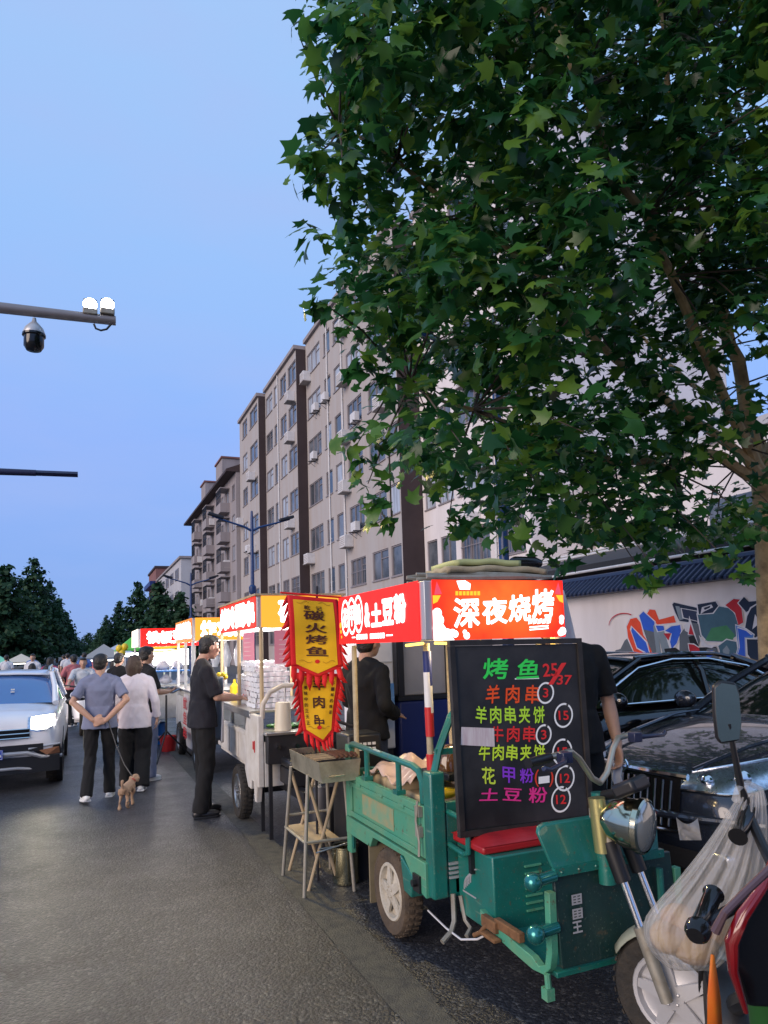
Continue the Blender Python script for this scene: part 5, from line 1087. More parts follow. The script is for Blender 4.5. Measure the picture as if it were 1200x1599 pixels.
# stacked clear packs on the counter
CP = mat('clear_pack', (.80, .82, .88), .12, spec=1, alpha=.8, var=.3, vs=9); 
lab_ = ['front stack of clear crinkled packs on the white cart, nearest the post', 'middle stack of clear crinkled packs on the white cart', 'rear stack of clear crinkled packs, at the hands of the man in the dark shirt']
for i, (x, y, n) in enumerate(((1.48, 6.55, 9), (1.50, 6.95, 9), (1.52, 7.3, 6))):
    th = thing('pack_stack', (x, y, 1.047), lab_[i], 'packs', 'stacks of clear packs on the white cart')
    for k in range(n):
        q = MB(); z0 = .048*k; dx, dy = rnd.uniform(-.015, .015), rnd.uniform(-.02, .02)
        q.grid(lambda u, v: Vector((dx+.30*u, dy+.34*v, z0+.044+.010*math.sin(19*u+7*v+k)*math.sin(13*v-5*u+2*k))), 10, 10)
        q.grid(lambda u, v: Vector((dx-.006+.006*math.sin(30*u+k*5), dy+.34*u, z0+.003+.04*v+.004*math.sin(17*u+k))), 14, 3)
        q.grid(lambda u, v: Vector((dx+.30*u, dy-.006+.006*math.sin(28*u+k*7), z0+.003+.04*v)), 14, 3)
        q.build('pack', CP, th)
vg = MB(); 
for k in range(16): vg.sph((1.70+rnd.uniform(-.2, .12), 6.22+rnd.uniform(-.03, .1), .90+rnd.uniform(0, .03)), (.05, .03, .018), 8, 5)
ob = vg.build('green_peppers', mat('green_pepper', (.03, .19, .025), .35, var=.4, vs=12)); tag(ob, 'green peppers heaped on the dark stove at the front of the white cart', 'vegetables')
sv = thing('stove_table', (1.78, 6.0, 0), 'dark gas stove table in front of the white cart, behind the banners', 'stove')
q = MB(); q.box((-.36, -.02, .86), (.42, .36, .885)); q.build('top', M['steel'], sv, bevel=.004)
q = MB(); q.box((-.34, .0, .62), (.40, .34, .858)); q.build('body', M['dark_metal'], sv, bevel=.006)
for (x, y) in ((-.33, .01), (.37, .01), (-.33, .31), (.37, .31)): MB().box((x, y, 0), (x+.03, y+.03, .618)).build('leg', M['dark_metal'], sv, smooth=0)
q = MB()
for k in range(4): q.cyl((-.25+.16*k, -.001, .76), (-.25+.16*k, -.03, .76), .02, n=12)
q.build('knob', M['chrome'], sv)
jr = thing('steel_canister', (1.60, 6.10, .887), 'cream coloured canister with a ladle beside the green peppers', 'canister')
MB().lathe([(.001, 0), (.075, 0), (.065, .22), (.06, .24), (.001, .24)], (0, 0, 0), (0, 0, 1)).build('body', mat('cream_canister', (.6, .54, .42), .4), jr)
MB().tube([(.02, 0, .24), (.03, .01, .42), (.06, .02, .46)], .006, 6).build('ladle', M['steel'], jr)
jr = MB(); jr.lathe([(.001, 0), (.1, 0), (.105, .16), (.095, .16), (.09, .02), (.001, .02)], (1.88, 6.14, .887), (0, 0, 1)); ob = jr.build('soup_pot', M['steel']); tag(ob, 'shiny steel soup pot on the dark stove table', 'pot')
ft = thing('fire_extinguisher', (1.75, 5.5, .0), 'dark gas bottle standing under the dark stove table', 'gas bottle'); ft.name = 'gas_bottle'
MB().lathe([(.001, .02), (.13, .02), (.14, .06), (.14, .42), (.10, .5), (.03, .53), (.03, .58), (.001, .58)], (0.02, 0.02, 0), (0, 0, 1)).build('body', M['dark_metal'], ft)
MB().tube([(-.05, .02, .5), (-.05, .02, .6), (.09, .02, .6), (.09, .02, .5)], .012, 6).build('guard', M['dull_steel'], ft)
# ================================================================== third and fourth carts
o3 = (1.9, 11.4, 0); c3 = stall_cart(o3, 'white food cart with an amber edged sign and red lettering on a plastic sheet', 'food_cart')
xa, xb, ya, yb = 1.40, 2.3, 10.3, 12.2
p = MB(); p.box((xa, ya, .42), (xb, yb, .50)); p.box((xa, ya, .505), (xa+.03, yb, .9)); p.box((xb-.03, ya, .505), (xb, yb, .9)); p.box((xa+.035, ya, .505), (xb-.035, ya+.03, .9)); p.build('bed', WEn, c3, o3, bevel=.006)
p = MB(); p.box((xa-.02, ya-.02, 1.0), (xb, yb, 1.03)); p.build('counter', M['steel'], c3, o3, bevel=.004)
p = MB(); p.box((xa-.02, 10.12, .42), (xa+.3, 10.28, 1.28)); p.build('side_cabinet', mat('pale_cabinet', (.6, .6, .5), .5), c3, o3, bevel=.012)
for (x, y) in ((1.43, 10.42), (1.43, 12.1), (2.2, 10.42), (2.2, 12.1), (1.43, 11.2)): MB().box((x-.02, y-.02, .9), (x+.02, y+.02, 1.75)).build('canopy_post', M['white_plain'], c3, o3, smooth=0)
lit_box(c3, o3, 1.42, 2.3, 10.4, 12.4, 1.742, 2.07, glow('lit_orange_side', (1, .16, .03), 1.3), GO, [(c_, .04+.235*k, .22, .16, .7, .07) for k, c_ in enumerate('铁板鱿鱼')], [(c_, .1+.28*k, .25, .18, .66, .05) for k, c_ in enumerate('炸鸡排')], M['g_white_hot'], GYE)
p = MB(); p.box((1.40, 10.38, 1.73), (1.425, 12.4, 1.741)); p.build('amber_trim', GYE, c3, o3, smooth=0)
wheel(c3, (xa+.02, 9.75, .25), .25, .12, (1, 0, 0), M['rubber'], M['steel'], True, o3); wheel(c3, (xa+.02, 11.6, .25), .25, .12, (1, 0, 0), M['rubber'], M['steel'], True, o3); wheel(c3, (xb-.02, 11.6, .25), .25, .12, (1, 0, 0), M['rubber'], M['steel'], True, o3)
p = MB(); p.box((1.5, 9.6, .36), (2.2, 12.1, .415)); p.build('chassis', M['dark_metal'], c3, o3, smooth=0)
bulb((1.9, 11.2, 1.6), 36)
ps = thing('printed_sheet', (1.33, 10.2, .9), 'plastic sheet printed with red characters hanging down the side of the third cart', 'plastic sheet')
q = MB(); q.grid(lambda u, v: Vector((-.02+.01*math.sin(9*v+3*u)+.03*v, -.32+.5*u, .10-.72*v)), 10, 12); q.build('sheet', mat('printed_clear_sheet', (.7, .68, .7), .3, alpha=.65), ps)
q = MB()
for k, c_ in enumerate('鱿鱼串'): write(q, c_, (-.046, .12, -.1-.2*k), (0, -.36, 0), (0, 0, .17), .0, bold=.03)
q.build('lettering', M['red_plain'], ps, smooth=0)
o4 = (1.3, 13.7, 0); c4 = stall_cart(o4, 'food cart with a broad red lit sign whose left end reaches into the road', 'food_cart')
xa, xb, ya, yb = .84, 1.9, 12.75, 14.6
p = MB(); p.box((xa, ya+.1, .45), (xb, yb, .9)); p.build('bed', WEn, c4, o4, bevel=.01)
p = MB(); p.box((xa-.03, ya, 1.0), (xb, yb, 1.03)); p.build('counter', M['steel'], c4, o4, smooth=0)
p = MB(); p.box((xa-.03, ya-.02, 1.25), (xb-.2, ya+.3, 1.275)); p.build('shelf', M['blue_plain'], c4, o4, bevel=.005)
for (x, y) in ((.90, 12.85), (1.8, 12.85), (.90, 14.5), (1.8, 14.5)): MB().cyl((x, y, .9), (x, y, 1.72), .016, n=8).build('canopy_post', M['white_plain'], c4, o4)
lit_box(c4, o4, .84, 1.95, 12.75, 14.5, 1.69, 2.0, GW, M['g_red'], [], [(c_, .10+.2*k, .19, .2, .62, .06) for k, c_ in enumerate('铁板豆腐')], M['g_white_hot'])
p = MB(); p.tube([(.9, 12.73, 1.68), (1.2, 12.72, 1.665), (1.6, 12.73, 1.68)], .018, 8); p.tube([(1.0, 12.73, 1.62), (1.2, 12.72, 1.60), (1.5, 12.73, 1.63)], .012, 8); p.build('light_strip', M['g_yellow'], c4, o4)
p = MB(); p.box((.9, 13.3, 1.35), (1.75, 13.34, 1.64)); p.build('lit_panel', M['g_white_hot'], c4, o4, smooth=0)
wheel(c4, (xa+.05, 13.6, .25), .25, .12, (1, 0, 0), M['rubber'], M['steel'], True, o4); wheel(c4, (xb-.05, 13.6, .25), .25, .12, (1, 0, 0), M['rubber'], M['steel'], True, o4)
bulb((1.25, 13.1, 1.6), 28); 
for i, (x, y, z, sx) in enumerate(((.92, 12.84, 1.28, .2), (1.15, 12.85, 1.28, .22), (1.4, 12.84, 1.28, .2), (.93, 12.9, 1.035, .24), (1.2, 12.86, 1.035, .22), (1.48, 12.88, 1.035, .24))):
    q = MB(); q.grid(lambda u, v: Vector((x+sx*u, y-.03+.1*v, z+.17*math.sin(u*3.14)**.5*(.5+.5*math.sin(v*3.14))+.02*math.sin(15*u+i)*math.sin(11*v))), 14, 8); q.sph((x+sx/2, y+.03, z+.07), (sx/2, .07, .07), 12, 8)
    ob = q.build('goods_bag', mat('grey_white_goods', (.62, .62, .68), .3, alpha=.9, var=.5, vs=8, col2=(.3, .3, .42)) if 'grey_white_goods' not in bpy.data.materials else bpy.data.materials['grey_white_goods'])
    tag(ob, ['left bag of goods on the blue shelf of the fourth cart', 'middle bag of goods on the blue shelf of the fourth cart', 'right bag of goods on the blue shelf of the fourth cart', 'left bag of goods on the steel counter of the fourth cart', 'middle bag of goods on the steel counter of the fourth cart', 'right bag of goods on the steel counter of the fourth cart'][i], 'bag', 'bags of goods on the fourth cart')
# blue bucket stool, tripod, stool
bs = thing('blue_barrel', (1.16, 13.2, 0), 'bright blue plastic barrel beside the fourth cart', 'barrel')
MB().lathe([(.001, .42), (.19, .42), (.24, .5), (.25, .75), (.23, .86), (.2, .9), (.001, .92)], (0, 0, 0), (0, 0, 1)).build('body', M['blue_plain'], bs)
MB().lathe([(.255, .7), (.262, .72), (.255, .74)], (0, 0, 0), (0, 0, 1)).build('hoop', M['white_plain'], bs)
MB().lathe([(.001, 0), (.18, 0), (.2, .36), (.001, .38)], (0, 0, 0), (0, 0, 1)).build('base', M['blue_plain'], bs)
st = thing('folding_stool', (1.10, 12.62, 0), 'small steel folding stool in front of the blue barrel', 'stool')
for (x0_, x1_, y) in ((-.16, .1, -.02), (.16, -.1, -.02)): MB().cyl((x0_, y, 0), (x1_, y, .46), .012, n=7).build('leg', M['steel'], st)
for (x0_, x1_, y) in ((-.16, .1, .2), (.16, -.1, .2)): MB().cyl((x0_, y, 0), (x1_, y, .46), .012, n=7).build('leg', M['steel'], st)
MB().box((-.17, -.04, .462), (.17, .24, .48)).build('seat', M['steel'], st, bevel=.005)
tr = thing('tripod', (1.14, 11.15, 0), 'black tripod with spread legs standing in the road by the third cart', 'tripod')
for a in (.4, 2.5, 4.3): MB().cyl((.42*math.cos(a), .42*math.sin(a), 0), (0, 0, .42), .012, n=6).build('leg', M['black'], tr)
MB().cyl((0, 0, .36), (0, 0, .95), .016, n=8).build('column', M['black'], tr)
rc = MB(); rc.lathe([(.001, 0), (.11, 0), (.14, .24), (.13, .24), (.1, .02), (.001, .02)], (1.27, 12.1, .0), (0, 0, 1)); ob = rc.build('red_bucket', M['red_plain']); tag(ob, 'red plastic bucket on the road between tripod and third cart', 'bucket')
# ================================================================== cabinets behind the green stall
bc = thing('blue_van_stall', (2.75, 5.6, 0), 'dark blue stall cabin with a grey shuttered window behind the green tricycle', 'stall cabin'); bc.name = 'stall_cabin'; oc = (2.75, 5.6, 0)
p = MB(); p.box((2.40, 5.4, .05), (3.35, 6.6, 1.13)); p.build('base', M['navy'], bc, oc, bevel=.02)
p = MB(); p.box((2.41, 5.42, 1.17), (3.34, 6.58, 2.0)); p.build('cabin', mat('grey_shutter', (.33, .32, .34), .55, var=.3, vs=3), bc, oc, bevel=.01)
p = MB(); p.box((2.395, 5.39, 1.132), (3.36, 6.6, 1.168)); p.box((2.40, 5.385, 1.17), (2.45, 5.418, 2.0)); p.box((2.85, 5.395, 1.17), (2.87, 5.418, 2.0)); p.build('trim', M['dark_metal'], bc, oc, smooth=0)
fz = thing('drinks_fridge', (2.28, 5.55, 0), 'white upright fridge fading to bright blue at the bottom, beside the blue cabin', 'fridge'); of = (2.28, 5.55, 0)
p = MB(); p.box((2.06, 5.42, .75), (2.37, 5.8, 1.75)); p.build('cabinet', mat('fridge_white', (.68, .68, .72), .4), fz, of, bevel=.012)
p = MB(); p.box((2.08, 5.41, 1.0), (2.365, 5.418, 1.28)); p.build('blue_panel', mat('fridge_blue', (.06, .28, .72), .4, var=.6, vs=3, col2=(.45, .6, .8)), fz, of, smooth=0)
p = MB(); p.box((2.07, 5.412, 1.45), (2.365, 5.419, 1.462)); p.build('seam', M['silver'], fz, of, smooth=0)
p = MB(); p.box((2.07, 5.45, .0), (2.36, 5.79, .745)); p.build('base', M['dark_metal'], fz, of, smooth=0)
# radio-like black box with pale slots, behind the tailgate
q = thing('black_speaker', (1.80, 4.85, .0), 'black box with rows of pale slots behind the green tailgate', 'speaker')
MB().box((-.1, -.12, .66), (.16, .14, .98)).build('body', M['black'], q, bevel=.02)
g = MB()
for r_ in range(2):
    for k in range(4): g.box((-.02+.035*k, -.127, .90-.035*r_), (.004+.035*k, -.1215, .918-.035*r_))
g.build('slot', M['ac_white'], q, smooth=0)
MB().box((-.12, -.14, 0), (.18, .16, .655)).build('stand', M['dark_metal'], q, smooth=0)
# far stall awnings
def far_stall(loc, label, w_, d_, h_, m_, lit):
    t = thing('market_stall', loc, label, 'stall', 'market stalls far down the street')
    MB().prism([(-w_/2, 0, h_-.3), (-w_/2-.2, d_/2, h_-.55), (0, d_/2, h_)][:0] or [(-w_/2, -d_/2, h_-.28), (w_/2, -d_/2, h_-.28), (w_/2*.15, 0, h_), (-w_/2*.15, 0, h_)], (0, .02, 0)).build('valance', m_, t, smooth=0)
    c = MB(); a, b = w_/2, d_/2; c.add([(-a, -b, h_-.3), (a, -b, h_-.3), (a, b, h_-.3), (-a, b, h_-.3), (0, 0, h_+.25)], [(0, 1, 4), (1, 2, 4), (2, 3, 4), (3, 0, 4)]); c.build('canopy', m_, t, smooth=0)
    for (x, y) in ((-a, -b), (a, -b), (a, b), (-a, b)): MB().cyl((x*.95, y*.95, 0), (x*.95, y*.95, h_-.3), .025, n=6).build('post', M['white_plain'], t)
    if lit: MB().box((-a*.6, -.05, h_-.42), (a*.6, .05, h_-.36)).build('lamp', M['g_white_hot'], t, smooth=0)
far_stall((1.35, 19, 0), 'stall with a bright green canopy behind the fourth cart', 1.3, 1.5, 1.95, mat('lit_green_canvas', (.12, .55, .06), .6), True)
far_stall((.7, 30, 0), 'stall with a grey canopy left of the green one', 1.6, 1.6, 1.72, mat('grey_canvas', (.3, .3, .3), .7), True)
far_stall((1.6, 40, 0), 'stall with a pale blue canopy beyond the grey one', 2, 2, 1.8, mat('pale_blue_canvas', (.45, .5, .6), .7), True)
far_stall((-5.6, 40, 0), 'stall with a white canopy seen over the roof of the white car', 2, 2, 1.5, mat('white_canvas', (.7, .7, .7), .7), True)
far_stall((-4.6, 46, 0), 'stall with a mint green canopy seen over the roof of the white car', 1.6, 1.6, 1.5, mat('mint_canvas', (.2, .6, .4), .7), True)
far_stall((-3.8, 52, 0), 'stall with a cream canopy left of the crowd', 2, 2, 1.5, mat('cream_canvas', (.6, .55, .45), .7), True)
yl = thing('yellow_lantern', (.72, 17.0, 1.35), 'yellow balloon cluster on a thin stick near the green canopy', 'balloons')
q = MB()
for (x, z) in ((0, .35), (.12, .38), (.06, .26)): q.sph((x, 0, z), (.075, .07, .085), 12, 9)
q.build('balloon', M['yellow_plain'], yl)
MB().cyl((.06, 0, -1.35), (.06, 0, .26), .008, n=6).build('stick', M['white_plain'], yl)
bulb((.7, 30, 1.6), 40); bulb((-5.6, 40, 1.5), 40); bulb((1.35, 19, 1.5), 25)
yf = thing('yellow_flowers', (1.33, 7.52, 1.05), 'yellow blossom shaped packet standing on the counter by the man\'s chest', 'flowers')
q = MB()
for k in range(9): a = k*.7; q.sph((.035*math.cos(a)*(k > 0), .035*math.sin(a)*(k > 0), .27+.02*math.sin(k*2.)), (.03, .03, .028), 9, 6)
q.build('blossom', M['yellow_plain'], yf)
MB().tube([(0, 0, 0), (0, .01, .25)], .01, 6).build('stem', M['leaf'], yf)
# small clutter of the trade
for i, (x, y, z, r_, h_, m_, lab) in enumerate(((1.55, 8.0, 1.047, .05, .22, 'yellow_plain', 'yellow sauce bottle at the far end of the nearer white cart'), (1.68, 7.95, 1.047, .05, .24, 'red_plain', 'red sauce bottle at the far end of the nearer white cart'), (2.05, 4.15, .512, .06, .30, 'white_plain', 'white canister at the back of the green tricycle bed'), (2.3, 3.95, .512, .055, .34, 'steel', 'steel flask at the back right of the green tricycle bed'))):
    q = MB(); q.lathe([(.001, 0), (r_, 0), (r_, h_*.65), (r_*.5, h_*.78), (r_*.3, h_*.82), (r_*.3, h_), (.001, h_)], (x, y, z), (0, 0, 1), 18); tag(q.build('bottle', M[m_]), lab, 'bottle')
tk2 = thing('ladle_rack', (1.62, 6.12, 1.30), 'row of steel ladles hanging from the cream hoop of the nearer white cart', 'ladles')
for k in range(3):
    q = MB(); q.tube([(.13*k, -.02, -.03), (.13*k, -.025, -.2), (.13*k+.01, -.03, -.26)], .005, 6); q.sph((.13*k+.015, -.03, -.285), (.035, .03, .022), 10, 7); q.build('ladle', M['steel'], tk2)
hv_ = thing('hanging_bags', (2.0, 10.6, 1.55), 'bundle of clear bags hanging under the amber edged sign of the third cart', 'bags')
for k in range(5):
    q = MB(); q.tube([(-.4+.17*k, 0, .16), (-.4+.17*k, .01, .05), (-.39+.17*k, 0, -.08), (-.4+.17*k, 0, -.2)], [.01, .05, .07, .04], 10); q.build('bag', CP, hv_)
# ================================================================== cars
def car_body(st, w, sub=2):
    """lofted shell; st rows: (distance behind the nose, width factor, underside z, deck z, shoulder factor)"""
    m = MB(); rows = []
    for (s, f, zl, zt, sh) in st:
        W = w*f; zs = zl+(zt-zl)*.62
        half = [(0, zl), (W*.8, zl), (W*.95, zl+.06), (W, zl+(zt-zl)*.35), (W*1.0, zs), (W*sh, zt-.02), (W*.62, zt+.012), (0, zt+.03)]
        ring_ = half+[(-y, z) for y, z in half[-2:0:-1]]; rows.append([(-s, y, z) for y, z in ring_])
    n = len(rows[0]); vs = [p for r_ in rows for p in r_]
    fs = [(i*n+k, i*n+(k+1) % n, (i+1)*n+(k+1) % n, (i+1)*n+k) for i in range(len(rows)-1) for k in range(n)]
    fs += [tuple(range(n)), tuple(range((len(rows)-1)*n, len(rows)*n))[::-1]]
    m.add(vs, fs); return m
def car_top(st):
    """greenhouse shell; rows: (s, base half width, base z, roof half width, roof z)"""
    m = MB(); n = 7; vs = []
    for (s, wb, zb, wr, zr) in st:
        half = [(wb, zb), (wr+(wb-wr)*.25, zb+(zr-zb)*.72), (wr*.93, zr-.018*min(1, (zr-zb)*4)), (0, zr+.025*min(1, (zr-zb)*4))]
        vs += [(-s, y, z) for y, z in half]+[(-s, -y, z) for y, z in half[-2::-1]]
    fs = [(i*n+k, i*n+k+1, (i+1)*n+k+1, (i+1)*n+k) for i in range(len(st)-1) for k in range(n-1)]
    m.add(vs, fs); return m
def car_wheels(t, w, r, s1, s2, rim=None):
    for s in (s1, s2):
        for y in (-1, 1):
            wheel(t, (-s, y*(w-.11), r), r, .2, (0, -y, 0), M['rubber'], rim or M['steel'])
            a = MB(); a.lathe([(r*1.12, -.02), (r*1.12, .05), (r*.7, .05)], (-s, y*(w-.06), r), (0, y, 0), 28); a.build('wheel_arch', M['black'], t)
from mathutils.bvhtree import BVHTree
def snapper(body, root):
    """returns f(x, y, lift): the point of a car body seen at photo pixel x, y, in the car's own coordinates"""
    bpy.context.view_layer.update(); dg = bpy.context.evaluated_depsgraph_get(); me = body.evaluated_get(dg).to_mesh()
    bv = BVHTree.FromPolygons([v.co.copy() for v in me.vertices], [tuple(p.vertices) for p in me.polygons]); inv = root.matrix_world.inverted()
    o = inv @ CAM
    def f(x, y, lift=.006):
        d = (inv.to_3x3() @ ray(x, y)).normalized(); h = bv.ray_cast(o, d)
        if h[0] is None: h = bv.find_nearest(o+d*((root.matrix_world.translation-CAM).length))
        n = h[1] if h[1].dot(d) < 0 else -h[1]; return h[0]+n*lift
    return f
def pline(pts, u):
    u = u*(len(pts)-1); i = min(int(u), len(pts)-2); t_ = u-i; return (pts[i][0]*(1-t_)+pts[i+1][0]*t_, pts[i][1]*(1-t_)+pts[i+1][1]*t_)
def both(pts_fn, mirror):
    """point function for the seen side and its mirror image"""
    return lambda u, v, l=.006: (lambda p: Vector((p.x, -p.y, p.z)) if mirror else p)(pts_fn(u, v, l))
SUB = [('SUBSURF', dict(levels=2, render_levels=2))]
NAVYCAR = mat('dark_blue_car_paint', (.018, .024, .040), .2, metal=.3, coat=1, var=.35, vs=3, col2=(.02, .026, .04)); BLKCAR = mat('black_car_paint', (.004, .004, .006), .1, coat=1)
CARGLASS = mat('tinted_car_glass', (.006, .009, .009), .05, spec=.9)
HLM = mat('headlamp_silver', (.75, .8, .9), .16, metal=1, var=.8, vs=22, col2=(.08, .10, .16)); CLEAR = mat('headlamp_clear', (.9, .95, 1), .03, alpha=.25)
SED = [(0, .70, .32, .60, .9), (.05, .82, .22, .70, .9), (.22, .92, .19, .79, .9), (.6, .98, .18, .88, .91), (1.1, 1, .18, .955, .92), (1.55, 1, .18, .985, .94), (2.5, 1.0, .18, 1.0, .96), (3.5, 1, .18, 1.01, .96), (4.2, .98, .19, 1.03, .93), (4.65, .92, .25, 1.0, .9), (4.78, .82, .36, .9, .9)]
STOP = [(1.30, .70, .955, .62, .965), (1.75, .80, .985, .60, 1.20), (2.15, .83, .99, .58, 1.38), (2.55, .84, 1.0, .575, 1.425), (3.0, .84, 1.0, .57, 1.415), (3.45, .82, 1.01, .56, 1.34), (3.95, .78, 1.02, .58, 1.15), (4.3, .72, 1.03, .60, 1.035)]
def sedan(loc, rz, label, paint, roofz=1., det=True):
    t = thing('parked_sedan', loc, label, 'car', 'dark cars parked nose to the stalls', rz)
    w = .90; bdy = car_body(SED, w).build('body', paint, t, mods=SUB, smooth=180); sn = snapper(bdy, t)
    g = car_top(STOP); g.build('window_glass', CARGLASS, t, mods=SUB, smooth=180)
    p = MB()                                    # roof skin and pillars
    p.grid(lambda u, v: Vector((-(2.12+1.22*u), (2*v-1)*.585*(1-.03*u), 1.384+.062*math.sin(u*2.6+.35)*1.0-.035*(2*v-1)**2-.028*u)), 14, 10)
    rf = p.build('roof', paint, t, mods=[('SOLIDIFY', dict(thickness=.02))])
    for y in (-1, 1):
        p = MB()
        p.tube([(-1.28, y*.71, .955), (-1.75, y*.665, 1.21), (-2.15, y*.60, 1.39)], [.035, .03, .03], 8); p.tube([(-3.35, y*.58, 1.36), (-3.95, y*.62, 1.16), (-4.3, y*.68, 1.035)], [.05, .07, .06], 8)
        p.tube([(-2.75, y*.835, 1.0), (-2.78, y*.74, 1.25), (-2.8, y*.60, 1.40)], .03, 6); p.tube([(-2.1, y*.60, 1.395), (-2.6, y*.60, 1.425), (-3.1, y*.59, 1.41), (-3.5, y*.57, 1.33)], .022, 8)
        p.build('pillar', paint, t)
    for y in (-1, 1):
        p = MB(); p.tube([(-1.5, y*.84, 1.005), (-1.72, y*.775, 1.16), (-2.05, y*.70, 1.31), (-2.5, y*.66, 1.375), (-2.95, y*.66, 1.365), (-3.4, y*.70, 1.28), (-3.85, y*.79, 1.06)], .011, 6); p.tube([(-1.5, y*.865, 1.0), (-2.6, y*.88, 1.012), (-3.85, y*.86, 1.03)], .009, 6)
        p.build('chrome_trim', M['chrome'], t)
    car_wheels(t, w, .315, .92, 3.72)
    for y in (-1, 1):
        m = MB(); m.sph((-1.55, y*1.0, 1.05), (.07, .11, .075), 14, 9); m.box((-1.60, y*.86-.03, .99), (-1.54, y*.86+.05*y+.03, 1.03)); m.build('mirror', paint, t)
        d = MB(); d.box((-2.55, y*.906-.008, .80), (-2.38, y*.906+.008, .825)); d.build('door_handle', M['chrome'], t, bevel=.004)
    gr = MB(); gr.grid(lambda u, v: Vector((.012+.05*(1-(2*u-1)**2)-.02*v, (2*u-1)*(.40-.03*v*0+.03*v), .44+.31*v)), 14, 4); gb = gr.build('grille', M['blackgloss'], t)
    s_ = MB()
    for k in range(15):
        y = -.36+.0515*k; u = (y/.38+1)/2; x = .022+.05*(1-(2*u-1)**2)
        s_.tube([(x+.004, y*.95, .46), (x+.0, y, .60), (x-.018, y*1.02, .73)], .007, 5)
    s_.tube([(.0, -.42, .44), (.045, -.25, .435), (.065, 0, .43), (.045, .25, .435), (.0, .42, .44)], .010, 6)
    s_.tube([(-.04, -.45, .755), (.025, -.25, .765), (.045, 0, .77), (.025, .25, .765), (-.04, .45, .755)], .022, 8); s_.build('chrome_slat', M['chrome'], gb)
    e = MB(); u = [(.058*math.cos(a), .04*math.sin(a)) for a in np.linspace(0, 6.28, 21)]; e.tube([(.062, y, .785+z) for y, z in u], .008, 6)
    e.tube([(.066, -.04, .775), (.07, 0, .79), (.066, .04, .80)], .006, 5); e.build('emblem', M['chrome'], t)
    for y in (-1, 1):
        TOP, BOT = [(1082, 1207), (1112, 1202), (1150, 1196), (1200, 1187), (1228, 1183)], [(1060, 1233), (1100, 1239), (1140, 1243), (1190, 1236), (1226, 1222)]
        def raw(u, v, l=.006): a, b = pline(TOP, u), pline(BOT, u); return sn(b[0]*(1-v)+a[0]*v, b[1]*(1-v)+a[1]*v, l)
        lens = both(raw, y < 0) if det else both(lambda u, v, l=.006: Vector((-(.02+.6*u)+.03, -(.5+.4*u**.5), .6+.12*v)), y < 0)
        l = MB(); l.grid(lambda u, v: lens(u, v), 20, 5); lo_ = l.build('headlight', HLM, t)
        c1, c2_ = lens(.25, .5, .006), lens(.58, .5, .006)
        for c_, r_ in ((c1, .035), (c2_, .045)):
            l = MB(); l.lathe([(r_, 0), (r_*1.05, .02), (r_*.85, .03), (r_*.6, .034), (.001, .05)], c_, (1, -.6 if False else y*.6, .1), 18)
            l.build('reflector', M['chrome'], lo_)
        l = MB(); l.tube([lens(u_, 0, .01) for u_ in np.linspace(0, 1, 12)], .009, 6); l.tube([lens(u_, 1, .01) for u_ in np.linspace(0, 1, 12)], .006, 6); l.build('lamp_rim', M['chrome'], lo_)
        f = MB(); f.box((.0-.09, y*.62-.1, .30), (-.02, y*.62+.1, .37)); f.build('fog_lamp', HLM, t, bevel=.02)
    b = MB(); b.grid(lambda u, v: Vector((.045+.04*(1-(2*u-1)**2)-.02*v, (2*u-1)*.80, .50+.055*v-.0)), 20, 3) if False else b.grid(lambda u, v: Vector((.02+.055*(1-(2*u-1)**2), (2*u-1)*.55, .25+.11*v)), 16, 3)
    b.build('lower_grille', M['black'], t)
    b = MB(); b.tube([(-.16, -.86, .545), (.0, -.6, .545), (.06, -.3, .53), (.075, 0, .525), (.06, .3, .53), (.0, .6, .545), (-.16, .86, .545)], .022, 8); b.build('bumper_strip', paint, t)
    for y in (-1, 1):
        h = MB(); h.tube([(-.12, y*.42, .792), (-.5, y*.50, .905), (-1.0, y*.58, .99), (-1.3, y*.62, 1.0)], [.012, .014, .012, .006], 6)
        h.build('hood_crease', paint, t)
    return t
sedan((3.28, 3.72, 0), R(180), 'dark blue sedan with a chrome slatted grille, nose towards the green tricycle', NAVYCAR)
sedan((2.75, 5.98, 0), R(178), 'black sedan parked beyond the dark blue one, under the mural', BLKCAR, det=False)
# ------------------------------------------------------------------ white SUV coming down the street
SN = Vector((-1.06, 9.55, 0)); sv = thing('white_suv', tuple(SN), 'white sport utility car driving towards the camera with its headlights on', 'car', None, R(-90)); sv.name = 'sport_utility_car'
w = .835; WP = M['white_paint']
SUV = [(0, .80, .38, .70, .9), (.05, .9, .26, .83, .92), (.2, .96, .22, .885, .93), (.6, .99, .21, .93, .93), (1.05, 1, .21, .965, .94), (1.4, 1, .21, .98, .96), (2.4, 1, .21, 1.0, .97), (3.4, 1, .22, 1.0, .97), (3.85, .97, .28, .98, .95), (4.0, .9, .4, .9, .9)]
sbody = car_body(SUV, w).build('body', WP, sv, mods=SUB, smooth=180); sns = snapper(sbody, sv)
STP = [(1.0, .70, .965, .66, .975), (1.35, .76, .98, .64, 1.16), (1.7, .79, .99, .62, 1.34), (2.0, .80, 1.0, .61, 1.385), (3.0, .80, 1.0, .60, 1.385), (3.5, .78, 1.0, .58, 1.34), (3.9, .74, .98, .62, 1.05)]
WSH = mat('windscreen_sky_reflection', (.035, .13, .36), .06, spec=1, coat=.6)  # blue of the reflected sky put into the glass base colour
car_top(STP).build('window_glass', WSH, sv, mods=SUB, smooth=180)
p = MB(); p.grid(lambda u, v: Vector((-(1.66+1.9*u), (2*v-1)*.625, 1.345+.058*math.sin(u*2.9+.3)-.03*(2*v-1)**2)), 14, 8); p.build('roof', WP, sv, mods=[('SOLIDIFY', dict(thickness=.02))])
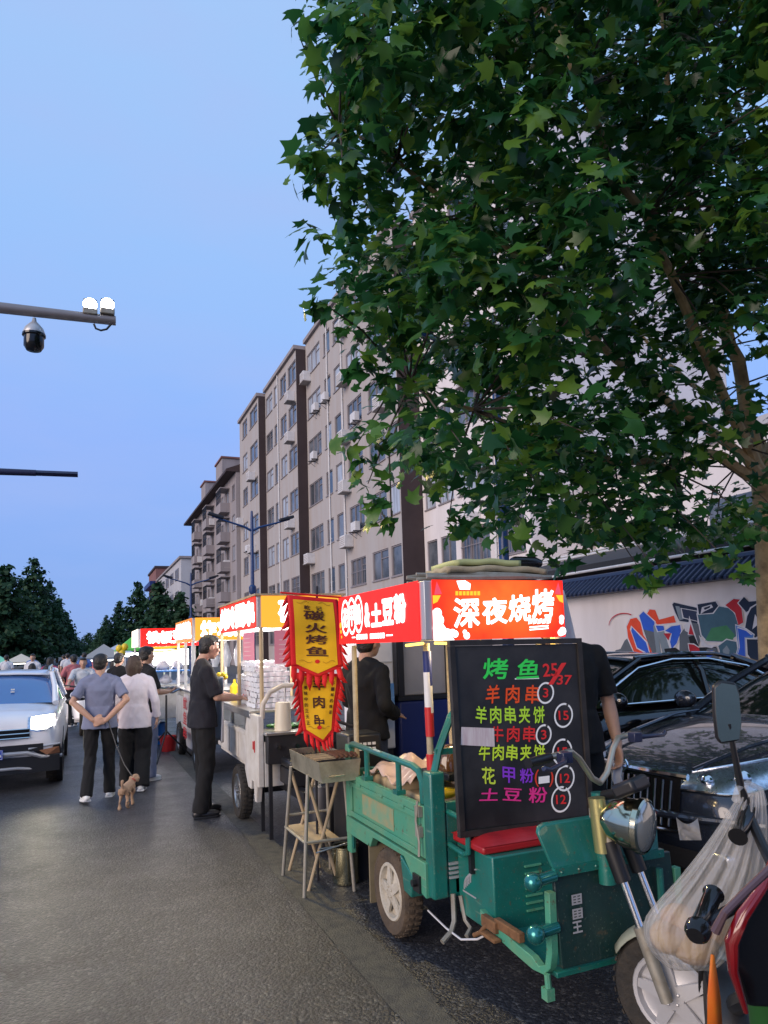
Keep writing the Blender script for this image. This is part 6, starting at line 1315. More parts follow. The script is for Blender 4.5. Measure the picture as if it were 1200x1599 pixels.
for y in (-1, 1):
    p = MB()
    p.tube([(-.98, y*.715, .965), (-1.35, y*.69, 1.17), (-1.68, y*.64, 1.345)], [.04, .035, .03], 8); p.tube([(-2.3, y*.80, 1.0), (-2.32, y*.66, 1.36)], .03, 6); p.tube([(-3.5, y*.6, 1.34), (-3.9, y*.7, 1.0)], .07, 8); p.tube([(-1.66, y*.635, 1.35), (-2.5, y*.625, 1.385), (-3.5, y*.6, 1.345)], .028, 8)
    p.build('pillar', WP, sv)
for y in (-1, 1):
    p = MB(); p.tube([(-1.75, y*.60, 1.385), (-1.8, y*.60, 1.43), (-3.2, y*.58, 1.44), (-3.3, y*.58, 1.39)], .016, 8)
    p.build('roof_rail', M['steel'], sv)
car_wheels(sv, w, .32, .78, 3.2)
for y in (-1, 1):
    m = MB(); m.sph((-1.12, y*1.02, 1.045), (.07, .135, .072), 16, 10); mo = m.build('mirror', WP, sv)
    m = MB(); m.sph((-1.12, y*1.0, 1.005), (.062, .12, .04), 14, 8); m.tube([(-1.14, y*.93, 1.0), (-1.16, y*.84, .95)], .03, 8); m.build('mirror_foot', M['black'], mo)
    # headlight with lit lens
    TOP, BOT = [(44, 1121), (58, 1117), (74, 1115), (89, 1113)], [(43, 1140), (58, 1143), (72, 1141), (87, 1132)]
    def raw(u, v, l=.006): a, b = pline(TOP, u), pline(BOT, u); return sns(b[0]*(1-v)+a[0]*v, b[1]*(1-v)+a[1]*v, l)
    lens = both(raw, y < 0)
    l = MB(); l.grid(lambda u, v: lens(u, v), 14, 5); lo_ = l.build('headlight', HLM, sv)
    l = MB(); l.grid(lambda u, v: lens(.12+.8*u, .12+.8*v, .012), 12, 5); l.build('lit_lens', glow('headlight_glow', (1, .95, .72), 9) if y < 0 else bpy.data.materials['headlight_glow'], lo_)
    ld = bpy.data.lights.new('headlight_beam', 'SPOT'); ld.energy = 22; ld.color = (1, .86, .55); ld.spot_size = R(75); ld.spot_blend = .9; ld.shadow_soft_size = .06
    lo2 = bpy.data.objects.new('headlight_beam', ld); COL.objects.link(lo2); pw = Vector((SN.x+y*.62, SN.y-.12, .70)); lo2.location = pw; lo2.rotation_euler = (Vector((-.15 if y > 0 else 0, 1, .10))).to_track_quat('Z', 'Y').to_euler()
    # fog lamp bay
    f = MB(); f.prism([(-.02, y*.46, .50), (-.10, y*.80, .54), (-.13, y*.825, .40), (-.04, y*.62, .40)], (.035, 0, 0)); fo = f.build('fog_bay', M['black'], sv, bevel=.01)
    f = MB(); f.prism([(.02, y*.58, .475), (-.06, y*.79, .50), (-.07, y*.80, .42), (.0, y*.66, .415)], (.012, 0, 0)); f.build('fog_lamp', mat('amber_fog_lamp', (.35, .16, .09), .2, metal=.5, var=.6, vs=30), fo)
    f = MB(); f.tube([(.022, y*.46, .50), (-.05, y*.80, .535)], .013, 6); f.build('fog_trim', M['silver'], fo)
g = MB(); g.grid(lambda u, v: Vector((.0+.035*(1-(2*u-1)**2), (2*u-1)*.47, .63+.105*v)), 16, 3); go_ = g.build('grille', M['blackgloss'], sv)
g = MB()
for z in (.632, .683, .734): g.tube([(.004, -.47, z), (.03, -.25, z), (.042, 0, z), (.03, .25, z), (.004, .47, z)], .0085, 6)
g.build('chrome_bar', M['chrome'], go_)
g = MB(); g.grid(lambda u, v: Vector((.005+.05*(1-(2*u-1)**2), (2*u-1)*.62, .47+.085*v)), 16, 3); g.build('upper_intake', M['black'], sv)
g = MB(); g.grid(lambda u, v: Vector((-.04+.07*(1-(2*u-1)**2), (2*u-1)*.80, .22+.19*v)), 16, 4); g.build('lower_bumper', M['black'], sv)
g = MB(); g.tube([(-.10, -.82, .385), (-.01, -.6, .40), (.03, -.45, .455), (.05, -.2, .46), (.052, 0, .46), (.05, .2, .46), (.03, .45, .455), (-.01, .6, .40), (-.10, .82, .385)], .024, 8); g.build('silver_band', M['silver'], sv)
g = MB(); g.tube([(-.03, -.55, .255), (.03, -.35, .285), (.045, 0, .285), (.03, .35, .285), (-.03, .55, .255)], .018, 8); g.build('skid_plate', M['silver'], sv)
pl = MB(); pl.box((.07, -.20, .405), (.078, .20, .515)); po_ = pl.build('number_plate', mat('blue_number_plate', (.02, .07, .42), .4), sv, smooth=0)
pl = MB(); write(pl, 'S6', (.0795, .09, .428), (0, .09, 0), (0, 0, .068), .0, bold=.02)
for (a, b) in (((.0795, -.193, .409), (.0797, .193, .4125)), ((.0795, -.193, .5075), (.0797, .193, .511)), ((.0795, .1895, .4126), (.0797, .193, .5074)), ((.0795, -.193, .4126), (.0797, -.1895, .5074))): pl.box(a, b)
pl.build('lettering', M['white_plain'], po_, smooth=0)
st_ = MB(); 
for z in (1.115, 1.145): st_.box((-1.245-.22*(z-1.11)*5+.005, .155, z), (-1.235-.22*(z-1.11)*5+.01, .20, z+.018))
st_.build('windscreen_sticker', M['white_plain'], sv, smooth=0)
# ================================================================== people
SK = mat('skin', (.50, .29, .20), .5, sub=.08, var=.25, vs=10, col2=(.42, .22, .15)); HAIR = mat('black_hair', (.012, .010, .009), .45, bump=.5, bs=70); EYE = mat('eye_dark', (.01, .008, .007), .2); LIP = mat('lip', (.33, .12, .10), .5)
def cloth(name, c, v=.25): return mat(name, c, .85, var=v, vs=5, bump=.25, bs=22)
def remeshed(mb, name, m, par, vox, disp=0., seed=0, smooth_it=4):
    mods = [('REMESH', dict(mode='VOXEL', voxel_size=vox))]
    o = mb.build(name, m, par, None, smooth=0, mods=mods+[('SMOOTH', dict(factor=.5, iterations=smooth_it))], bake=True)
    if disp:
        me = o.data; n = len(me.vertices); co = np.empty(n*3, np.float32); me.vertices.foreach_get('co', co); no = np.empty(n*3, np.float32); me.vertices.foreach_get('normal', no)
        co = co.reshape(-1, 3); no = no.reshape(-1, 3); x, y, z = co.T
        w_ = np.sin(z*38+9*np.sin(x*11+seed)+5*np.sin(y*13))*.5+np.sin(x*52+z*31+seed*2.)*.3+np.sin(y*47-z*44+seed)*.3
        co = co+no*(w_*disp)[:, None]; me.vertices.foreach_set('co', co.reshape(-1).astype(np.float32)); me.update()
    return o
def chain(mb, pts, rs, n=12):
    pts = [Vector(p) for p in pts]; mb.tube(pts, rs, n)
    for p, r_ in zip(pts, rs): mb.sph(p, r_*.99, 10, 7)
def hand(mb, w_, fdir, up, curl=.5, size=1., thumb=1):
    """palm, four unequal bent fingers and a thumb from wrist w_; fdir along the palm, up = back of the hand"""
    w_, f, up = Vector(w_), Vector(fdir).normalized(), Vector(up).normalized(); s = f.cross(up).normalized(); up = s.cross(f).normalized(); k = size
    mb.sph(w_+f*.045*k, (1, 1, 1), 4, 3) if False else None
    rot = Matrix((s, f, up)).transposed(); mb.sph(w_+f*.048*k, (.041*k, .052*k, .017*k), 14, 9, rot)
    for i, (o_, L) in enumerate(((-.031, .066), (-.0105, .077), (.0105, .072), (.031, .057))):
        p = w_+f*.088*k+s*o_*k; d = (f+s*o_*2).normalized(); pts = [p-f*.015*k]; ang = 0
        for j, q in enumerate((.45, .32, .23)):
            ang += curl*(.55, .75, .5)[j]; dd = (d*math.cos(ang)-up*math.sin(ang)); pts.append(pts[-1]+dd*L*q*k+(d*.012*k if j == 0 else Vector()))
        chain(mb, pts, [.0098*k, .0092*k, .0084*k, .0068*k], 8)
    t0 = w_+f*.025*k+s*.032*thumb*k; t1 = t0+(f*.5+s*.75*thumb-up*.25).normalized()*.034*k; t2 = t1+(f*.9+s*.25*thumb-up*.3).normalized()*.03*k; t3 = t2+(f*1-up*.35).normalized()*.022*k
    chain(mb, [t0, t1, t2, t3], [.013*k, .0115*k, .010*k, .0075*k], 8)
def person(loc, rz, label, pose, look, H=1.72, vox=.009, group=None):
    """pose: joints in local metres for a 1.72 m figure facing +y (x to its right); look: colours and garments"""
    th = thing('person', loc, label, 'person', group, rz); k = H/1.72; th.scale = (k, k, k)
    P = dict(hipL=(-.095, 0, .92), hipR=(.095, 0, .92), kneeL=(-.10, .02, .50), kneeR=(.10, .02, .50), ankL=(-.10, 0, .085), ankR=(.10, 0, .085), toeL=(-.115, 1, 0), toeR=(.115, 1, 0),
             pel=(0, 0, .95), waist=(0, .0, 1.08), chest=(0, .0, 1.28), neck=(0, -.01, 1.45), head=(0, .02, 1.605), shL=(-.178, -.005, 1.375), shR=(.178, -.005, 1.375),
             elL=(-.23, -.02, 1.12), elR=(.23, -.02, 1.12), wrL=(-.22, .05, .88), wrR=(.22, .05, .88), hfL=(0, .1, -1), hfR=(0, .1, -1), huL=(-1, 0, 0), huR=(1, 0, 0), face=(0, 1, 0), curl=.5)
    P.update(pose); V = {a: Vector(b) if isinstance(b, tuple) else b for a, b in P.items()}
    fw = V['face'].normalized(); rt = fw.cross(Vector((0, 0, 1))).normalized(); upv = rt.cross(fw); rot = Matrix((rt, fw, upv)).transposed(); hd = V['head']
    b = MB()
    # head: skull, jaw, nose, ears, neck
    b.sph(hd+upv*.012-fw*.008, (.077, .094, .098), 18, 14, rot); b.sph(hd-upv*.045+fw*.028, (.058, .062, .070), 14, 10, rot); b.sph(hd-upv*.092+fw*.055, (.026, .024, .020), 10, 8, rot)
    b.tube([hd+fw*.085+upv*.012, hd+fw*.104-upv*.022, hd+fw*.088-upv*.034], [.009, .014, .012], 8); b.sph(hd+fw*.09-upv*.06, (.024, .010, .011), 10, 6, rot)
    for s in (-1, 1): b.sph(hd+rt*.079*s-fw*.008-upv*.012, (.011, .021, .033), 8, 7, rot); b.sph(hd+rt*.034*s+fw*.07-upv*.02, (.026, .018, .022), 8, 6, rot)
    b.tube([V['neck']-Vector((0, 0, .06)), V['neck'], hd-upv*.06-fw*.02], [.075, .054, .052], 12)
    def torso(m, g_, lo=0.):
        c = [V['pel']+Vector((0, 0, -.06)), V['pel']+Vector((0, 0, .04)), V['waist'], V['chest'], (V['shL']+V['shR'])/2+Vector((0, 0, -.03)), V['neck']+Vector((0, 0, -.02))]
        ry = [.155, .165, .15, .172, .17, .06]; rx = [.10, .105, .095, .115, .095, .06]
        m.tube(c, [q+g_ for q in rx], 20, ry=[q+g_ for q in ry])
        for s in ('shL', 'shR'):
            chain(m, [V['chest']*.2+V[s]*.8+Vector((0, 0, -.02)), V[s]], [.066+g_, .052+g_])
            m.tube([V['neck']+Vector((0, 0, -.005)), V['neck']*.5+V[s]*.5+Vector((0, 0, .012)), V[s]+Vector((0, 0, .012))], [.045+g_, .044+g_, .040+g_], 12)
    torso(b, -.012)
    for s in ('L', 'R'):
        chain(b, [V['sh'+s], V['sh'+s]*.5+V['el'+s]*.5, V['el'+s], V['el'+s]*.65+V['wr'+s]*.35, V['wr'+s]], [.050, .047, .040, .041, .027], 12)
        chain(b, [V['hip'+s], V['hip'+s]*.5+V['knee'+s]*.5, V['knee'+s], V['knee'+s]*.6+V['ank'+s]*.4, V['ank'+s]], [.085, .075, .055, .055, .036], 12)
        f = V['hf'+s].normalized(); hand(b, V['wr'+s], f, V['hu'+s], P['curl'], 1., -1 if s == 'L' else 1)
    bo = remeshed(b, 'body', SK, th, vox, smooth_it=2)
    if vox < .0105:
        e = MB()
        for s in (-1, 1): e.sph(hd+rt*.034*s+fw*.083+upv*.002, (.013, .008, .007), 10, 7, rot); e.tube([hd+rt*.018*s+fw*.088+upv*.024, hd+rt*.036*s+fw*.088+upv*.029, hd+rt*.054*s+fw*.078+upv*.024], .0045, 5)
        e.build('eyes', EYE, bo)
        e = MB(); e.tube([hd-rt*.022+fw*.095-upv*.061, hd+fw*.103-upv*.062, hd+rt*.022+fw*.095-upv*.061], [.003, .006, .003], 6); e.build('mouth', LIP, bo)
    # hair
    h = MB(); hr = look.get('hair', 'short')
    h.sph(hd+upv*.026-fw*.018, (.086, .098, .094), 18, 12, rot)
    if hr == 'short':
        h.sph(hd+upv*.07+fw*.025, (.07, .07, .046), 14, 9, rot); h.sph(hd-fw*.045-upv*.02, (.078, .062, .07), 14, 9, rot)
    else:
        L = .12 if hr == 'bob' else .26
        h.tube([hd+upv*.03-fw*.03, hd-fw*.045-upv*.05, hd-fw*.05-upv*(.05+L)], [.085, .078, .05], 14, ry=[.09, .092, .07])
        for s in (-1, 1): h.tube([hd+rt*.07*s+upv*.03, hd+rt*.085*s-upv*.05-fw*.0, hd+rt*.07*s-upv*(.04+L*.8)], [.03, .03, .018], 8)
    cut = MB(); ho = remeshed(h, 'hair', look.get('hairm', HAIR), th, max(.009, vox), disp=.004, seed=2, smooth_it=2)
    # carve the face free by pushing hair vertices in front of it back inside the skull
    for v in ho.data.vertices:
        q = v.co-hd; f_, u_ = q.dot(fw), q.dot(upv)
        if f_ > .015 and u_ < .052: v.co -= fw*(f_-.0)*1.0+rt*(q.dot(rt))*.35
    # shirt
    sl = look.get('sleeve', .62); t = MB(); torso(t, .014); hem = look.get('hem', .06)
    t.tube([V['waist'], V['pel']+Vector((0, 0, -.02)), V['pel']+Vector((0, -.0, -.02-hem))], [.118, .134, .142], 20, ry=[.172, .198, .208])
    for s in ('L', 'R'):
        a, e_, w_ = V['sh'+s], V['el'+s], V['wr'+s]
        if sl <= 1: chain(t, [a, a+(e_-a)*sl*.6], [.064, .063]); t.tube([a, a+(e_-a)*sl*.5, a+(e_-a)*sl], [.063, .063, .067], 14)
        else: chain(t, [a, a+(e_-a)*.5, e_], [.063, .060, .056]); t.tube([e_, e_+(w_-e_)*.6, e_+(w_-e_)*.93], [.056, .052, .055], 14)
    remeshed(t, 'shirt', look['shirt'], th, max(.011, vox), disp=.0042, seed=len(label))
    # trousers
    t = MB(); wd = look.get('wide', 1.); t.tube([V['pel']+Vector((0, 0, .05)), V['pel']+Vector((0, 0, -.05)), V['pel']+Vector((0, 0, -.13))], [.104, .108, .10], 18, ry=[.158, .168, .17])
    for s in ('L', 'R'):
        hp_, kn, an = V['hip'+s], V['knee'+s], V['ank'+s]
        chain(t, [hp_+Vector((0, 0, -.03)), hp_*.5+kn*.5, kn], [.092, .088*max(1, wd*.95), .070*wd]); t.tube([kn, kn*.5+an*.5, an+Vector((0, 0, -.035))], [.070*wd, .068*wd, .070*wd], 14)
    remeshed(t, 'trousers', look['trousers'], th, max(.011, vox), disp=.0045, seed=3+len(label))
    for s in ('L', 'R'):
        an = V['ank'+s]; d = V['toe'+s]; d = Vector((d.x, d.y, d.z)).normalized(); z0 = Vector((an.x, an.y, an.z-.085)); m = MB(); pit = Vector((0, 0, 1))
        m.sph(z0+Vector((0, 0, .05))-d*.01, (.045, .05, .055), 12, 8); sr = Vector((0, 0, 1)).cross(d).normalized()
        rr = Matrix((sr, d, sr.cross(d)*-1)).transposed()
        m.sph(z0+d*.075+Vector((0, 0, .036)), (.045, .115, .036), 14, 9, rr); m.sph(z0-d*.03+Vector((0, 0, .04)), (.04, .045, .04), 12, 8, rr)
        so2 = remeshed(m, 'shoe', look.get('shoe', M['black']), th, max(.009, vox), smooth_it=2)
        m = MB(); m.prism([z0+Vector((0, 0, .0))+sr*x+d*y for x, y in ((-.042, -.06), (.042, -.06), (.05, .06), (.043, .15), (.0, .19), (-.043, .15), (-.05, .06))], (0, 0, .02)); m.build('sole', look.get('sole', M['white_plain']), so2, bevel=.004)
    return th
BLK = cloth('black_cloth', (.004, .004, .005)); DKN = cloth('dark_slate_cloth', (.011, .011, .017), .4); PERI = cloth('periwinkle_cloth', (.19, .21, .31)); PINKW = cloth('pale_pink_cloth', (.74, .66, .69)); JEAN = cloth('washed_blue_denim', (.16, .19, .30), .5); WHT = cloth('white_cloth', (.65, .64, .66)); PNK = cloth('coral_cloth', (.52, .16, .17)); GRYT = cloth('grey_cloth', (.25, .26, .28)); BROWNH = mat('brown_hair', (.06, .035, .022), .45, bump=.5, bs=70); MAG = cloth('magenta_cloth', (.42, .05, .13)); BLUC = cloth('blue_cloth', (.08, .15, .4))
# the stall keeper in the dark shirt, leaning over his counter
p1 = person((1.08, 7.22, 0), R(-84), 'man in a dark slate shirt and white apron working at the nearer white food cart',
    dict(head=(.0, .075, 1.595), face=(-.12, 1, -.18), chest=(0, .02, 1.28), shL=(-.175, .02, 1.37), shR=(.175, .0, 1.37), elL=(-.24, .12, 1.14), elR=(.235, .08, 1.12), wrL=(-.15, .36, 1.09), wrR=(.10, .35, 1.09), hfL=(.1, 1, -.15), hfR=(-.1, 1, -.15), huL=(0, .1, 1), huR=(0, .1, 1), kneeL=(-.1, .03, .5), ankL=(-.1, .04, .085), ankR=(.1, -.05, .085), toeL=(-.2, 1, 0), toeR=(.15, 1, 0)),
    dict(shirt=DKN, trousers=BLK, sleeve=.95, hem=.10, wide=1.1, shoe=M['black'], sole=M['black']), 1.76)
ap = MB(); ap.grid(lambda u, v: Vector((-.15+.30*u, .155+.03*math.sin(u*3.14)+.012*math.sin(u*14+v*3), 1.30-.62*v)), 16, 16)
ap.build('apron', WHT, p1, mods=[('SOLIDIFY', dict(thickness=.006))])
person((.17, 8.62, 0), R(-4), 'man in a periwinkle tee shirt walking away with hands clasped behind his back',
    dict(elL=(-.30, -.09, 1.16), elR=(.30, -.09, 1.16), wrL=(-.07, -.165, .945), wrR=(.07, -.17, .93), hfL=(1, -.25, -.12), hfR=(-1, -.2, -.2), huL=(0, -1, .1), huR=(0, -1, .1), kneeL=(-.10, -.02, .50), ankL=(-.13, -.20, .11), kneeR=(.10, .09, .51), ankR=(.11, .12, .085), face=(.3, 1, 0), toeL=(-.3, 1, -.1), curl=.75),
    dict(shirt=PERI, trousers=BLK, sleeve=.78, hem=.10, shoe=M['white_plain']), 1.60)
person((.56, 8.95, 0), R(-8), 'woman with a brown bob in a pale pink blouse beside the man in periwinkle',
    dict(elL=(-.24, -.04, 1.12), elR=(.25, -.05, 1.13), wrL=(-.22, .08, .92), wrR=(.27, .02, .90), kneeL=(-.09, .06, .5), ankL=(-.10, .10, .085), ankR=(.09, -.15, .10), face=(.75, .75, 0)),
    dict(shirt=PINKW, trousers=BLK, sleeve=1.2, hem=.14, hair='bob', hairm=BROWNH, wide=1.45, shoe=M['white_plain']), 1.57)
ph = person((.70, 9.55, 0), R(-62), 'man in a black tee shirt and wide jeans looking at a phone',
    dict(head=(0, .045, 1.6), face=(-.05, 1, -.08), elL=(-.23, .07, 1.13), elR=(.22, .06, 1.12), wrL=(-.09, .30, 1.10), wrR=(.09, .31, 1.11), hfL=(.3, 1, .1), hfR=(-.2, 1, .1), huL=(-.5, 0, -.8), huR=(.5, 0, -.8), curl=.7),
    dict(shirt=BLK, trousers=JEAN, sleeve=.85, hem=.06, wide=1.5, shoe=M['white_plain']), 1.68)
pn = MB(); pn.box((-.0, .39, 1.10), (.07, .53, 1.112), Matrix.Rotation(R(18), 3, 'X')); o_ = pn.build('phone', M['blackgloss'], None, None, bevel=.003); o_.location = ph.location; o_.rotation_euler = ph.rotation_euler; o_.scale = ph.scale; tag(o_, 'dark phone held by the man in the black tee shirt', 'phone')
vd_ = person((2.74, 3.60, 0), R(172), 'vendor in a black tee shirt behind the menu board, one bare forearm showing',
    dict(head=(.11, .06, 1.56), neck=(.05, .01, 1.43), face=(.3, 1, -.3), shL=(-.195, .0, 1.395), shR=(.195, .0, 1.395), elL=(-.26, -.01, 1.13), wrL=(-.255, .07, .885), hfL=(.02, .12, -1), huL=(-1, 0, 0), elR=(.25, .05, 1.13), wrR=(.27, .18, 1.0), hfR=(-.1, .9, -.2), curl=.8),
    dict(shirt=BLK, trousers=BLK, sleeve=.86, hem=.08), 1.84)
rg_ = MB(); rg_.grid(lambda u, v: Vector((-.02+.045*u+.006*math.sin(8*v), -.012+.02*math.sin(5*u), .06-.13*v)), 6, 10); o_ = rg_.build('white_rag', WHT, mods=[('SOLIDIFY', dict(thickness=.006))]); o_.location = pd(961, 1208, 4.28); tag(o_, 'white rag in the hand of the vendor beside the dark blue car', 'rag')
person((2.03, 5.2, 0), R(-66), 'person all in black with their back half turned, between the fridge and the second banner',
    dict(head=(0, .05, 1.60), elR=(.25, -.06, 1.14), wrR=(.16, .16, 1.04), hfR=(-.5, 1, 0), huR=(.3, 0, 1), elL=(-.25, .05, 1.14), wrL=(-.1, .26, 1.03), hfL=(.4, 1, 0), huL=(-.3, 0, 1)),
    dict(shirt=BLK, trousers=cloth('dark_denim', (.03, .04, .07)), sleeve=1.2), 1.74, vox=.011)
CG = 'people further down the street'
crowd = [((-.62, 14.2, 0), R(5), 'woman with long black hair in a white top beside the mirror of the white car', dict(), dict(shirt=WHT, trousers=GRYT, hair='long', sleeve=.7), 1.42),
 ((-.22, 17.6, 0), R(20), 'person in a coral shirt and black trousers walking away left of the scooter', dict(kneeR=(.1, .1, .5), ankR=(.1, .12, .085), ankL=(-.1, -.18, .1), elL=(-.3, 0, 1.15), wrL=(-.16, .2, 1.1)), dict(shirt=PNK, trousers=BLK, sleeve=.8), 1.6),
 ((-.85, 21, 0), R(-10), 'person in a magenta top seen between the mirror and the coral shirt', dict(), dict(shirt=MAG, trousers=GRYT, hair='long', sleeve=.8), 1.55),
 ((-1.5, 25, 0), R(170), 'person in a white shirt facing the camera far down the street', dict(), dict(shirt=WHT, trousers=BLK, sleeve=.7), 1.66),
 ((.0, 27, 0), R(0), 'person in a blue shirt far down the street above the coral shirt', dict(), dict(shirt=BLUC, trousers=BLK, sleeve=.7), 1.66),
 ((.55, 13.2, 0), R(-40), 'person in black half hidden between the walkers and the fourth cart', dict(), dict(shirt=BLK, trousers=BLK, sleeve=.7), 1.6)]
protos = [person(l, rz, lab, po_, lk, H_, vox=.014, group=CG) for (l, rz, lab, po_, lk, H_) in crowd]
for i, (j, x, y, rz, lab) in enumerate(((0, -1.15, 19, 10, 'white topped woman further back, left of the magenta top'), (3, -.6, 30, 5, 'white shirted person walking away beyond the blue shirt'), (4, -2.0, 33, 160, 'blue shirted person facing the camera in the far distance'), (1, .45, 32, 0, 'coral shirted person in the far distance near the grey canopy'), (5, -.9, 37, 20, 'black clad person in the far middle of the street'), (5, -1.9, 17.5, 0, 'black clad person glimpsed over the bonnet of the white car'), (3, -2.6, 29, 0, 'white shirted person far left beyond the white car'), (2, -3.2, 36, 0, 'magenta topped person in the far distance on the left'), (0, .7, 20, 15, 'white topped woman under the green canopy'))):
    dup(protos[j], (x, y, 0), R(rz), lab)
# rider on a white scooter coming towards the camera
ws = thing('white_scooter', (-.02, 15.9, 0), 'white motor scooter facing the camera just left of the man in periwinkle', 'scooter', None, R(180))
WS = M['white_paint']; q = MB(); q.grid(lambda u, v: Vector(((2*u-1)*(.20-.05*abs(2*v-1)), .32+.10*(1-(2*u-1)**2)-.10*v, .30+.55*v)), 10, 12); q.build('front_apron', WS, ws, mods=[('SOLIDIFY', dict(thickness=.012))])
q = MB(); q.box((-.15, -.35, .25), (.15, .3, .32)); q.sph((0, -.5, .55), (.16, .38, .2), 14, 9); q.build('body_panel', WS, ws)
q = MB(); q.sph((0, -.42, .76), (.14, .36, .06), 14, 9); q.build('seat', M['black'], ws)
q = MB(); q.tube([(-.34, .12, .98), (-.15, .2, .95), (0, .22, .93), (.15, .2, .95), (.34, .12, .98)], .018, 8); q.build('handlebar', M['black'], ws)
q = MB(); q.sph((0, .36, .84), (.07, .05, .06), 12, 8); q.build('headlight', M['chrome'], ws)
wheel(ws, (0, .45, .23), .23, .11, (1, 0, 0), M['rubber'], M['steel'], False); wheel(ws, (0, -.68, .23), .23, .11, (1, 0, 0), M['rubber'], M['steel'], False)
person((-.02, 16.2, 0), R(180), 'rider in a pale grey top seated on the white scooter', dict(pel=(0, .0, .86), waist=(0, .02, 1.0), chest=(0, .04, 1.2), neck=(0, .04, 1.37), head=(0, .08, 1.53), shL=(-.18, .04, 1.33), shR=(.18, .04, 1.33), hipL=(-.1, .02, .84), hipR=(.1, .02, .84), kneeL=(-.17, .42, .72), kneeR=(.17, .42, .72), ankL=(-.14, .38, .42), ankR=(.14, .38, .42), elL=(-.28, .2, 1.1), elR=(.28, .2, 1.1), wrL=(-.30, .42, 1.03), wrR=(.30, .42, 1.03), hfL=(0, 1, 0), hfR=(0, 1, 0), huL=(0, 0, 1), huR=(0, 0, 1)),
    dict(shirt=cloth('pale_grey_cloth', (.5, .52, .55)), trousers=GRYT, sleeve=.8), 1.6, vox=.013)
# the dog and its lead
dg_ = thing('small_dog', (.43, 8.05, 0), 'small curly tan dog on a lead trotting away behind the walkers', 'dog', None, R(-20)); dg_.scale = (.72, .72, .70)
TAN = mat('tan_curly_fur', (.44, .29, .19), .95, var=.6, vs=22, col2=(.30, .16, .08), bump=1., bs=60)
b = MB(); b.tube([(0, -.17, .27), (0, -.10, .28), (0, .02, .275), (0, .12, .285), (0, .18, .30)], [.055, .072, .076, .08, .06], 14, ry=[.05, .065, .068, .07, .055]); b.sph((0, -.15, .27), .062); b.sph((0, .15, .285), .07)
b.tube([(0, .16, .31), (.01, .22, .34), (.02, .26, .36)], [.055, .05, .047], 12); b.sph((.025, .27, .375), (.058, .062, .055), 14, 10); b.tube([(.035, .31, .365), (.06, .365, .35)], [.036, .024], 10); b.sph((.06, .365, .35), .024, 8, 6)
for s in (-1, 1): b.sph((.02+.055*s, .255, .355), (.022, .03, .05), 10, 8)
for (x, y, f) in ((-.045, .14, .03), (.045, .12, -.03)): chain(b, [(x, y, .26), (x, y+f*.4, .15), (x, y+f*.6, .07), (x, y+f, .02), (x, y+f+.02, .015)], [.036, .026, .020, .020, .019], 9)
for (x, y, f) in ((-.045, -.15, -.04), (.045, -.14, .03)): chain(b, [(x, y, .26), (x, y+.035, .18), (x, y-.03+f*.4, .10), (x, y-.005+f, .02), (x, y+.02+f, .015)], [.046, .034, .021, .020, .019], 9)
chain(b, [(0, -.19, .31), (0, -.23, .36), (0, -.22, .41)], [.02, .022, .024], 9)
remeshed(b, 'body', TAN, dg_, .008, disp=.011, seed=5, smooth_it=2)
q = MB(); q.sph((.066, .388, .355), .009, 8, 6); q.sph((.055, .325, .39), .006, 6, 5); q.sph((.0, .33, .39), .006, 6, 5); q.build('nose_and_eyes', M['blackgloss'], dg_)
q = MB(); q.lathe([(.05, -.008), (.053, 0), (.05, .008)], (.008, .215, .335), (.15, .8, .55), 16); q.build('collar', M['red_plain'], dg_)
ld_ = MB(); a, b_ = Vector((.25, 8.48, .86)), Vector((.49, 8.20, .28)); ld_.tube([a, a*.66+b_*.34+Vector((0, 0, -.06)), a*.33+b_*.67+Vector((0, 0, -.07)), b_], .006, 6); o_ = ld_.build('dog_lead', M['black']); tag(o_, 'black lead running from the walking man down to the tan dog', 'lead')
# ================================================================== red scooter with the plastic bag, bottom right corner
so_ = (1.75, 1.55, 0); sc = thing('red_scooter', so_, 'red and black scooter cut off by the lower right corner, with a long stalked mirror', 'scooter')
RG = mat('scooter_red', (.20, .004, .008), .22, coat=.8)
def sb_(mb, name, m, par=None, **k): return mb.build(name, m, par or sc, so_, **k)
g1 = pd(1172, 1262, 1.95); g0 = pd(1086, 1462, 1.50); cen = (g0+g1)/2
hb = MB(); hb.tube([g0+(cen-g0)*.1, g0+(cen-g0)*.55+Vector((.05, -.03, -.02)), cen+Vector((.10, -.07, -.05)), g1+(cen-g1)*.55+Vector((.05, -.03, -.02)), g1+(cen-g1)*.1], .013, 10); hbo = sb_(hb, 'handlebar', M['black'])
for gp_, d_ in ((g0, (cen-g0).normalized()), (g1, (cen-g1).normalized())):
    q = MB(); q.tube([gp_, gp_+d_*.012, gp_+d_*.03, gp_+d_*.04, gp_+d_*.15, gp_+d_*.16], [.018, .026, .027, .020, .019, .024], 16); sb_(q, 'grip', M['blackgloss'], hbo)
lv_ = MB(); a = pd(1117, 1455, 1.47); lv_.tube([a, a+(pd(1132, 1425, 1.46)-a), pd(1165, 1392, 1.48), pd(1215, 1345, 1.52)], [.010, .008, .008, .009], 8); sb_(lv_, 'brake_lever', mat('lever_grey_red', (.16, .10, .11), .4, metal=.6), hbo)
ms = MB(); m0, m1 = pd(1157, 1228, 1.93), pd(1143, 1155, 1.92); ms.tube([m0+Vector((.02, -.0, -.05)), m0, m1, pd(1138, 1130, 1.92)], [.012, .010, .007, .007], 8); mo = sb_(ms, 'mirror_stalk', M['black'], hbo)
mc = pd(1137, 1112, 1.92); vd = Vector((-.42, -.80, -.1)).normalized(); sd_ = Vector((0, 0, 1)).cross(vd).normalized()*-1
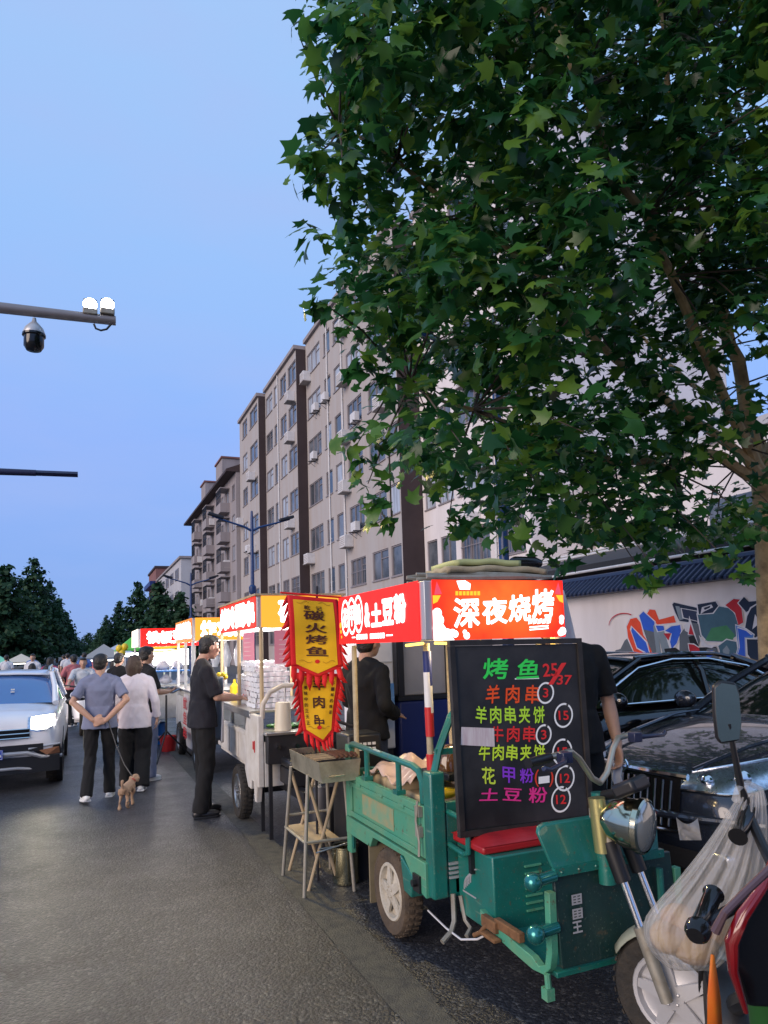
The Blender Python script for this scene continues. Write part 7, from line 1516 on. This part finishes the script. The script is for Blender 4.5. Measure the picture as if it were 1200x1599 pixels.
ol = [(-.028, .078), (.012, .085), (.032, .07), (.036, 0), (.034, -.07), (.026, -.085), (-.026, -.078), (-.036, -.03), (-.036, .05)]
mm = MB(); mm.prism([mc+sd_*x+Vector((0, 0, 1))*z for x, z in ol], -vd*.02); mso = sb_(mm, 'mirror', M['black'], bevel=.006)
mm = MB(); mm.add([mc+vd*.0015+sd_*x*.9+Vector((0, 0, 1))*z*.93 for x, z in ol], [tuple(range(9))]); sb_(mm, 'mirror_glass', mat('mirror_glass', (.55, .55, .42), .06, metal=1), mso, smooth=0)
cw = MB()
cpts = [pd(1215, 1318, 1.62), pd(1192, 1385, 1.56), pd(1160, 1430, 1.54), pd(1143, 1470, 1.54), pd(1145, 1515, 1.56), pd(1165, 1580, 1.6)]
cw.tube(cpts, [.006, .010, .014, .015, .011, .006], 10); sb_(cw, 'front_cowl_edge', RG)
cw = MB(); cw.prism([p+Vector((.02, .015, 0)) for p in cpts]+[pd(1330, 1580, 1.7), pd(1330, 1330, 1.72)], Vector((.06, .03, -.02))); sb_(cw, 'front_cowl', M['blackgloss'], bevel=.01)
cl = MB(); cl.tube([cen+Vector((.10, -.07, -.05)), cen+Vector((.16, .05, -.35)), Vector((1.98, 1.83, .38))], [.04, .035, .03], 10); sb_(cl, 'steering_column', M['black'])
wheel(sc, (2.02, 1.90, .225), .225, .10, (.77, -.64, 0), M['rubber'], M['blackgloss'], False, so_)
fn = MB(); fn.grid(lambda u, v: Vector((2.02, 1.90, .225))+(Vector((.64, .77, 0))*math.cos(R(10)+R(150)*u)+Vector((0, 0, 1))*math.sin(R(10)+R(150)*u))*(.25-.02*(2*v-1)**2)+Vector((.77, -.64, 0))*.06*(2*v-1), 18, 5); sb_(fn, 'front_fender', M['black'], mods=[('SOLIDIFY', dict(thickness=.004))])
bd_ = MB(); bd_.box((1.55, .72, .25), (1.85, 1.45, .32)); sb_(bd_, 'floorboard', M['black'], bevel=.02)
bd_ = MB(); bd_.grid(lambda u, v: Vector((1.47+.30*u+.02*math.sin(v*3), .25+.75*v, .45+.28*math.sin(u*3.14)**.5*(.6+.4*(1-v)))), 12, 12); sb_(bd_, 'body_panel', RG, mods=[('SOLIDIFY', dict(thickness=.01))])
bd_ = MB(); bd_.sph((1.62, .55, .78), (.14, .34, .06), 18, 10); sb_(bd_, 'seat', M['black'])
wheel(sc, (1.62, .30, .225), .225, .11, (1, 0, 0), M['rubber'], M['steel'], True, so_)
rs = MB(); s0 = pd(1112, 1492, 1.52); rs.add([s0+Vector((0, 0, .0)), pd(1116, 1492, 1.52), pd(1126, 1560, 1.53), pd(1130, 1630, 1.54), pd(1106, 1630, 1.53), pd(1107, 1555, 1.52)], [(0, 1, 2, 3, 4, 5)])
ob = rs.build('orange_strap', mat('orange_strap', (.62, .11, .008), .55, var=.5, vs=12, col2=(.6, .24, .01)), None, mods=[('SOLIDIFY', dict(thickness=.004))]); tag(ob, 'orange strap hanging below the near grip of the red scooter', 'strap')
rs = MB(); rs.cyl(pd(1190, 1500, 1.8), pd(1205, 1640, 1.85), .045, n=14); o_ = rs.build('green_jerrycan', mat('green_can', (.02, .09, .02), .4)); tag(o_, 'green plastic can at the lower right edge behind the scooter cowl', 'can')
# plastic bag
bo_ = tuple(pd(1172, 1262, 1.9)); BAG = bpy.data.materials.new('thin_plastic_bag')
BAG.use_nodes = True; nt = BAG.node_tree; pb = nt.nodes['Principled BSDF']; pb.inputs['Base Color'].default_value = (.74, .74, .76, 1); pb.inputs['Roughness'].default_value = .28; pb.inputs['Alpha'].default_value = .30
tcb = nt.nodes.new('ShaderNodeTexCoord'); mpb = nt.nodes.new('ShaderNodeMapping'); mpb.inputs['Rotation'].default_value = (0, .6, .5); mpb.inputs['Scale'].default_value = (1, 1, .35); nb_ = nt.nodes.new('ShaderNodeTexNoise'); nb_.inputs['Scale'].default_value = 26; nb_.inputs['Detail'].default_value = 6; nb_.inputs['Distortion'].default_value = 1.6
vb_ = nt.nodes.new('ShaderNodeTexVoronoi'); vb_.inputs['Scale'].default_value = 22; ab_ = nt.nodes.new('ShaderNodeMath'); bb_ = nt.nodes.new('ShaderNodeBump'); bb_.inputs['Strength'].default_value = .9; bb_.inputs['Distance'].default_value = .012
for a_, b_ in ((tcb.outputs['Object'], mpb.inputs[0]), (mpb.outputs[0], nb_.inputs['Vector']), (mpb.outputs[0], vb_.inputs['Vector']), (nb_.outputs['Fac'], ab_.inputs[0]), (vb_.outputs['Distance'], ab_.inputs[1]), (ab_.outputs[0], bb_.inputs['Height']), (bb_.outputs[0], pb.inputs['Normal'])): nt.links.new(a_, b_)
tb_ = nt.nodes.new('ShaderNodeBsdfTranslucent'); tb_.inputs[0].default_value = (.7, .66, .58, 1); mx = nt.nodes.new('ShaderNodeMixShader'); mx.inputs[0].default_value = .10
nt.links.new(pb.outputs[0], mx.inputs[1]); nt.links.new(tb_.outputs[0], mx.inputs[2]); nt.links.new(mx.outputs[0], nt.nodes['Material Output'].inputs[0])
bag = thing('plastic_bag', bo_, 'translucent white plastic bag stretched down from the far grip of the red scooter', 'bag')
# outline rows: (left px, right px, y px, depth centre, half thickness), from the knotted handle to the bottom
BR_ = [(1150, 1192, 1240, 1.95, .022), (1136, 1198, 1262, 1.95, .035), (1112, 1200, 1300, 1.95, .05), (1082, 1200, 1340, 1.95, .065), (1056, 1198, 1372, 1.95, .08), (1028, 1192, 1402, 1.95, .09), (1006, 1182, 1428, 1.95, .10), (1003, 1168, 1452, 1.95, .105), (1010, 1152, 1475, 1.95, .10), (1024, 1140, 1495, 1.95, .085), (1045, 1122, 1512, 1.95, .05), (1062, 1105, 1516, 1.95, .015)]
nb = 132; vs = []; fs = []
RG_ = random.Random(3)
for i, (l_, r_, y_, D_, th_) in enumerate(BR_):
    t_ = i/(len(BR_)-1)
    # rows follow lines sheared towards the hook so folds radiate from it
    for k in range(nb):
        a = 2*math.pi*k/nb; cx = (l_+r_)/2+(r_-l_)/2*math.cos(a)
        pl_ = (1-.45*t_)*(1.6*abs(math.sin(a*8.5+.8*math.sin(i*.25)))**.5-1+.7*abs(math.sin(a*14.5+1.3))**.6-.3+.6*math.sin(a*5+t_*2))*(1. if i > 0 else .4)
        crk = .5*t_*(math.sin(9*a+7*t_)*math.cos(13*t_+3*a))
        D__ = D_+th_*math.sin(a)+(-.013*pl_+.014*crk)*(1 if math.sin(a) < 0 else -1)
        vs.append(pd(cx+2.5*crk, y_-12*math.cos(a)*(1-t_)*(.6)+3*crk, D__))
for i in range(len(BR_)-1):
    for k in range(nb): fs.append((i*nb+k, i*nb+(k+1) % nb, (i+1)*nb+(k+1) % nb, (i+1)*nb+k))
fs.append(tuple(range((len(BR_)-1)*nb, len(BR_)*nb)))
q = MB(); q.add(vs, fs); q.build('film', BAG, bag, bo_, smooth=180, mods=[('SUBSURF', dict(levels=1, render_levels=1))])
q = MB(); q.grid(lambda u, v: pd(1152+34*u+4*math.sin(5*v), 1246-22*v*(1-.4*u)+3*math.sin(7*u), 1.95-.03*math.sin(3*u)), 8, 8)
q.tube([pd(1150, 1250, 1.93), pd(1152, 1232, 1.92), pd(1168, 1222, 1.94), pd(1188, 1232, 1.97), pd(1192, 1256, 1.97)], [.012, .008, .007, .008, .012], 8); q.build('handle_loop', BAG, bag, bo_)
q = MB(); q.grid(lambda u, v: pd(1062+34*u-6*v, 1312-36*v*(1-.3*math.sin(3*u)), 2.02+.02*math.sin(4*u+3*v)), 8, 8); q.build('loose_flap', BAG, bag, bo_)
cn = MB(); cn.sph(pd(1045, 1462, 1.97), (.055, .05, .045), 14, 9); cn.sph(pd(1085, 1478, 1.95), (.065, .06, .045), 14, 9); cn.sph(pd(1110, 1445, 1.98), (.06, .05, .055), 14, 9); cn.sph(pd(1060, 1435, 1.99), (.05, .05, .04), 14, 9)
cn.build('contents', mat('brown_bag_contents', (.34, .20, .11), .6, var=.6, vs=15, col2=(.5, .36, .12)), bag, bo_)
